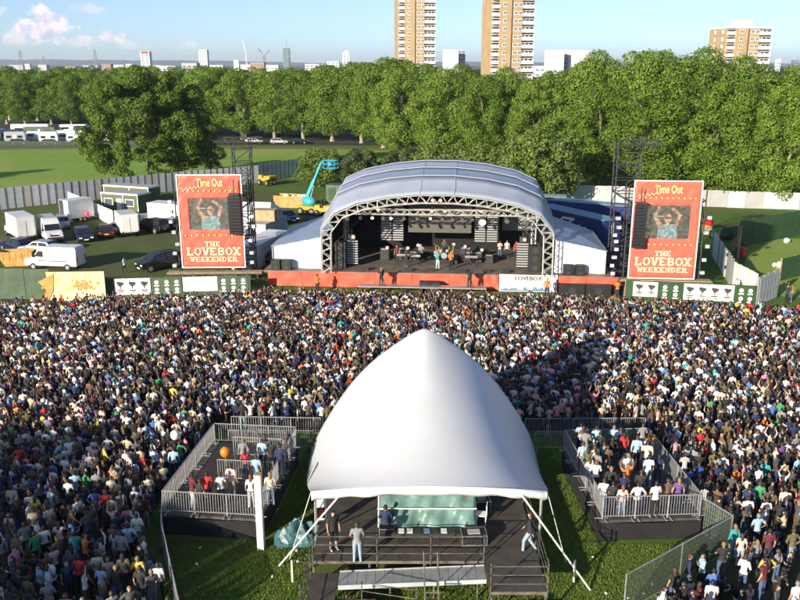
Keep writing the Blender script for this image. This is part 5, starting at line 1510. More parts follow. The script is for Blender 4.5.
# right backstage clutter
t = thing('red_barrow', 'red plastic tub beside the right banner scaffold', 'tub', pz(707, 232), 0)
MB().bar((0, 0, .9), (0, 0, 1.5), .55, .75, 12).build('tub', MATS['red_plastic'], t); MB().box((0, 0, .45), (.9, .9, .9)).build('crate', MATS['wood_ply'], t)
t = thing('green_skip', 'dark green tarpaulin heap behind the curved hoarding', 'tarpaulin', pz(726, 238), .2)
MB().ell((0, 0, .5), (2.3, 1.6, .8), 14, 8).ell((1.2, .3, .7), (1.1, .9, .7)).build('sheet', MATS['dark_green'], t, True)
t = thing('red_bin', 'round red bin by the corner of the right-hand lawn', 'bin', pz(741, 257), 0)
MB().bar((0, 0, 0), (0, 0, 1.0), .42, .5, 12).build('body', MATS['red_plastic'], t); MB().bar((0, 0, 1.0), (0, 0, 1.06), .53, n=12).build('rim', MATS['red_plastic'], t)
for i, (x, y) in enumerate(((786, 243), (779, 268), (774, 267))):
    t = thing('white_sack', ('white sack alone on the right-hand lawn', 'white sack near the lower edge of the right-hand lawn', 'smaller white sack beside the other on the right-hand lawn')[i], 'sack', pz(x, y), .4 * i, 'white sacks on the lawn')
    s = (.65, .75, .5)[i]
    MB().ell((0, 0, .45 * s), (.5 * s, .4 * s, .5 * s)).ell((.4 * s, .1, .4 * s), (.35 * s, .35 * s, .4 * s)).build('sack', MATS['litter_white'], t, True)

# caravans and cars across the field
def caravan(label, loc, rz, L, h=2.5, m='car_white'):
    t = thing('caravan', label, 'caravan', loc, rz, 'caravans across the field')
    a = L / 2
    bevel(shell([(-a, .45), (a, .45), (a + .15, 1.2), (a - .2, h), (-a + .1, h), (-a - .1, 1.2)], lambda z: 1.1).build('body', MATS[m], t), .08)
    for x in (-a * .55, a * .5):
        MB().box((x, -1.11, 1.6), (L * .24, .03, .6)).build('window', MATS['glass'], t)
    MB().box((0, -1.115, 1.35), (.6, .03, 1.6)).build('door', MATS['white_print'], t)
    MB().box((0, -1.112, .85), (L * .96, .02, .12)).build('stripe', MATS['far_grey'], t)
    wheels(t, (-.2,), 2.1, .33)
CV = [(-109, 224, 5, 7.5, 'car_white'), (-104.5, 229, 0, 6.5, 'car_navy'), (-100, 222, 8, 5.2, 'car_silver'), (-95.5, 226, -4, 7, 'car_white'), (-91, 221, 12, 4.5, 'car_white'), (-86.5, 225, 0, 7.5, 'car_white'), (-83, 220, -8, 5.5, 'car_silver'), (-79.5, 226, 3, 6, 'car_blue'), (-76, 222, 4, 6.0, 'car_white'), (-101, 240, 2, 9, 'gen_green'), (-88, 244, -3, 10, 'truck_blue'), (-113, 236, 0, 9, 'car_blue'), (-79, 238, 2, 8, 'car_white'), (-107, 248, 0, 11, 'car_white'), (-96, 252, 0, 8, 'far_white')]
for i, (x, y, r, L, m) in enumerate(CV):
    rowname = 'front row' if y < 232 else 'back row'
    k = i if y < 232 else i - 9
    caravan('%s caravan across the field, %s in the %s' % ('white' if 'white' in m else 'silver' if 'silver' in m else 'dark green' if 'green' in m else 'blue', ORD[k], rowname), (x, y, 0), R(r), L, random.uniform(2.4, 3.1), m)
def dome_tent(label, loc, r, m):
    t = thing('red_tent', label, 'tent', loc, 0, 'red tents across the field')
    MB().ell((0, 0, 0), (r, r * .8, r * .7), 14, 8).build('canopy', MATS[m], t, True)
    MB().box((0, -r * .72, r * .2), (r * .5, .1, r * .4)).build('flap', MATS['red_sheet'], t)
dome_tent('red dome tent among the caravans at the left picture edge', (-103.2, 233, 0), 3.4, 'red_plastic')
dome_tent('larger red dome tent among the caravans beside the lone tree', (-81.5, 232, 0), 4.0, 'red_plastic')
for i, (x, y, rz, c) in enumerate(((-103, 216, 5, 'car_navy'), (-97, 217, 3, 'car_black'), (-88.5, 216, 0, 'car_maroon'), (-81, 215.5, 6, 'car_black'), (-31, 219, 0, 'car_silver'), (-26, 219.5, 4, 'car_black'), (-37.5, 219, 2, 'car_white'))):
    car('%s across the field, %s' % (('dark blue car', 'black car', 'maroon car', 'black car', 'silver car', 'black car', 'white car')[i], ('leftmost before the caravans', 'second before the caravans', 'third before the caravans', 'rightmost before the caravans', 'under the treeline above the left banner', 'under the treeline right of the silver one', 'under the treeline left of the silver one')[i]), (x, y, 0), R(rz), c, 'estate', 'cars across the field')

# ------------------------------------------------------------------ mixing desk tent
tent = thing('mixing_tent', 'big white pointed canopy tent over the sound desk in the foreground', 'tent', (1.17, 29.5, 0))
ARCH = [(0, 7.75), (.35, 7.62), (1.0, 7.22), (2.2, 6.33), (3.15, 5.38), (3.95, 4.3), (4.6, 3.25), (5.1, 2.3), (5.5, 1.1), (5.72, 0)]
def arch_pt(u):
    """u in -1..1 along the pointed front arch"""
    a = abs(u) * (len(ARCH) - 1); i = min(int(a), len(ARCH) - 2); f = a - i
    def P(j):
        if j < 0: return (-ARCH[-j][0] * .6, ARCH[-j][1])
        if j >= len(ARCH): return (2 * ARCH[-1][0] - ARCH[-2][0], 2 * ARCH[-1][1] - ARCH[-2][1])
        return ARCH[j]
    q = [P(i - 1), P(i), P(i + 1), P(i + 2)]
    x, z = (.5 * (2 * q[1][d] + (q[2][d] - q[0][d]) * f + (2 * q[0][d] - 5 * q[1][d] + 4 * q[2][d] - q[3][d]) * f * f + (3 * q[1][d] - q[0][d] - 3 * q[2][d] + q[3][d]) * f ** 3) for d in (0, 1))
    return math.copysign(max(0, x), u), z
def arch_z(x):
    """height of the pointed front arch above the deck line at x"""
    lo, hi = 0.0, 1.0
    for _ in range(26):
        m_ = (lo + hi) / 2
        if arch_pt(m_)[0] < x: lo = m_
        else: hi = m_
    return max(0.0, arch_pt(lo)[1])
def canopy_pt(u, v):
    """v 0 at the rear valance, 1 at the front arch; full rounded sections in between"""
    s = math.sin(abs(u) * math.pi / 2); t = v
    w = 4.72 + (5.82 - 4.72) * t ** .8
    zf = 3.5 * (1 - t); zc = 4.4 + 3.35 * t ** 1.22
    b = t ** 2.0
    z = zf + (zc - zf) * ((1 - b) * (1 - s * s) + b * arch_z(s * 5.72) / 7.75)
    y0 = -.5 + 1.25 * s * s
    return Vector((math.copysign(w * s, u), y0 + (9.0 - .4 * s - y0) * t, z))
NU, NV = 48, 30
vs = [canopy_pt(-1 + 2 * i / NU, j / NV) for j in range(NV + 1) for i in range(NU + 1)]
fs = [(j * (NU + 1) + i, j * (NU + 1) + i + 1, (j + 1) * (NU + 1) + i + 1, (j + 1) * (NU + 1) + i) for j in range(NV) for i in range(NU)]
cn = MB().add(vs, fs).build('canopy', MATS['white_vinyl'], tent, True)
md = cn.modifiers.new('thick', 'SOLIDIFY'); md.thickness = .02; md.offset = -1
md = cn.modifiers.new('sub', 'SUBSURF'); md.levels = 1; md.render_levels = 1
# valance along the rear edge
vs = []; fs = []
for i in range(NU + 1):
    u = -1 + 2 * i / NU
    p = canopy_pt(u, 0)
    wv = .018 * math.sin(i * 1.3) + .012 * math.sin(i * .57)
    vs += [p + Vector((0, -.03, .03)), p + Vector((0, -.10 + wv, -.14)), p + Vector((0, -.05 - wv, -.34 - .03 * math.sin(i * .9)))]
for i in range(NU):
    for j in range(2):
        k = i * 3 + j
        fs.append((k, k + 1, k + 4, k + 3))
va = MB().add(vs, fs).build('valance', MATS['valance_vinyl'], tent, True)
md = va.modifiers.new('thick', 'SOLIDIFY'); md.thickness = .015
m = MB()
for i in range(40):
    a = arch_pt(-1 + i / 20); b = arch_pt(-1 + (i + 1) / 20)
    m.bar(canopy_pt(-1 + i / 20, 1) + Vector((0, .02, -.1)), canopy_pt(-1 + (i + 1) / 20, 1) + Vector((0, .02, -.1)), .08, n=6)
m.build('front_arch_pole', MATS['galv'], tent)
for u in ():
    m = MB()
    for j in range(NV):
        m.bar(canopy_pt(u, j / NV), canopy_pt(u, (j + 1) / NV), .008, n=4)
    m.build('seam', MATS['white_vinyl'], tent)
TL = Vector((1.17, 29.5, 0))
def tl(p): return Vector(p) - TL
cl, cr_ = canopy_pt(-1, 0), canopy_pt(1, 0)
# broad white struts and thin guy ropes down to the grass
MB().bar(canopy_pt(-.52, 0) + Vector((0, -.05, -.12)), tl((-5.0, 30.4, 0)), .04, n=6).build('strut', MATS['strap_white'], tent)
MB().bar(canopy_pt(.54, 0) + Vector((0, -.05, -.12)), tl((7.5, 28.75, 0)), .04, n=6).build('strut', MATS['strap_white'], tent)
MB().bar(cl, tl((-4.62, 30.9, 0)), .022, n=5).build('guy_rope', MATS['rope'], tent)
MB().bar(cr_, tl((6.9, 30.6, 0)), .022, n=5).build('guy_rope', MATS['rope'], tent)
for p in ((-3.45, 30.7), (5.75, 30.7)):
    MB().bar(tl((p[0], p[1], 0)), tl((p[0], p[1], 3.2)), .06, n=6).build('leg', MATS['galv'], tent)
for i, (x, y) in enumerate(((-4.3, 29.3), (6.95, 29.3))):
    t = thing('marker_post', 'short white marker post on the grass %s of the mixing tent' % ('left', 'right')[i], 'post', (x, y, 0), 0, 'marker posts beside the mixing tent')
    MB().bar((0, 0, 0), (0, 0, .95), .045, n=7).build('post', MATS['post_white'], t); MB().bar((0, 0, .95), (0, 0, 1.0), .05, .02, 7).build('cap', MATS['post_white'], t)
t = thing('white_post', 'tall square white post at the corner of the left viewing platform', 'post', (-5.93, 31.7, 0), R(-6))
MB().box((0, 0, 1.75), (.28, .26, 3.5)).build('post', MATS['post_white'], t)
MB().box((0, 0, 3.52), (.31, .29, .05)).build('cap', MATS['wood_ply'], t)

# deck of the sound position
deck = thing('sound_deck', 'dark plywood deck of the sound position under the white tent', 'deck', (0, 0, 0))
DK = 1.2
def deck_panels(x0, x1, y0, y1, nx, ny, z, parent, nm='deck_panel'):
    w = (x1 - x0) / nx; l = (y1 - y0) / ny
    me = MB().box((0, 0, -.05), (w - .015, l - .015, .1)).mesh(nm); me.materials.append(MATS['deck_ply'])
    for i in range(nx):
        for j in range(ny):
            put(nm, me, None, parent, loc=(x0 + w * (i + .5), y0 + l * (j + .5), z + random.uniform(-.004, .004)))
deck_panels(-3.45, 3.3, 28.95, 37.6, 4, 7, DK, deck)
deck_panels(3.315, 5.45, 26.95, 37.6, 1, 9, DK, deck)
# understructure
for x in (-3.4, -1.2, 1.0, 3.25):
    for y in (29.0, 33, 37.5):
        MB().bar((x, y, 0), (x, y, DK - .1), .05, n=6).build('leg', MATS['scaffold'], deck)
for x, y in ((3.4, 27.0), (5.4, 27.0), (5.4, 31), (5.4, 37.5)):
    MB().bar((x, y, 0), (x, y, DK - .1), .05, n=6).build('leg', MATS['scaffold'], deck)
MB().box((-.07, 28.93, DK - .06), (6.72, .03, .12)).build('edge_beam', MATS['scaffold'], deck)
MB().box((4.38, 26.93, DK - .06), (2.12, .03, .12)).build('edge_beam', MATS['scaffold'], deck)
# landing steps at lower left
land = thing('deck_landing', 'stepped dark landing at the lower left corner of the sound deck', 'landing', (0, 0, 0))
deck_panels(-3.5, -2.42, 26.9, 28.8, 1, 2, .74, land, 'landing_panel')
deck_panels(-2.38, -.9, 26.75, 27.5, 1, 1, .5, land, 'landing_panel')
MB().box((-2.95, 26.3, .5), (1.3, .9, .06)).build('landing_panel', MATS['steel_panel'], land)
MB().box((-1.5, 26.2, .3), (1.2, .8, .06)).build('landing_panel', MATS['steel_panel'], land)
for x, y, h in ((-3.45, 27.0, .64), (-2.5, 27.0, .64), (-3.45, 28.7, .64), (-2.5, 28.7, .64), (-3.4, 26.0, .46), (-2.4, 26.0, .46), (-1.0, 27.4, .4), (-1.0, 26.0, .26)):
    MB().bar((x, y, 0), (x, y, h), .05).build('leg', MATS['scaffold'], land)
rp = thing('access_ramp', 'long pale ribbed ramp climbing along the back of the sound deck', 'ramp', (0, 0, 0))
a0, a1 = Vector((-2.35, 28.2, .86)), Vector((3.28, 28.25, 1.1))
n = 16
for k in range(n):
    p = a0.lerp(a1, (k + .5) / n); q = (a1 - a0) / n
    MB().slab([p - q * .48 + Vector((0, -.45, 0)), p + q * .48 + Vector((0, -.45, 0)), p + q * .48 + Vector((0, .45, 0)), p - q * .48 + Vector((0, .45, 0))], .05).build('tread', MATS['galv'], rp)
for sy in (-.48, .48):
    MB().slab([a0 + Vector((0, sy, -.1)), a1 + Vector((0, sy, -.1)), a1 + Vector((0, sy, .08)), a0 + Vector((0, sy, .08))], .04).build('kerb', MATS['steel_panel'], rp)
for k in (0.05, .35, .65, .95):
    p = a0.lerp(a1, k)
    MB().bar((p.x, p.y, 0), (p.x, p.y, p.z - .05), .04).build('leg', MATS['scaffold'], rp)
# scaffold handrails
def railing(label, pts, z, h=1.1, rails=(.35, .72, 1.08), ext=0.25):
    t = thing('scaffold_railing', label, 'railing', (0, 0, 0), 0, 'scaffold railings round the sound deck')
    for p in pts:
        MB().bar((p[0], p[1], z - ext), (p[0], p[1], z + h + .1), .023, n=6).build('post', MATS['scaffold'], t)
        for r in rails:
            MB().box((p[0], p[1], z + r), (.075, .075, .07)).build('clamp', MATS['dark_steel'], t)
    for i in range(len(pts) - 1):
        a, b = pts[i], pts[i + 1]
        for r in rails:
            MB().bar((a[0], a[1], z + r), (b[0], b[1], z + r), .018, n=6).build('rail', MATS['scaffold'], t)
railing('scaffold handrail along the back edge of the sound deck behind the two standing men', [(-3.42, 28.92), (-.9, 28.9), (1.2, 28.9), (3.28, 28.9)], DK)
railing('scaffold handrail along the rear of the right wing of the deck', [(3.34, 26.9), (5.44, 26.9)], DK)
railing('scaffold handrail down the right side of the sound deck', [(5.47, 27.2), (5.47, 30.0), (5.47, 33.5)], DK)
railing('scaffold handrail down the left side of the lower landing', [(-3.5, 28.6), (-3.6, 26.2)], .72)
railing('scaffold handrail across the bottom of the picture below the ramp', [(-1.42, 27.1), (.6, 26.6)], .4)
t = thing('scaffold_pole_pair', 'two slim upright scaffold poles beside the ramp near the picture bottom', 'poles', (0, 0, 0))
for x in (.95, 1.45):
    MB().bar((x, 26.6, 0), (x - .1, 26.6, 3.1), .03, n=6).build('pole', MATS['scaffold'], t)
MB().bar((.9, 26.6, 1.4), (1.5, 26.6, 1.4), .028).build('coupler', MATS['scaffold'], t)
# teal tarpaulin over the mixing desk
t = thing('tarpaulin_screen', 'teal plastic tarpaulin hung behind the mixing desk', 'tarpaulin', (0, 0, 0))
vs = []; fs = []
nx, nz = 40, 14
for j in range(nz + 1):
    for i in range(nx + 1):
        u = i / nx; v = j / nz
        x = -.85 + 4.0 * u
        z = 1.3 + 1.6 * v - .05 * math.sin(u * 20) * (1 - v); y = 30.95 + 1.25 * v + .07 * math.sin(u * 17 + 5 * v) * (.4 + .6 * (1 - v)) + .04 * math.sin(u * 41 - 7 * v)
        vs.append((x, y, z))
for j in range(nz):
    for i in range(nx):
        k = j * (nx + 1) + i
        fs.append((k, k + 1, k + nx + 2, k + nx + 1))
o = MB().add(vs, fs).build('sheet', MATS['teal_tarp'], t, True)
md = o.modifiers.new('thick', 'SOLIDIFY'); md.thickness = .012
MB().bar((-.95, 31.4, 2.08), (3.2, 31.4, 2.08), .035, n=6).build('rail', MATS['strap_white'], t)
for x in (-.9, 3.18):
    MB().bar((x, 31.4, DK), (x, 32.3, 2.95), .035, n=6).build('post', MATS['strap_white'], t)
for x in (-.75, 2.85):
    MB().box((x, 31.85, 2.42), (.07, .05, .9)).build('red_tape', MATS['red_plastic'], t)
# mixing desk and racks
t = thing('mixing_desk', 'grey mixing desk with rows of faders below the teal tarpaulin', 'mixing desk', (1.1, 30.62, DK - .12), 0)
MB().box((0, 0, .38), (3.4, .5, .1)).build('desk_top', MATS['dark_steel'], t)
MB().box((0, .18, .18), (3.3, .08, .36)).build('base', MATS['black_paint'], t)
for k in range(9):
    MB().box((-1.4 + k * .35, -.02, .445), (.24, .34, .025)).build('module', MATS['white_print' if k in (1, 2, 6) else 'ink_blue' if k == 4 else 'dark_steel'], t)
def flight_case(label, loc, rz, w, d, h, mon=False):
    t = thing('flight_case', label, 'flight case', loc, rz, 'black flight cases on the sound deck')
    MB().box((0, 0, h / 2), (w, d, h)).build('body', MATS['black_paint'], t)
    m = MB(); e = .035
    for sx in (-1, 1):
        for sy in (-1, 1):
            m.box((sx * w / 2, sy * d / 2, h / 2), (e, e, h + e))
    for z in (0, h):
        for sy in (-1, 1): m.box((0, sy * d / 2, z + .018), (w - e, e, e))
        for sx in (-1, 1): m.box((sx * w / 2, 0, z + .018), (e, d - e, e))
    m.build('edge_trim', MATS['rim'], t)
    if mon:
        MB().box((0, 0, h + .022), (w * .5, d * .5, .03)).build('panel', MATS['steel_panel'], t)
flight_case('open black flight case with silver edges at the right of the tarpaulin', (3.0, 30.35, DK), .05, 1.0, .7, .42, True)
flight_case('black flight case with silver edges far back beside the tarpaulin', (3.55, 32.9, DK), .1, .7, .6, .5, True)
flight_case('black flight case standing in the dark at the far left of the deck', (-2.2, 35.4, DK), 0, 1.1, .6, .6)
flight_case('small black flight case below the seated man', (-.55, 30.85, DK), 0, .6, .45, .35)
t = thing('plastic_chair', 'white plastic chair at the right end of the tarpaulin', 'chair', (3.45, 31.75, DK), R(80))
MB().box((0, 0, .44), (.44, .44, .04)).build('seat', MATS['white_paint'], t)
MB().box((0, -.22, .70), (.42, .04, .46)).build('backrest', MATS['white_paint'], t)
for sx in (-1, 1):
    for sy in (-1, 1):
        MB().bar((sx * .19, sy * .19, 0), (sx * .19, sy * .19, .43), .022).build('leg', MATS['white_paint'], t)
t = thing('notice_board', 'small framed notice board at the left corner of the deck', 'notice board', (-3.3, 31.2, DK), R(8))
MB().box((0, 0, .95), (.46, .05, .95)).build('board', MATS['white_print'], t); MB().box((0, -.03, .82), (.34, .015, .5)).build('picture', MATS['car_maroon'], t)
MB().bar((-.2, 0, 0), (-.2, 0, .5), .025).bar((.2, 0, 0), (.2, 0, .5), .025).build('leg', MATS['galv'], t)
t = thing('red_lantern', 'red lantern hanging under the tent edge', 'lantern', (-1.35, 31.2, 2.86), 0)
MB().bar((0, 0, 0), (0, 0, .34), .13, .13, 10).build('shade', MATS['red_plastic'], t); MB().bar((0, 0, .34), (0, 0, .9), .015).build('cord', MATS['black_paint'], t)
t = thing('hanging_speaker', 'small black speaker hung under the tent beside the red lantern', 'speaker', (-2.0, 31.8, 2.8), R(10))
MB().box((0, 0, .15), (1.2, .3, .3)).build('cabinet', MATS['speaker'], t); MB().bar((0, 0, .3), (0, 0, 1.0), .02).build('cord', MATS['black_paint'], t)
# crumpled tarps on the grass
def heap(label, loc, r, m, seed, s=(1, 1, 1)):
    t = thing('tarpaulin_heap', label, 'tarpaulin', loc, 0, 'crumpled tarpaulins')
    r_ = random.Random(seed); vs = []; fs = []
    n, k = 22, 10
    for j in range(k + 1):
        for i in range(n):
            a = 2 * math.pi * i / n; q = (j / k)
            rad = r * math.sin(q * math.pi / 2) * (1 + .22 * math.sin(3 * a + seed) + .10 * math.sin(7 * a + q * 5))
            z = r * .62 * math.cos(q * math.pi / 2) * (1 + .3 * math.sin(5 * a + q * 4) + .2 * r_.uniform(-1, 1))
            vs.append((rad * math.cos(a) * s[0], rad * math.sin(a) * s[1], max(.01, z) * s[2] + .02))
    for j in range(k):
        for i in range(n):
            fs.append((j * n + i, (j + 1) * n + i, (j + 1) * n + (i + 1) % n, j * n + (i + 1) % n))
    MB().add(vs, fs).build('sheet', MATS[m], t)
heap('crumpled blue-green tarpaulin on the grass left of the sound deck', (-4.35, 32.35, 0), .95, 'blue_tarp', 3, (1.1, .75, 1.25))
heap('blue-green tarpaulin at the bottom edge under the right of the deck', (4.2, 26.2, 0), .8, 'teal_tarp', 9, (1.2, .7, 1.2))

# ------------------------------------------------------------------ viewing platforms
def platform(label, cx, cy, rz, w, l, z):
    t = thing('viewing_platform', label, 'platform', (cx, cy, 0), rz, 'raised viewing platforms')
    nx, ny = 2, 3
    pw, pl = w / nx, l / ny
    me = MB().box((0, 0, -.06), (pw - .02, pl - .02, .12)).mesh('deck_panel'); me.materials.append(MATS['deck_ply'])
    for i in range(nx):
        for j in range(ny):
            put('deck_panel', me, None, t, loc=(-w / 2 + pw * (i + .5), -l / 2 + pl * (j + .5), z))
    for (ax, ay, bx, by) in ((-w / 2, -l / 2, w / 2, -l / 2), (w / 2, -l / 2, w / 2, l / 2), (-w / 2, -l / 2, -w / 2, l / 2)):
        L = math.hypot(bx - ax, by - ay); ang = math.atan2(by - ay, bx - ax)
        o = cloth_panel(L - .04, z - .13, int(cx * 10 + ax * 3), 6, .02, 24, 3).build('skirt', MATS['black_cloth'], t, True, ((ax + bx) / 2, (ay + by) / 2, .01))
        o.rotation_euler.z = ang
    for sx in (-1, 1):
        for sy in (-1, 0, 1):
            MB().bar((sx * (w / 2 - .08), sy * (l / 2 - .08), 0), (sx * (w / 2 - .08), sy * (l / 2 - .08), z - .12), .04).build('leg', MATS['scaffold'], t)
    return t
PZ = 1.0
pL = platform('left raised viewing platform with black skirt beside the mixing tent', -7.85, 36.25, R(-6), 4.45, 7.3, PZ)
pR = platform('right raised viewing platform with black skirt crowded with people', 10.7, 35.9, R(3), 4.45, 7.0, PZ)
# crowd barriers: frame, upright bars and feet
BW = 1.45
frame_me = MB().bar((-BW / 2, 0, 1.08), (BW / 2, 0, 1.08), .024).bar((-BW / 2, 0, .16), (BW / 2, 0, .16), .02).bar((-BW / 2, 0, .02), (-BW / 2, 0, 1.08), .024).bar((BW / 2, 0, .02), (BW / 2, 0, 1.08), .024).mesh('frame'); frame_me.materials.append(MATS['galv_rail'])
bar1 = MB().bar((0, 0, .17), (0, 0, 1.07), .014, n=4).mesh('bar'); bar1.materials.append(MATS['galv_rail'])
foot1 = MB().box((0, 0, .015), (.05, .55, .03)).mesh('foot'); foot1.materials.append(MATS['galv_rail'])
def barrier(label, x, y, z, rz, W=BW, grp='crowd barriers', nb=11, tilt=0):
    t = thing('crowd_barrier', label, 'barrier', (x, y, z), rz, grp)
    t.scale.x = W / BW
    put('frame', frame_me, None, t)
    for k in range(nb):
        put('bar', bar1, None, t, loc=(-BW / 2 + BW * (k + 1) / (nb + 1), 0, 0))
    for sx in (-1, 1):
        put('foot', foot1, None, t, loc=(sx * BW * .42, 0, 0))
    return t
def barrier_line(what, M, pts, z, grp):
    """barriers end to end along a polyline given in the platform's own frame"""
    for i in range(len(pts) - 1):
        a = M @ Vector((*pts[i], 0)); b = M @ Vector((*pts[i + 1], 0))
        d = b - a; n = max(1, round(d.length / 1.47)); w = d.length / n
        for k in range(n):
            c = a + d * ((k + .5) / n)
            yield c, math.atan2(d.y, d.x), w - .03, i, k, n
ML, MR = local(pL), local(pR)
SIDES = ('near edge', 'right edge', 'far edge', 'left edge')
for nm, M, w, l in (('left', ML, 4.3, 7.15), ('right', MR, 4.3, 6.85)):
    x, y = w / 2, l / 2
    poly = [(-x, -y), (x, -y), (x, y), (-x, y), (-x, -y)]
    for c, rz, W, i, k, n in barrier_line(nm, M, poly, PZ, ''):
        barrier('crowd barrier on the %s of the %s viewing platform, %s counted anticlockwise' % (SIDES[i], nm, ORD[k]), c.x, c.y, PZ, rz, W, 'crowd barriers round the %s viewing platform' % nm, 11)
for y, nm in ((-.4, 'nearer'), (2.1, 'further')):
    for c, rz, W, i, k, n in barrier_line('', ML, [(-.7, y), (2.0, y)], PZ, ''):
        barrier('crowd barrier across the middle of the left platform, %s row, %s' % (nm, ('left', 'right')[k % 2]), c.x, c.y, PZ, rz, W, 'inner barriers of the left platform', 11)
I4 = Matrix.Identity(4)
k2 = 0
for c, rz, W, i, k, n in barrier_line('', I4, [(-9.4, 43.2), (-4.4, 43.0)], 0, ''):
    barrier('crowd barrier holding the crowd left of the tent top, %s from left' % ORD[k], c.x, c.y, 0, rz, W, 'crowd barriers behind the mixing tent', 11)
for c, rz, W, i, k, n in barrier_line('', I4, [(6.9, 42.9), (13.6, 43.0)], 0, ''):
    barrier('crowd barrier holding the crowd right of the tent top, %s from left' % ORD[k], c.x, c.y, 0, rz, W, 'crowd barriers behind the mixing tent', 11)
for c, rz, W, i, k, n in barrier_line('', I4, [(-9.2, 41.4), (-4.6, 41.3)], 0, ''):
    barrier('crowd barrier of the second line left of the tent top, %s from left' % ORD[k], c.x, c.y, 0, rz, W, 'second line of barriers', 11)
for c, rz, W, i, k, n in barrier_line('', I4, [(7.2, 41.2), (13.4, 41.3)], 0, ''):
    barrier('crowd barrier of the second line right of the tent top, %s from left' % ORD[k], c.x, c.y, 0, rz, W, 'second line of barriers', 11)

# mesh fences on the grass
def mesh_fence(label, a, b, h, m, grp):
    a = Vector((*a, 0)); b = Vector((*b, 0)); d = b - a; L = d.length
    t = thing('mesh_fence', label, 'fence', a, math.atan2(d.y, d.x), grp)
    n = max(1, round(L / 3.0)); w = L / n
    for k in range(n + 1):
        MB().bar((k * w, 0, 0), (k * w, 0, h + .05), .03, n=6).build('post', MATS['galv_rail'], t)
        MB().box((k * w, 0, .04), (.16, .42, .08)).build('foot_block', MATS['dark_steel'], t)
    for k in range(n):
        MB().bar((k * w, 0, h), ((k + 1) * w, 0, h), .024).bar((k * w, 0, .12), ((k + 1) * w, 0, .12), .02).build('rail', MATS['galv_rail'], t)
        mm = MB(); nv = int(w / .12)
        for q in range(1, nv): mm.bar((k * w + w * q / nv, .0, .12), (k * w + w * q / nv, .0, h), .006, n=3)
        for q in range(1, 7): mm.bar((k * w, .008, .12 + (h - .12) * q / 7), ((k + 1) * w, .008, .12 + (h - .12) * q / 7), .006, n=3)
        mm.build('wire_mesh', MATS['galv'], t)
        MB().quad((k * w + .03, .02, .15), ((k + 1) * w - .03, .02, .15), ((k + 1) * w - .03, .02, h - .03), (k * w + .03, .02, h - .03)).build('netting', MATS[m], t)
    return t
mesh_fence('grey mesh fence curving down the left of the lawn to the bottom edge', (-10.75, 34.2), (-10.1, 31.6), 1.35, 'mesh_grey', 'mesh fences left of the lawn')
mesh_fence('grey mesh fence running to the bottom edge left of the lawn', (-10.05, 31.5), (-7.9, 26.0), 1.35, 'mesh_grey', 'mesh fences left of the lawn')
mesh_fence('green netted mesh fence from the right platform corner to the corner post', (13.2, 33.0), (13.95, 31.4), 1.75, 'netting', 'mesh fences right of the lawn')
mesh_fence('green netted mesh fence running from the corner post to the bottom edge', (13.9, 31.35), (8.4, 27.2), 1.75, 'netting', 'mesh fences right of the lawn')
# short grass on the two lawns beside the tent
def lawn_grass():
    r = np.random.default_rng(4)
    polys = [[(-10.0, 31.2), (-7.8, 25.5), (-3.6, 25.5), (-3.6, 42), (-5.0, 42), (-5.9, 32.2), (-10.0, 32.5)], [(5.6, 25.5), (8.2, 25.5), (8.6, 27.3), (13.6, 31.2), (13.0, 32.1), (8.6, 32.0), (8.1, 42), (5.6, 42)], [(-3.6, 25.5), (5.6, 25.5), (5.6, 29), (-3.6, 29)]]
    P = []
    for pl in polys:
        xs_ = [p[0] for p in pl]; ys_ = [p[1] for p in pl]
        A_ = (max(xs_) - min(xs_)) * (max(ys_) - min(ys_))
        n = int(A_ * 420)
        for x, y in zip(r.uniform(min(xs_), max(xs_), n), r.uniform(min(ys_), max(ys_), n)):
            c = False; j = len(pl) - 1
            for i in range(len(pl)):
                xi, yi = pl[i]; xj, yj = pl[j]
                if (yi > y) != (yj > y) and x < (xj - xi) * (y - yi) / (yj - yi) + xi: c = not c
                j = i
            if c: P.append((x, y))
    P = np.array(P); n = len(P)
    a = r.uniform(0, 6.28, n); h = r.uniform(.03, .085, n); w = r.uniform(.012, .03, n); le = r.normal(0, .035, (n, 2))
    b0 = np.stack([P[:, 0] - np.cos(a) * w, P[:, 1] - np.sin(a) * w, np.full(n, -.02)], 1); b1 = np.stack([P[:, 0] + np.cos(a) * w, P[:, 1] + np.sin(a) * w, np.full(n, -.02)], 1)
    tp = np.stack([P[:, 0] + le[:, 0], P[:, 1] + le[:, 1], h], 1)
    me = fast_mesh('grass', np.stack([b0, b1, tp], 1).reshape(-1, 3), np.arange(n * 3).reshape(-1, 3), 3)
    me.materials.append(MATS['leaf_grass'])
    tag(put('grass', me, None), 'short green grass of the lawn round the mixing tent', kind='stuff')
leaf_mat('leaf_grass', (.09, .16, .022), (.24, .30, .065))
lawn_grass()
# dropped litter and cups on the lawn
r_ = random.Random(21)
cup = MB().bar((0, 0, 0), (0, 0, .12), .045, .06, 8).mesh('cup'); cup.materials.append(MATS['litter_white'])
for i in range(18):
    if i % 2: x, y = r_.uniform(6.6, 12.8), r_.uniform(27.5, 32)
    else: x, y = r_.uniform(-9.2, -4.2), r_.uniform(27, 32)
    if i > 15: x, y = r_.choice([r_.uniform(14.5, 17), r_.uniform(-16, -11.5)]), r_.uniform(26.5, 32)
    o = put('paper_cup', cup, None, None, loc=(x, y, .05)); o.rotation_euler = (R(90), 0, r_.uniform(0, 6)); o.scale = (.75, .75, .75)
    tag(o, 'white paper cup dropped on the grass near the mixing tent', 'cup', 'dropped paper cups')

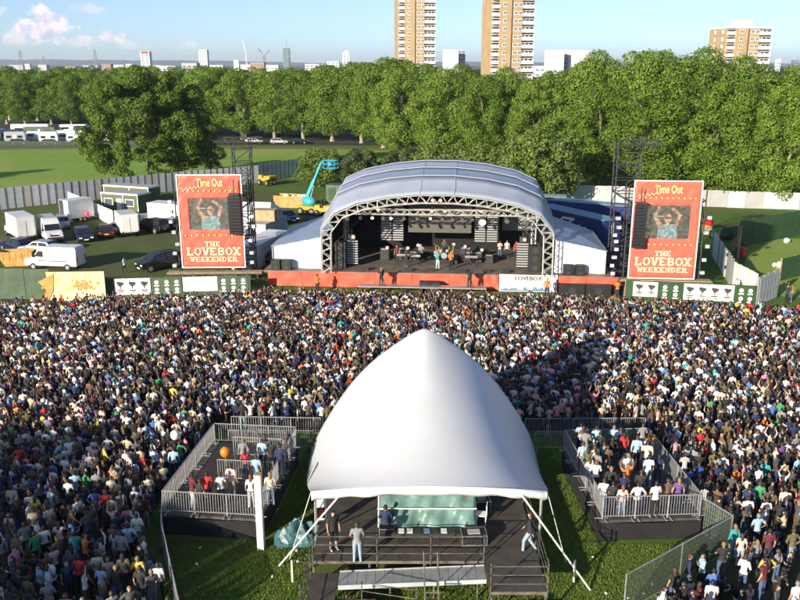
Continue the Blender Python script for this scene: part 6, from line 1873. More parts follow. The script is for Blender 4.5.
# ------------------------------------------------------------------ people
def pose(kind):
    """joint positions of a 1.75 m figure facing +Y"""
    P = dict(hip=.93, tz=0.0, ty=0.0, lean=0.0)
    J = {}
    dn = lambda s: [(s * .25, -.03, 1.18), (s * .26, .05, .95), (s * .25, .09, .85)]
    ch = lambda s: [(s * .27, .03, 1.18), (s * .12, .25, 1.2), (s * .05, .29, 1.24)]
    up = lambda s: [(s * .30, .08, 1.63), (s * .20, .12, 1.89), (s * .17, .13, 1.99)]
    cp = lambda s: [(s * .29, .12, 1.62), (s * .08, .2, 1.82), (s * .04, .21, 1.91)]
    dr = lambda s: [(s * .27, -.01, 1.18), (s * .22, .23, 1.2), (s * .2, .31, 1.25)]
    hp = lambda s: [(s * .39, -.08, 1.2), (s * .21, .0, 1.03), (s * .17, .05, 1.0)]
    cr = lambda s: [(s * .27, .06, 1.2), (s * -.02, .2, 1.24), (s * -.1, .19, 1.26)]
    ph = lambda s: [(s * .27, .14, 1.28), (s * .16, .33, 1.48), (s * .13, .37, 1.56)]
    sw = lambda s: [(s * .24, .08 * s, 1.18), (s * .24, .2 * s + .06, .97), (s * .23, .26 * s + .06, .88)]
    leg = lambda s: [(s * .11, .02, .5), (s * .13, -.02, .09), (s * .14, .14, .04)]
    A = {'stand': (dn, dn), 'chest': (ch, ch), 'up': (up, up), 'one_up': (dn, up), 'clap': (cp, cp), 'drink': (dr, dn), 'hips': (hp, hp), 'crossed': (cr, cr), 'phone': (ch, ph), 'walk': (sw, sw), 'sit': (ch, ch), 'crouch': (ch, dn)}
    l, r = A[kind]
    J['armL'] = [(-.185, 0, 1.44)] + l(-1); J['armR'] = [(.185, 0, 1.44)] + r(1)
    J['legL'] = [(-.095, 0, .92)] + leg(-1); J['legR'] = [(.095, 0, .92)] + leg(1)
    if kind == 'walk':
        J['legL'] = [(-.095, 0, .92), (-.1, .2, .52), (-.1, .22, .1), (-.1, .38, .05)]
        J['legR'] = [(.095, 0, .92), (.1, .02, .5), (.1, -.26, .14), (.1, -.14, .05)]
    drop = 0
    if kind == 'sit':
        drop = .80
        J['legL'] = [(-.1, 0, .12), (-.2, .38, .42), (-.17, .62, .09), (-.18, .77, .05)]
        J['legR'] = [(.1, 0, .12), (.2, .36, .40), (.19, .60, .09), (.2, .75, .05)]
    if kind == 'crouch':
        drop = .55
        J['legL'] = [(-.1, 0, .37), (-.2, .38, .44), (-.17, .05, .09), (-.18, .2, .04)]
        J['legR'] = [(.1, 0, .37), (.2, .34, .42), (.19, .02, .09), (.2, .17, .04)]
    return J, drop
def proto_mesh(kind, female, tris, voxel):
    J, drop = pose(kind)
    bm = bmesh.new()
    def ball(c, r):
        M = Matrix.Translation(c) @ Matrix.Diagonal((r[0], r[1], r[2], 1))
        bmesh.ops.create_icosphere(bm, subdivisions=2, radius=1, matrix=M)
    def seg(a, b, r1, r2):
        a = Vector(a); b = Vector(b); d = b - a
        M = Matrix.Translation((a + b) / 2) @ d.to_track_quat('Z', 'Y').to_matrix().to_4x4()
        bmesh.ops.create_cone(bm, cap_ends=True, segments=10, radius1=r1, radius2=r2, depth=d.length, matrix=M)
        ball(a, (r1,) * 3); ball(b, (r2,) * 3)
    D = Vector((0, 0, -drop))
    segs = []            # (label, a, b)
    fw = .93 if female else 1.0
    def T(x, y, z): return Vector((x, y, z)) + D
    ball(T(0, 0, .95), (.165 * (1.04 if female else 1), .115, .13))
    ball(T(0, 0, 1.10), (.135 * fw, .098, .16))
    ball(T(0, .005, 1.29), (.165 * fw, .112, .19))
    if female: ball(T(0, .075, 1.29), (.12, .06, .07))
    seg(T(-.15 * fw, -.005, 1.42), T(.15 * fw, -.005, 1.42), .07, .07)
    seg(T(0, -.01, 1.43), T(0, .005, 1.56), .058, .052)
    ball(T(0, .012, 1.645), (.076, .095, .115)); ball(T(0, .035, 1.585), (.055, .062, .06))
    ball(T(0, .108, 1.635), (.014, .022, .02))
    for s in (-1, 1): ball(T(s * .077, .005, 1.635), (.012, .022, .032))
    segs += [('head', T(0, .01, 1.66), T(0, .01, 1.62)), ('neck', T(0, -.01, 1.50), T(0, .005, 1.54)), ('torso', T(-.12, 0, 1.40), T(.12, 0, 1.40)), ('torso', T(0, 0, 1.0), T(0, 0, 1.40)), ('pelvis', T(-.08, 0, .9), T(.08, 0, .9))]
    for nm in ('armL', 'armR'):
        a = [Vector(p) + D for p in J[nm]]
        a[0].x *= fw
        seg(a[0], a[1], .052 * fw, .042 * fw); seg(a[1], a[2], .042 * fw, .03 * fw); seg(a[2], a[3], .032, .026)
        segs += [('upperarm', a[0], a[1]), ('forearm', a[1], a[2]), ('hand', a[2], a[3])]
    for nm in ('legL', 'legR'):
        a = [Vector(p) for p in J[nm]]
        seg(a[0], a[1], .088, .062); seg(a[1], a[2], .06, .042); seg(a[2] + Vector((0, -.02, -.02)), a[3], .045, .036)
        segs += [('thigh', a[0], a[1]), ('shin', a[1], a[2]), ('foot', a[2] + Vector((0, 0, -.03)), a[3])]
    me = bpy.data.meshes.new('proto'); bm.to_mesh(me); bm.free()
    o = bpy.data.objects.new('proto', me); col.objects.link(o)
    md = o.modifiers.new('r', 'REMESH'); md.mode = 'VOXEL'; md.voxel_size = voxel
    md = o.modifiers.new('s', 'SMOOTH'); md.factor = .5; md.iterations = 2
    md = o.modifiers.new('t', 'TRIANGULATE')
    dg = bpy.context.evaluated_depsgraph_get()
    k = len(o.evaluated_get(dg).data.polygons)
    md = o.modifiers.new('d', 'DECIMATE'); md.ratio = min(1, tris / k)
    dg = bpy.context.evaluated_depsgraph_get()
    ev = o.evaluated_get(dg); em = ev.data
    n = len(em.vertices); V = np.empty(n * 3, np.float32); em.vertices.foreach_get('co', V); V = V.reshape(-1, 3)
    em.calc_loop_triangles()
    F = np.empty(len(em.loop_triangles) * 3, np.int32); em.loop_triangles.foreach_get('vertices', F); F = F.reshape(-1, 3)
    NR = np.empty(n * 3, np.float32); em.vertices.foreach_get('normal', NR); NR = NR.reshape(-1, 3)
    V = V.copy(); F = F.copy(); NR = NR.copy()
    bpy.data.objects.remove(o); bpy.data.meshes.remove(me)
    # what each face belongs to: 0 skin 1 hair 2 shirt 3 trousers 4 shoes ; also sub-label for sleeves / shins
    C = V[F].mean(1)
    best = np.full(len(F), 1e9); lab = np.zeros(len(F), int); par = np.zeros(len(F))
    names = []
    for i, (nm, a, b) in enumerate(segs):
        a = np.array(a); b = np.array(b); d = b - a
        t = np.clip(((C - a) @ d) / (d @ d + 1e-9), 0, 1)
        dist = np.linalg.norm(C - (a + t[:, None] * d), axis=1)
        rad = {'torso': .12, 'pelvis': .11, 'thigh': .075, 'head': .09}.get(nm, .04)
        dist = dist - rad
        m = dist < best
        best[m] = dist[m]; lab[m] = i; par[m] = t[m]; names.append(nm)
    L = np.array(names)[lab]
    cat = np.zeros(len(F), int)
    cat[(L == 'torso')] = 2
    cat[(L == 'upperarm') & (par < .72)] = 2
    cat[(L == 'pelvis') | (L == 'thigh') | (L == 'shin')] = 3
    zc = C[:, 2] + drop
    cat[(L == 'pelvis') & (zc > .93)] = 2
    cat[(L == 'foot')] = 4
    hd = L == 'head'
    hy = C[:, 1] - .012; hz = zc - 1.645
    cat[hd & ((hz > .055) | ((hy < .012) & (hz > -.07)))] = 1
    sl = (L == 'forearm') | ((L == 'upperarm') & (par >= .72))
    sh = (L == 'shin') & (par > .12)
    return dict(V=V, F=F, N=NR, cat=cat, sleeve=sl, shin=sh, J=J, drop=drop, female=female, kind=kind)
POSES = [('stand', 0), ('stand', 1), ('chest', 0), ('chest', 1), ('up', 0), ('one_up', 1), ('clap', 0), ('drink', 0), ('drink', 1), ('hips', 0), ('crossed', 0), ('phone', 1), ('walk', 0), ('walk', 1), ('sit', 0), ('sit', 1), ('crouch', 1)]
NEAR = {}; FAR = {}
for kd, fm in POSES:
    NEAR[(kd, fm)] = proto_mesh(kd, fm, 1500, .02)
    FAR[(kd, fm)] = proto_mesh(kd, fm, 300, .032)
def submesh(p, mask, name, off):
    F = p['F'][mask]
    idx, inv = np.unique(F, return_inverse=True)
    V = p['V'][idx] + p['N'][idx] * off
    me = fast_mesh(name, V, inv.reshape(-1, 3), 3)
    me.polygons.foreach_set('use_smooth', np.ones(len(F), bool))
    return me
def finger_verts(p):
    """five fingers on each hand, curled a little"""
    m = MB()
    for nm, s in (('armL', -1), ('armR', 1)):
        a = [Vector(q) + Vector((0, 0, -p['drop'])) for q in p['J'][nm]]
        d = (a[3] - a[2]).normalized()
        side = d.cross(Vector((0, 1, 0)) if abs(d.y) < .8 else Vector((0, 0, 1))).normalized()
        pal = side.cross(d).normalized()
        for k, ln in enumerate((.062, .074, .07, .055)):
            b = a[3] + side * (.026 - .0175 * k)
            c = b + d * ln * .55 + pal * .006; e = c + d * ln * .45 + pal * .022
            m.bar(b, c, .0095, .0085, 4); m.bar(c, e, .0085, .006, 4)
        b = a[2].lerp(a[3], .35) + side * .028
        c = b + side * .03 + d * .035; m.bar(b, c, .011, .009, 4); m.bar(c, c + d * .03 + pal * .01, .009, .007, 4)
    return m
PM = {}
for key, p in NEAR.items():
    fg = finger_verts(p)
    k = len(p['V'])
    V = np.concatenate([p['V'], np.array(fg.v, np.float32)])
    tri = []
    for f in fg.f:
        for i in range(1, len(f) - 1): tri.append((f[0] + k, f[i] + k, f[i + 1] + k))
    body = fast_mesh('person', V, np.concatenate([p['F'], np.array(tri, np.int32)]), 3)
    body.polygons.foreach_set('use_smooth', np.ones(len(body.polygons), bool))
    hair = submesh(p, p['cat'] == 1, 'hair', .016)
    z = 1.645 - p['drop']
    long_ = MB()
    hv = [tuple(v.co) for v in hair.vertices]; hf = [tuple(q.vertices) for q in hair.polygons]
    long_.add(hv, hf).ell((0, -.065, z - .06), (.085, .05, .13), 10, 7).ell((0, -.075, z - .17), (.075, .04, .10), 10, 6)
    hl = long_.mesh('hair')
    for q in hl.polygons: q.use_smooth = True
    PM[key] = dict(body=body, hair=hair, hair_long=hl,
                   tee=submesh(p, p['cat'] == 2, 'shirt', .013), longs=submesh(p, (p['cat'] == 2) | p['sleeve'], 'shirt', .014),
                   trousers=submesh(p, p['cat'] == 3, 'trousers', .012), shorts=submesh(p, (p['cat'] == 3) & ~p['shin'], 'shorts', .018))
    for me in PM[key].values():
        me.materials.append(None)
    body.materials.append(None)
    body.polygons.foreach_set('material_index', np.concatenate([(p['cat'] == 4).astype(np.int32), np.zeros(len(tri), np.int32)]))
SHIRT = {'white': (.72, .71, .70), 'black': (.024, .023, .024), 'dark grey': (.075, .072, .072), 'grey': (.24, .24, .25), 'navy': (.02, .03, .085), 'blue': (.07, .16, .42), 'pale blue': (.34, .50, .66), 'red': (.52, .03, .03), 'maroon': (.12, .02, .03), 'pink': (.62, .22, .32), 'pale pink': (.70, .46, .44), 'green': (.05, .30, .11), 'teal': (.04, .33, .33), 'olive': (.12, .11, .05), 'brown': (.14, .08, .05), 'beige': (.48, .40, .28), 'yellow': (.66, .50, .09), 'orange': (.72, .19, .03), 'purple': (.14, .07, .22), 'cream': (.66, .60, .46)}
SHW = dict(zip(SHIRT, (18, 26, 12, 7, 12, 3, 5.5, 2.0, 3, 1.2, 4.5, 1.0, .9, 5, 7, 5.5, .5, .6, 1.0, 4)))
TROU = {'blue jeans': (.07, .11, .22), 'dark jeans': (.025, .032, .06), 'black trousers': (.014, .014, .016), 'beige trousers': (.36, .29, .19), 'pale jeans': (.28, .36, .45), 'brown trousers': (.10, .07, .045), 'white trousers': (.66, .65, .62)}
TRW = (26, 24, 22, 9, 8, 8, 3)
HAIR = {'dark': (.018, .013, .01), 'brown': (.06, .032, .016), 'fair': (.24, .15, .07), 'ginger': (.22, .07, .02), 'grey': (.22, .21, .20)}
HAW = (52, 34, 9, 3, 2)
SKIN = [(.50, .29, .20), (.54, .33, .235), (.41, .23, .15), (.18, .095, .055)]
PMAT = {}
def pm_(nm, c, rough=.8):
    if nm not in PMAT:
        PMAT[nm] = mat('person_' + nm, c, rough, var=.12, scale=6, bump=.25 if rough > .7 else 0, bscale=9)
    return PMAT[nm]
USED = set(); LABELS = set()
NP = [0]
def person(x, y, z, rz, kd, fm, zone, shirt=None, trou=None, hair=None, sc=None, long_sleeve=None, extra='', shorts=False, skin=None, grp=None, force=None):
    if (kd, fm) not in PM: fm = 1 - fm
    key = (kd, fm)
    for attempt in range(60):
        s = shirt or random.choices(list(SHIRT), list(SHW.values()))[0]
        tr = trou or random.choices(list(TROU), TRW)[0]
        h = hair or random.choices(list(HAIR), HAW)[0]
        sig = (zone, s, tr, h, kd in ('sit', 'crouch'))
        if sig not in USED or (shirt and trou and hair): break
    USED.add(sig)
    ls = (random.random() < (.55 if s in ('black', 'navy', 'dark grey', 'grey') else .22)) if long_sleeve is None else long_sleeve
    top = ('%s long-sleeved top' if ls else '%s t-shirt') % s
    leg = tr if not shorts else tr.split()[0] + ' shorts'
    act = {'sit': 'sitting', 'crouch': 'crouching', 'up': 'both arms up', 'one_up': 'one arm up', 'clap': 'clapping overhead', 'walk': 'walking'}.get(kd, '')
    def describe(h):
        lab = force or ('person in %s, %s, %s hair, %s%s' % (top, leg, h, act + ', ' if act else '', zone))
        if len(lab.split()) > 16: lab = 'person, %s, %s, %s hair, %s' % (top, leg, h, zone)
        if len(lab.split()) > 16: lab = lab.replace('long-sleeved top', 'top').replace(' t-shirt', ' top')
        return lab
    lab = describe(h)
    for h2 in HAIR:
        if lab not in LABELS: break
        h = h2; lab = describe(h)
    LABELS.add(lab)
    m = PM[key]
    o = bpy.data.objects.new('person', m['body']); col.objects.link(o)
    sc = sc or random.uniform(.91, 1.04) * (.95 if fm else 1.0)
    o.location = (x, y, z); o.rotation_euler = (0, 0, rz); o.scale = (sc * random.uniform(.9, 1.02), sc * random.uniform(.95, 1.08), sc)
    tag(o, lab, 'person', grp or 'people in the festival crowd')
    def child(nm, me, mt):
        c = bpy.data.objects.new(nm, me); col.objects.link(c); c.parent = o
        c.material_slots[0].link = 'OBJECT'; c.material_slots[0].material = mt
    sk_ = random.choices(range(4), (45, 30, 17, 8))[0] if skin is None else skin
    o.material_slots[0].link = 'OBJECT'; o.material_slots[0].material = pm_('skin%d' % sk_, SKIN[sk_], .55)
    child('hair', m['hair_long'] if fm and random.random() < .8 else m['hair'], pm_('hair_' + h, HAIR[h], .6))
    child('shirt', m['longs'] if ls else m['tee'], pm_('top_' + s, SHIRT[s]))
    child('shorts' if shorts else 'trousers', m['shorts'] if shorts else m['trousers'], pm_('leg_' + tr, TROU[tr]))
    o.material_slots[1].link = 'OBJECT'; o.material_slots[1].material = pm_('shoe%d' % (NP[0] % 3), ((.02, .02, .02), (.5, .5, .5), (.10, .07, .05))[NP[0] % 3])
    NP[0] += 1
    return o
PI = math.pi
def at(x, y, z0=0.0, tz=1.25):
    """ground spot of a figure whose chest was sighted at (x, y)"""
    p = G(x, y, z0 + tz); return p.x, p.y
# on the sound deck
x, y = at(357, 534, DK); person(x, y, DK, .1, 'chest', 0, '', 'grey', 'pale jeans', 'brown', 1.0, False, force='person in grey t-shirt and pale jeans standing at the deck rail, back turned')
x, y = at(333, 522, DK); person(x, y, DK, -2.6, 'stand', 0, '', 'black', 'black trousers', 'dark', 1.0, False, shorts=True, force='person in black t-shirt and black shorts at the left of the sound deck')
x, y = at(386, 517, DK); person(-.6, 31.0, DK + .32, 0, 'sit', 0, '', 'navy', 'dark jeans', 'dark', 1.0, True, force='person in navy top sitting on a case before the teal tarpaulin')
x, y = at(533, 524, DK); person(5.15, y, DK, 1.2, 'walk', 0, '', 'black', 'pale jeans', 'brown', 1.0, True, force='person in black top and pale jeans walking by the right deck rail')
# on the left platform
for (px, py, kd, fm, s, tr, h, face) in ((220, 480, 'chest', 1, 'white', 'dark jeans', 'brown', .3), (231, 474, 'drink', 0, 'pale pink', 'beige trousers', 'brown', -.3), (207, 480, 'drink', 0, 'red', 'black trousers', 'dark', .2), (250.5, 482, 'stand', 1, 'white', 'white trousers', 'ginger', .1), (192, 484, 'crossed', 0, 'maroon', 'white trousers', 'dark', -.8), (256, 464, 'stand', 0, 'pale blue', 'blue jeans', 'brown', 0), (270, 480, 'drink', 1, 'cream', 'pale jeans', 'fair', .3), (243, 446, 'stand', 1, 'grey', 'dark jeans', 'fair', .2), (245, 455, 'phone', 1, 'red', 'dark jeans', 'dark', 0), (262, 447, 'stand', 0, 'pale blue', 'black trousers', 'brown', -.2), (271, 449, 'crossed', 0, 'black', 'black trousers', 'dark', .2), (284, 447, 'chest', 0, 'dark grey', 'black trousers', 'fair', .3), (280, 455, 'stand', 0, 'navy', 'dark jeans', 'dark', .1), (200, 488, 'stand', 0, 'black', 'black trousers', 'brown', -.4)):
    x, y = at(px, py, PZ); person(x, y, PZ, face, kd, fm, 'on the left viewing platform', s, tr, h, grp='people on the left viewing platform')
for (px, py, kd, fm, s, tr, h) in ((604, 486, 'drink', 0, 'white', 'blue jeans', 'brown'), (613, 489, 'crossed', 0, 'black', 'dark jeans', 'dark'), (623, 491, 'stand', 1, 'pale pink', 'pale jeans', 'ginger'), (638, 491, 'hips', 0, 'white', 'dark jeans', 'dark'), (656, 492, 'chest', 0, 'white', 'black trousers', 'dark'), (668, 486, 'drink', 0, 'brown', 'dark jeans', 'brown'), (679, 486, 'stand', 1, 'purple', 'dark jeans', 'fair'), (627, 475, 'up', 0, 'orange', 'blue jeans', 'fair'), (649, 464, 'drink', 0, 'white', 'pale jeans', 'dark'), (628, 464, 'stand', 0, 'white', 'black trousers', 'fair'), (624, 483, 'stand', 0, 'navy', 'dark jeans', 'brown'), (583, 452, 'stand', 0, 'pale blue', 'dark jeans', 'brown'), (590, 453, 'chest', 0, 'grey', 'blue jeans', 'dark'), (624, 440, 'stand', 1, 'red', 'dark jeans', 'dark'), (637, 446, 'stand', 0, 'pale blue', 'black trousers', 'brown'), (651, 443, 'crossed', 0, 'orange', 'black trousers', 'dark'), (590, 463, 'chest', 1, 'white', 'dark jeans', 'brown'), (596, 469, 'crossed', 0, 'white', 'black trousers', 'ginger'), (611, 476, 'stand', 0, 'black', 'black trousers', 'fair'), (641, 480, 'stand', 0, 'black', 'blue jeans', 'brown')):
    x, y = at(px, py, PZ); person(x, y, PZ, random.uniform(-.3, .3), kd, fm, 'on the right viewing platform', s, tr, h, grp='people on the right viewing platform')
for k in range(24):
    q = MR @ Vector((random.uniform(-1.9, 1.7), random.uniform(-1.2, 3.1), 0))
    person(q.x, q.y, PZ, random.uniform(-.4, .4), *random.choice([('stand', 0), ('stand', 1), ('chest', 0), ('drink', 0), ('crossed', 0), ('phone', 1)]), 'on the right viewing platform', random.choice(['black', 'navy', 'dark grey', 'black', 'white', 'brown', 'grey', 'olive', 'pale blue', 'cream']), grp='people on the right viewing platform')
# performers and crew
def on_stage(s, q, rz, kd, fm, sh, tr, h, lab, z=DZ, **k):
    p = SP(s, q, z); return person(p.x, p.y, z, rz + SR, kd, fm, '', sh, tr, h, 1.0, force=lab, grp='people on the stage', **k)
on_stage(.1, 1.3, PI, 'clap', 0, 'teal', 'white trousers', 'brown', 'person in teal t-shirt and white trousers singing at the stage front, arms raised', long_sleeve=False)
on_stage(1.3, 1.5, PI + .3, 'chest', 0, 'orange', 'black trousers', 'dark', 'person in orange top and black trousers playing beside the singer')
on_stage(-2.9, 2.3, PI - .3, 'chest', 0, 'black', 'dark jeans', 'brown', 'person in black playing behind the keyboards on stage')
on_stage(.6, 5.0, PI, 'drink', 0, 'dark grey', 'black trousers', 'dark', 'person in dark grey sitting at the drum kit', DZ + .4)
on_stage(3.0, 3.6, PI + .2, 'chest', 0, 'navy', 'dark jeans', 'dark', 'person in navy playing right of the singers')
on_stage(-1.6, 4.4, PI, 'chest', 0, 'grey', 'black trousers', 'fair', 'person in grey playing left of the drums')
on_stage(-3.9, 3.8, PI - .2, 'stand', 0, 'maroon', 'black trousers', 'dark', 'person in maroon standing at the left of the band')
on_stage(6.0, 6.6, PI + .2, 'crossed', 1, 'pale pink', 'blue jeans', 'fair', 'person in pale pink watching from the right rear of the stage')
on_stage(6.7, 6.8, PI, 'stand', 0, 'white', 'dark jeans', 'brown', 'person in white watching from the right rear of the stage')
on_stage(7.6, 6.5, PI + .3, 'stand', 1, 'red', 'dark jeans', 'brown', 'person in red watching from the right rear of the stage')
on_stage(-4.85, -1.95, 0, 'phone', 1, 'black', 'dark jeans', 'grey', 'person in black working the left camera in the pit', .68)
on_stage(3.05, -1.95, 0, 'phone', 1, 'black', 'black trousers', 'dark', 'person in black working the right camera in the pit', .68)
on_stage(-10.6, -2.2, .4, 'stand', 0, 'orange', 'black trousers', 'dark', 'person in orange steward top in the pit at the left of the stage', 0)
on_stage(16.0, -2.2, .2, 'crossed', 0, 'orange', 'dark jeans', 'brown', 'person in orange steward top in the pit at the right of the stage', 0)
on_stage(9.9, -2.0, PI, 'stand', 0, 'orange', 'dark jeans', 'dark', 'person in orange steward top before the white banner', 0)
x, y = at(124, 261); person(x, y, 0, 1.2, 'walk', 0, '', 'white', 'black trousers', 'dark', force='person in white t-shirt walking alone across the car park')
x, y = at(737, 283); person(x, y, 0, 2.6, 'stand', 0, '', 'white', 'dark jeans', 'brown', force='person in white t-shirt behind the hoarding right of the right banner')
for (px, py, kd, s, rz) in ((793, 288, 'drink', 'orange', 1.0), (788, 290, 'up', 'navy', 1.8)):
    x, y = at(px, py); person(x, y, 0, rz, kd, 0, 'beside the right grey hoarding', s)
# large figures at the lower right, lower left
for (px, py, kd, fm, s, tr, h, rz) in ((728, 494, 'stand', 1, 'pale pink', 'beige trousers', 'fair', .1), (735, 532, 'stand', 1, 'teal', 'pale jeans', 'fair', .2), (742, 540, 'stand', 1, 'pale pink', 'pale jeans', 'brown', -.2), (747, 556, 'chest', 1, 'white', 'black trousers', 'dark', .2), (757, 547, 'drink', 1, 'grey', 'dark jeans', 'fair', .3), (769, 540, 'stand', 0, 'maroon', 'dark jeans', 'dark', .0), (767, 562, 'hips', 0, 'yellow', 'black trousers', 'dark', .1), (777, 593, 'walk', 0, 'dark grey', 'dark jeans', 'brown', -2.4), (793, 539, 'hips', 0, 'olive', 'pale jeans', 'brown', .2), (797, 590, 'stand', 0, 'white', 'black trousers', 'grey', .2), (736, 504, 'hips', 0, 'beige', 'pale jeans', 'brown', .2), (748, 505, 'stand', 0, 'white', 'blue jeans', 'dark', 0), (749, 492, 'hips', 0, 'pale blue', 'blue jeans', 'dark', .2), (759, 492, 'chest', 0, 'green', 'dark jeans', 'brown', -.2), (758, 522, 'hips', 0, 'pale blue', 'dark jeans', 'grey', .2), (778, 556, 'drink', 1, 'grey', 'blue jeans', 'brown', .4)):
    x, y = at(px, py); person(x, y, 0, rz, kd, fm, 'right of the green netted fence', s, tr, h)
for (px, py, fm, s, tr, h, rz) in ((681, 594, 1, 'brown', 'black trousers', 'brown', -.6), (690, 589, 0, 'white', 'dark jeans', 'dark', .6), (711, 592, 1, 'cream', 'black trousers', 'fair', 1.8), (722, 586, 0, 'black', 'black trousers', 'dark', -1.6), (749, 594, 1, 'pale pink', 'dark jeans', 'fair', .3)):
    x, y = at(px, py, 0, .45); person(x, y, 0, rz, 'sit', fm, 'outside the green netted fence', s, tr, h)
for (px, py, kd, fm, s, tr, h, rz) in ((158, 572, 'stand', 0, 'white', 'black trousers', 'brown', .1), (155, 555, 'crouch', 1, 'pale blue', 'dark jeans', 'dark', .6), (138, 566, 'drink', 0, 'yellow', 'dark jeans', 'fair', .2), (140, 577, 'stand', 0, 'black', 'dark jeans', 'brown', 0), (128, 535, 'hips', 0, 'pale blue', 'black trousers', 'dark', .2), (137, 523, 'stand', 0, 'white', 'dark jeans', 'brown', .1), (97, 561, 'stand', 0, 'cream', 'black trousers', 'dark', .1), (79, 566, 'stand', 0, 'red', 'black trousers', 'dark', 0), (108, 566, 'stand', 1, 'beige', 'dark jeans', 'fair', .3), (53, 556, 'walk', 0, 'pale pink', 'dark jeans', 'brown', .8), (34, 518, 'stand', 0, 'beige', 'black trousers', 'brown', 0), (95, 498, 'hips', 0, 'blue', 'dark jeans', 'dark', 0), (121, 500, 'stand', 0, 'grey', 'dark jeans', 'brown', .3), (148, 498, 'stand', 0, 'navy', 'blue jeans', 'dark', .1), (167, 594, 'crouch', 0 or 1, 'red', 'dark jeans', 'brown', .2), (70, 448, 'drink', 0, 'white', 'black trousers', 'fair', .2), (20, 455, 'hips', 0, 'red', 'dark jeans', 'dark', .1)):
    x, y = at(px, py); person(x, y, 0, rz, kd, fm, 'left of the grey mesh fence', s, tr, h)

# the crowd: scatter spots, nearest ones become people of their own, the rest one mass
def inside(p, poly):
    x, y = p; c = False; j = len(poly) - 1
    for i in range(len(poly)):
        xi, yi = poly[i]; xj, yj = poly[j]
        if (yi > y) != (yj > y) and x < (xj - xi) * (y - yi) / (yj - yi) + xi: c = not c
        j = i
    return c
AREA = [(-62, 18), (-9.0, 18), (-8.7, 26), (-10.9, 31.7), (-11.3, 34.3), (-10.6, 43.7), (13.9, 43.4), (13.75, 33.1), (14.6, 31.5), (11.5, 29), (9.3, 26.8), (9.4, 18), (60, 18), (60, 63), (33, 63.5), (30, 64.6), (20, 66.2), (17, 67.2), (-12, 69.4), (-16, 67.6), (-24, 67.0), (-32, 66.5), (-44, 62), (-62, 56)]
def density(x, y):
    d = 2.05 if y > 60 else 1.75 if y > 48 else 1.5
    if x < -26 and y > 50:                       # thinner by the left hoarding
        d *= max(.12, 1 - (abs(x) - 26) / 12 * (y - 48) / 16)
    if x < -26 and y > 66: d *= .5
    if y < 41 and x < -9: d *= (.62 + .38 * (y - 28) / 13 if y > 28 else .6)
    if y < 38 and x > 12: d *= .75 if y > 31 else .26
    if x > 26 and y > 55: d *= .6
    return max(d, .1)
cell = {}
for o in [q for q in bpy.data.objects if q.name.startswith('person') and q.parent is None]:
    if o.location.z < .2: cell.setdefault((int(o.location.x), int(o.location.y)), []).append((o.location.x, o.location.y))
spots = []
fx = lambda x, y: 400 + CAM_F * x / (y * math.cos(CAM_P) + 19 * math.sin(CAM_P))
for k in range(80000):
    y = random.uniform(24, 73); x = random.uniform(-46, 46)
    if not -25 < fx(x, y) < 825 or not inside((x, y), AREA): continue
    dn_ = density(x, y)
    r = .565 / math.sqrt(dn_) * random.choice((.72, .8, .9, 1.0, 1.2))
    cx, cy = int(x), int(y); ok = True
    for i in (-1, 0, 1):
        for j in (-1, 0, 1):
            for (a, b) in cell.get((cx + i, cy + j), ()):
                if (a - x) ** 2 + (b - y) ** 2 < r * r: ok = False; break
            if not ok: break
        if not ok: break
    if ok and (r < .75 or random.random() < .5):
        cell.setdefault((cx, cy), []).append((x, y)); spots.append((x, y))
spots.sort(key=lambda p: p[1])
vis = [p for p in spots if -8 < fx(*p) < 808 and p[1] > 25.5]
near = []
# largest first, with both sides served
for p in vis:
    if len(near) < 298 - NP[0]: near.append(p)
near_set = set(near)
KN = [('stand', 0), ('stand', 1), ('chest', 0), ('chest', 1), ('drink', 0), ('drink', 1), ('hips', 0), ('crossed', 0), ('phone', 1), ('one_up', 1), ('clap', 0), ('walk', 0), ('up', 0), ('walk', 1)]
KW = [20, 17, 12, 10, 13, 10, 2.5, 9, 6, 1, .6, 3, .5, 2]
def zone_of(x, y):
    if x < 0:
        if y < 31: return 'in the shade at the lower left'
        if x > -13: return 'beside the left viewing platform'
        return 'in the crowd at far left'
    if y < 31: return 'sitting area at the lower right'.replace('sitting area', 'on the grass')
    if x < 17.5: return 'just right of the right viewing platform'
    return 'in the crowd at far right'
for (x, y) in near:
    kd, fm = random.choices(KN, KW)[0]
    if y < 32 and random.random() < (.5 if x > 0 else .25): kd, fm = random.choice([('sit', 0), ('sit', 1), ('crouch', 1)])
    face = random.gauss(0, .35) if y > 33 else random.gauss(0, 1.0)
    person(x, y, 0, face, kd, fm, zone_of(x, y))
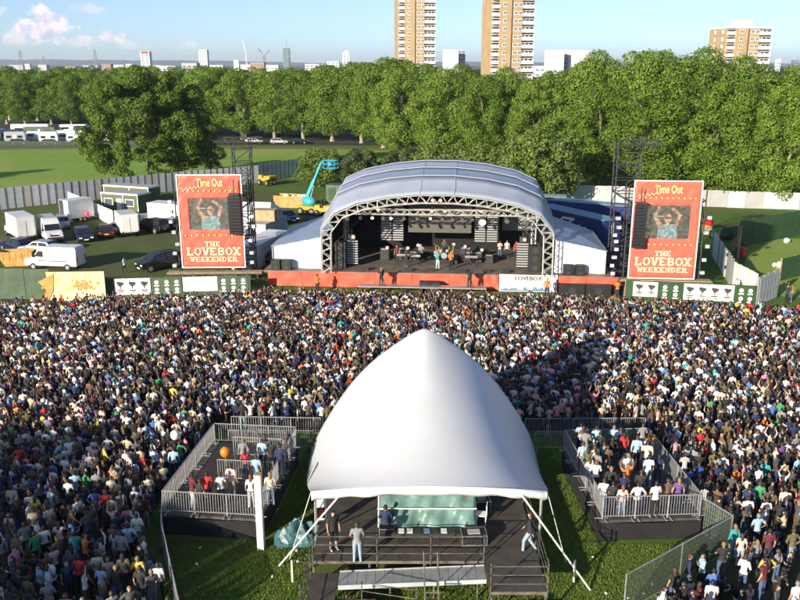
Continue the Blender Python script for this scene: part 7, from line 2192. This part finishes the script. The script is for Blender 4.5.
# the mass
FK = list(FAR)
Vs, Fs, Cs = [], [], []
off = 0
sk_np = np.array(SKIN)
for (x, y) in spots:
    if (x, y) in near_set: continue
    if x < -27 and y > 64 and random.random() < .45: key = ('sit', random.choice((0, 1)))
    elif y < 31 and random.random() < .3: key = ('sit', random.choice((0, 1)))
    else:
        key = random.choices(KN, KW)[0]
        if y > 58 and random.random() < .07: key = random.choice([('up', 0), ('clap', 0), ('one_up', 1)])
    p = FAR[key]
    a = random.gauss(0, .45) if random.random() < .9 else random.uniform(-3, 3); sc = random.uniform(.89, 1.04) * (.95 if key[1] else 1)
    c_, s_ = math.cos(a) * sc, math.sin(a) * sc
    V = p['V']
    W = np.empty_like(V); wd = random.uniform(.9, 1.03)
    W[:, 0] = (V[:, 0] * c_ - V[:, 1] * s_) * wd + x; W[:, 1] = (V[:, 0] * s_ + V[:, 1] * c_) * wd + y; W[:, 2] = V[:, 2] * sc
    sh = SHIRT[random.choices(list(SHIRT), list(SHW.values()))[0]]; tr = TROU[random.choices(list(TROU), TRW)[0]]; hr = HAIR[random.choices(list(HAIR), HAW)[0]]
    sk = SKIN[random.choices(range(4), (45, 30, 17, 8))[0]]
    pal = np.array([sk, hr, sh, tr, (.03, .03, .03)])
    cat = p['cat'].copy()
    if random.random() < .3: cat[p['sleeve']] = 2
    if random.random() < .12: cat[p['shin']] = 0
    Vs.append(W); Fs.append(p['F'] + off); Cs.append(pal[cat]); off += len(V)
V = np.concatenate(Vs); F = np.concatenate(Fs); C = np.concatenate(Cs)
me = fast_mesh('crowd', V, F, 3)
me.polygons.foreach_set('use_smooth', np.ones(len(F), bool))
at_ = me.attributes.new('col', 'FLOAT_COLOR', 'FACE')
at_.data.foreach_set('color', np.concatenate([C, np.ones((len(C), 1))], 1).astype(np.float32).ravel())
cmt = bpy.data.materials.new('crowd_clothes'); cmt.use_nodes = True
an = cmt.node_tree.nodes.new('ShaderNodeAttribute'); an.attribute_name = 'col'
bs = cmt.node_tree.nodes['Principled BSDF']; bs.inputs['Roughness'].default_value = .75; bs.inputs['Specular IOR Level'].default_value = .3
cmt.node_tree.links.new(an.outputs['Color'], bs.inputs['Base Color'])
me.materials.append(cmt)
crowd = put('crowd', me, None)
tag(crowd, 'dense festival crowd filling the ground between the stage and the mixing tent', kind='stuff')
print('people', NP[0], 'crowd', len(Vs), 'tris', len(F))
# small blue shelters in the crowd at lower left
for (px, py, s, lab) in ((32, 500, 1.0, 'blue pop-up shelter among the people at lower left'), (1, 496, .9, 'blue pop-up shelter cut by the left picture edge')):
    p = G(px, py, 0)
    t = thing('popup_shelter', lab, 'tent', p, .4)
    t.scale = (s, s, s)
    MB().add([(-.9, -.7, 0), (.9, -.7, 0), (.9, .7, 0), (-.9, .7, 0), (-.75, -.5, .7), (.75, -.5, .7), (.75, .5, .7), (-.75, .5, .7), (0, 0, 1.1)], [(0, 1, 5, 4), (1, 2, 6, 5), (2, 3, 7, 6), (3, 0, 4, 7), (4, 5, 8), (5, 6, 8), (6, 7, 8), (7, 4, 8)]).build('canopy', MATS['car_blue'], t)
    MB().bar((-.9, -.7, 0), (0, 0, 1.12), .02).bar((.9, -.7, 0), (0, 0, 1.12), .02).bar((.9, .7, 0), (0, 0, 1.12), .02).bar((-.9, .7, 0), (0, 0, 1.12), .02).build('pole', MATS['galv'], t)
# balloons over heads
for (px, py, z, m, lab) in ((225, 452, 2.0, 'orange_plastic', 'round orange balloon held up on the left viewing platform'), (175, 435, 1.7, 'litter_white', 'round white balloon in the crowd left of the left viewing platform')):
    p = G(px, py, z)
    t = thing('balloon', lab, 'balloon', p, 0)
    MB().ell((0, 0, 0), (.24, .24, .27), 14, 10).build('balloon_skin', MATS[m], t, True)
    MB().bar((0, 0, -.26), (0, 0, -.30), .01, .03, 6).build('knot', MATS[m], t)
    MB().bar((0, 0, -.3), (0, 0, -.75), .006, n=4).build('string', MATS['rope'], t)

# ------------------------------------------------------------------ haze over the whole place
hz = MB().box((0, 5800, 49), (18400, 18800, 104)).build('haze', None)
hm = bpy.data.materials.new('haze_air'); hm.use_nodes = True
hm.node_tree.nodes.clear()
ho = hm.node_tree.nodes.new('ShaderNodeOutputMaterial'); hv = hm.node_tree.nodes.new('ShaderNodeVolumePrincipled')
hv.inputs['Color'].default_value = (.72, .83, 1.0, 1); hv.inputs['Density'].default_value = .00008; hv.inputs['Anisotropy'].default_value = 0
hm.node_tree.links.new(hv.outputs[0], ho.inputs['Volume'])
hz.data.materials.append(hm)
tag(hz, 'thin pale summer haze over the park and city', kind='stuff')
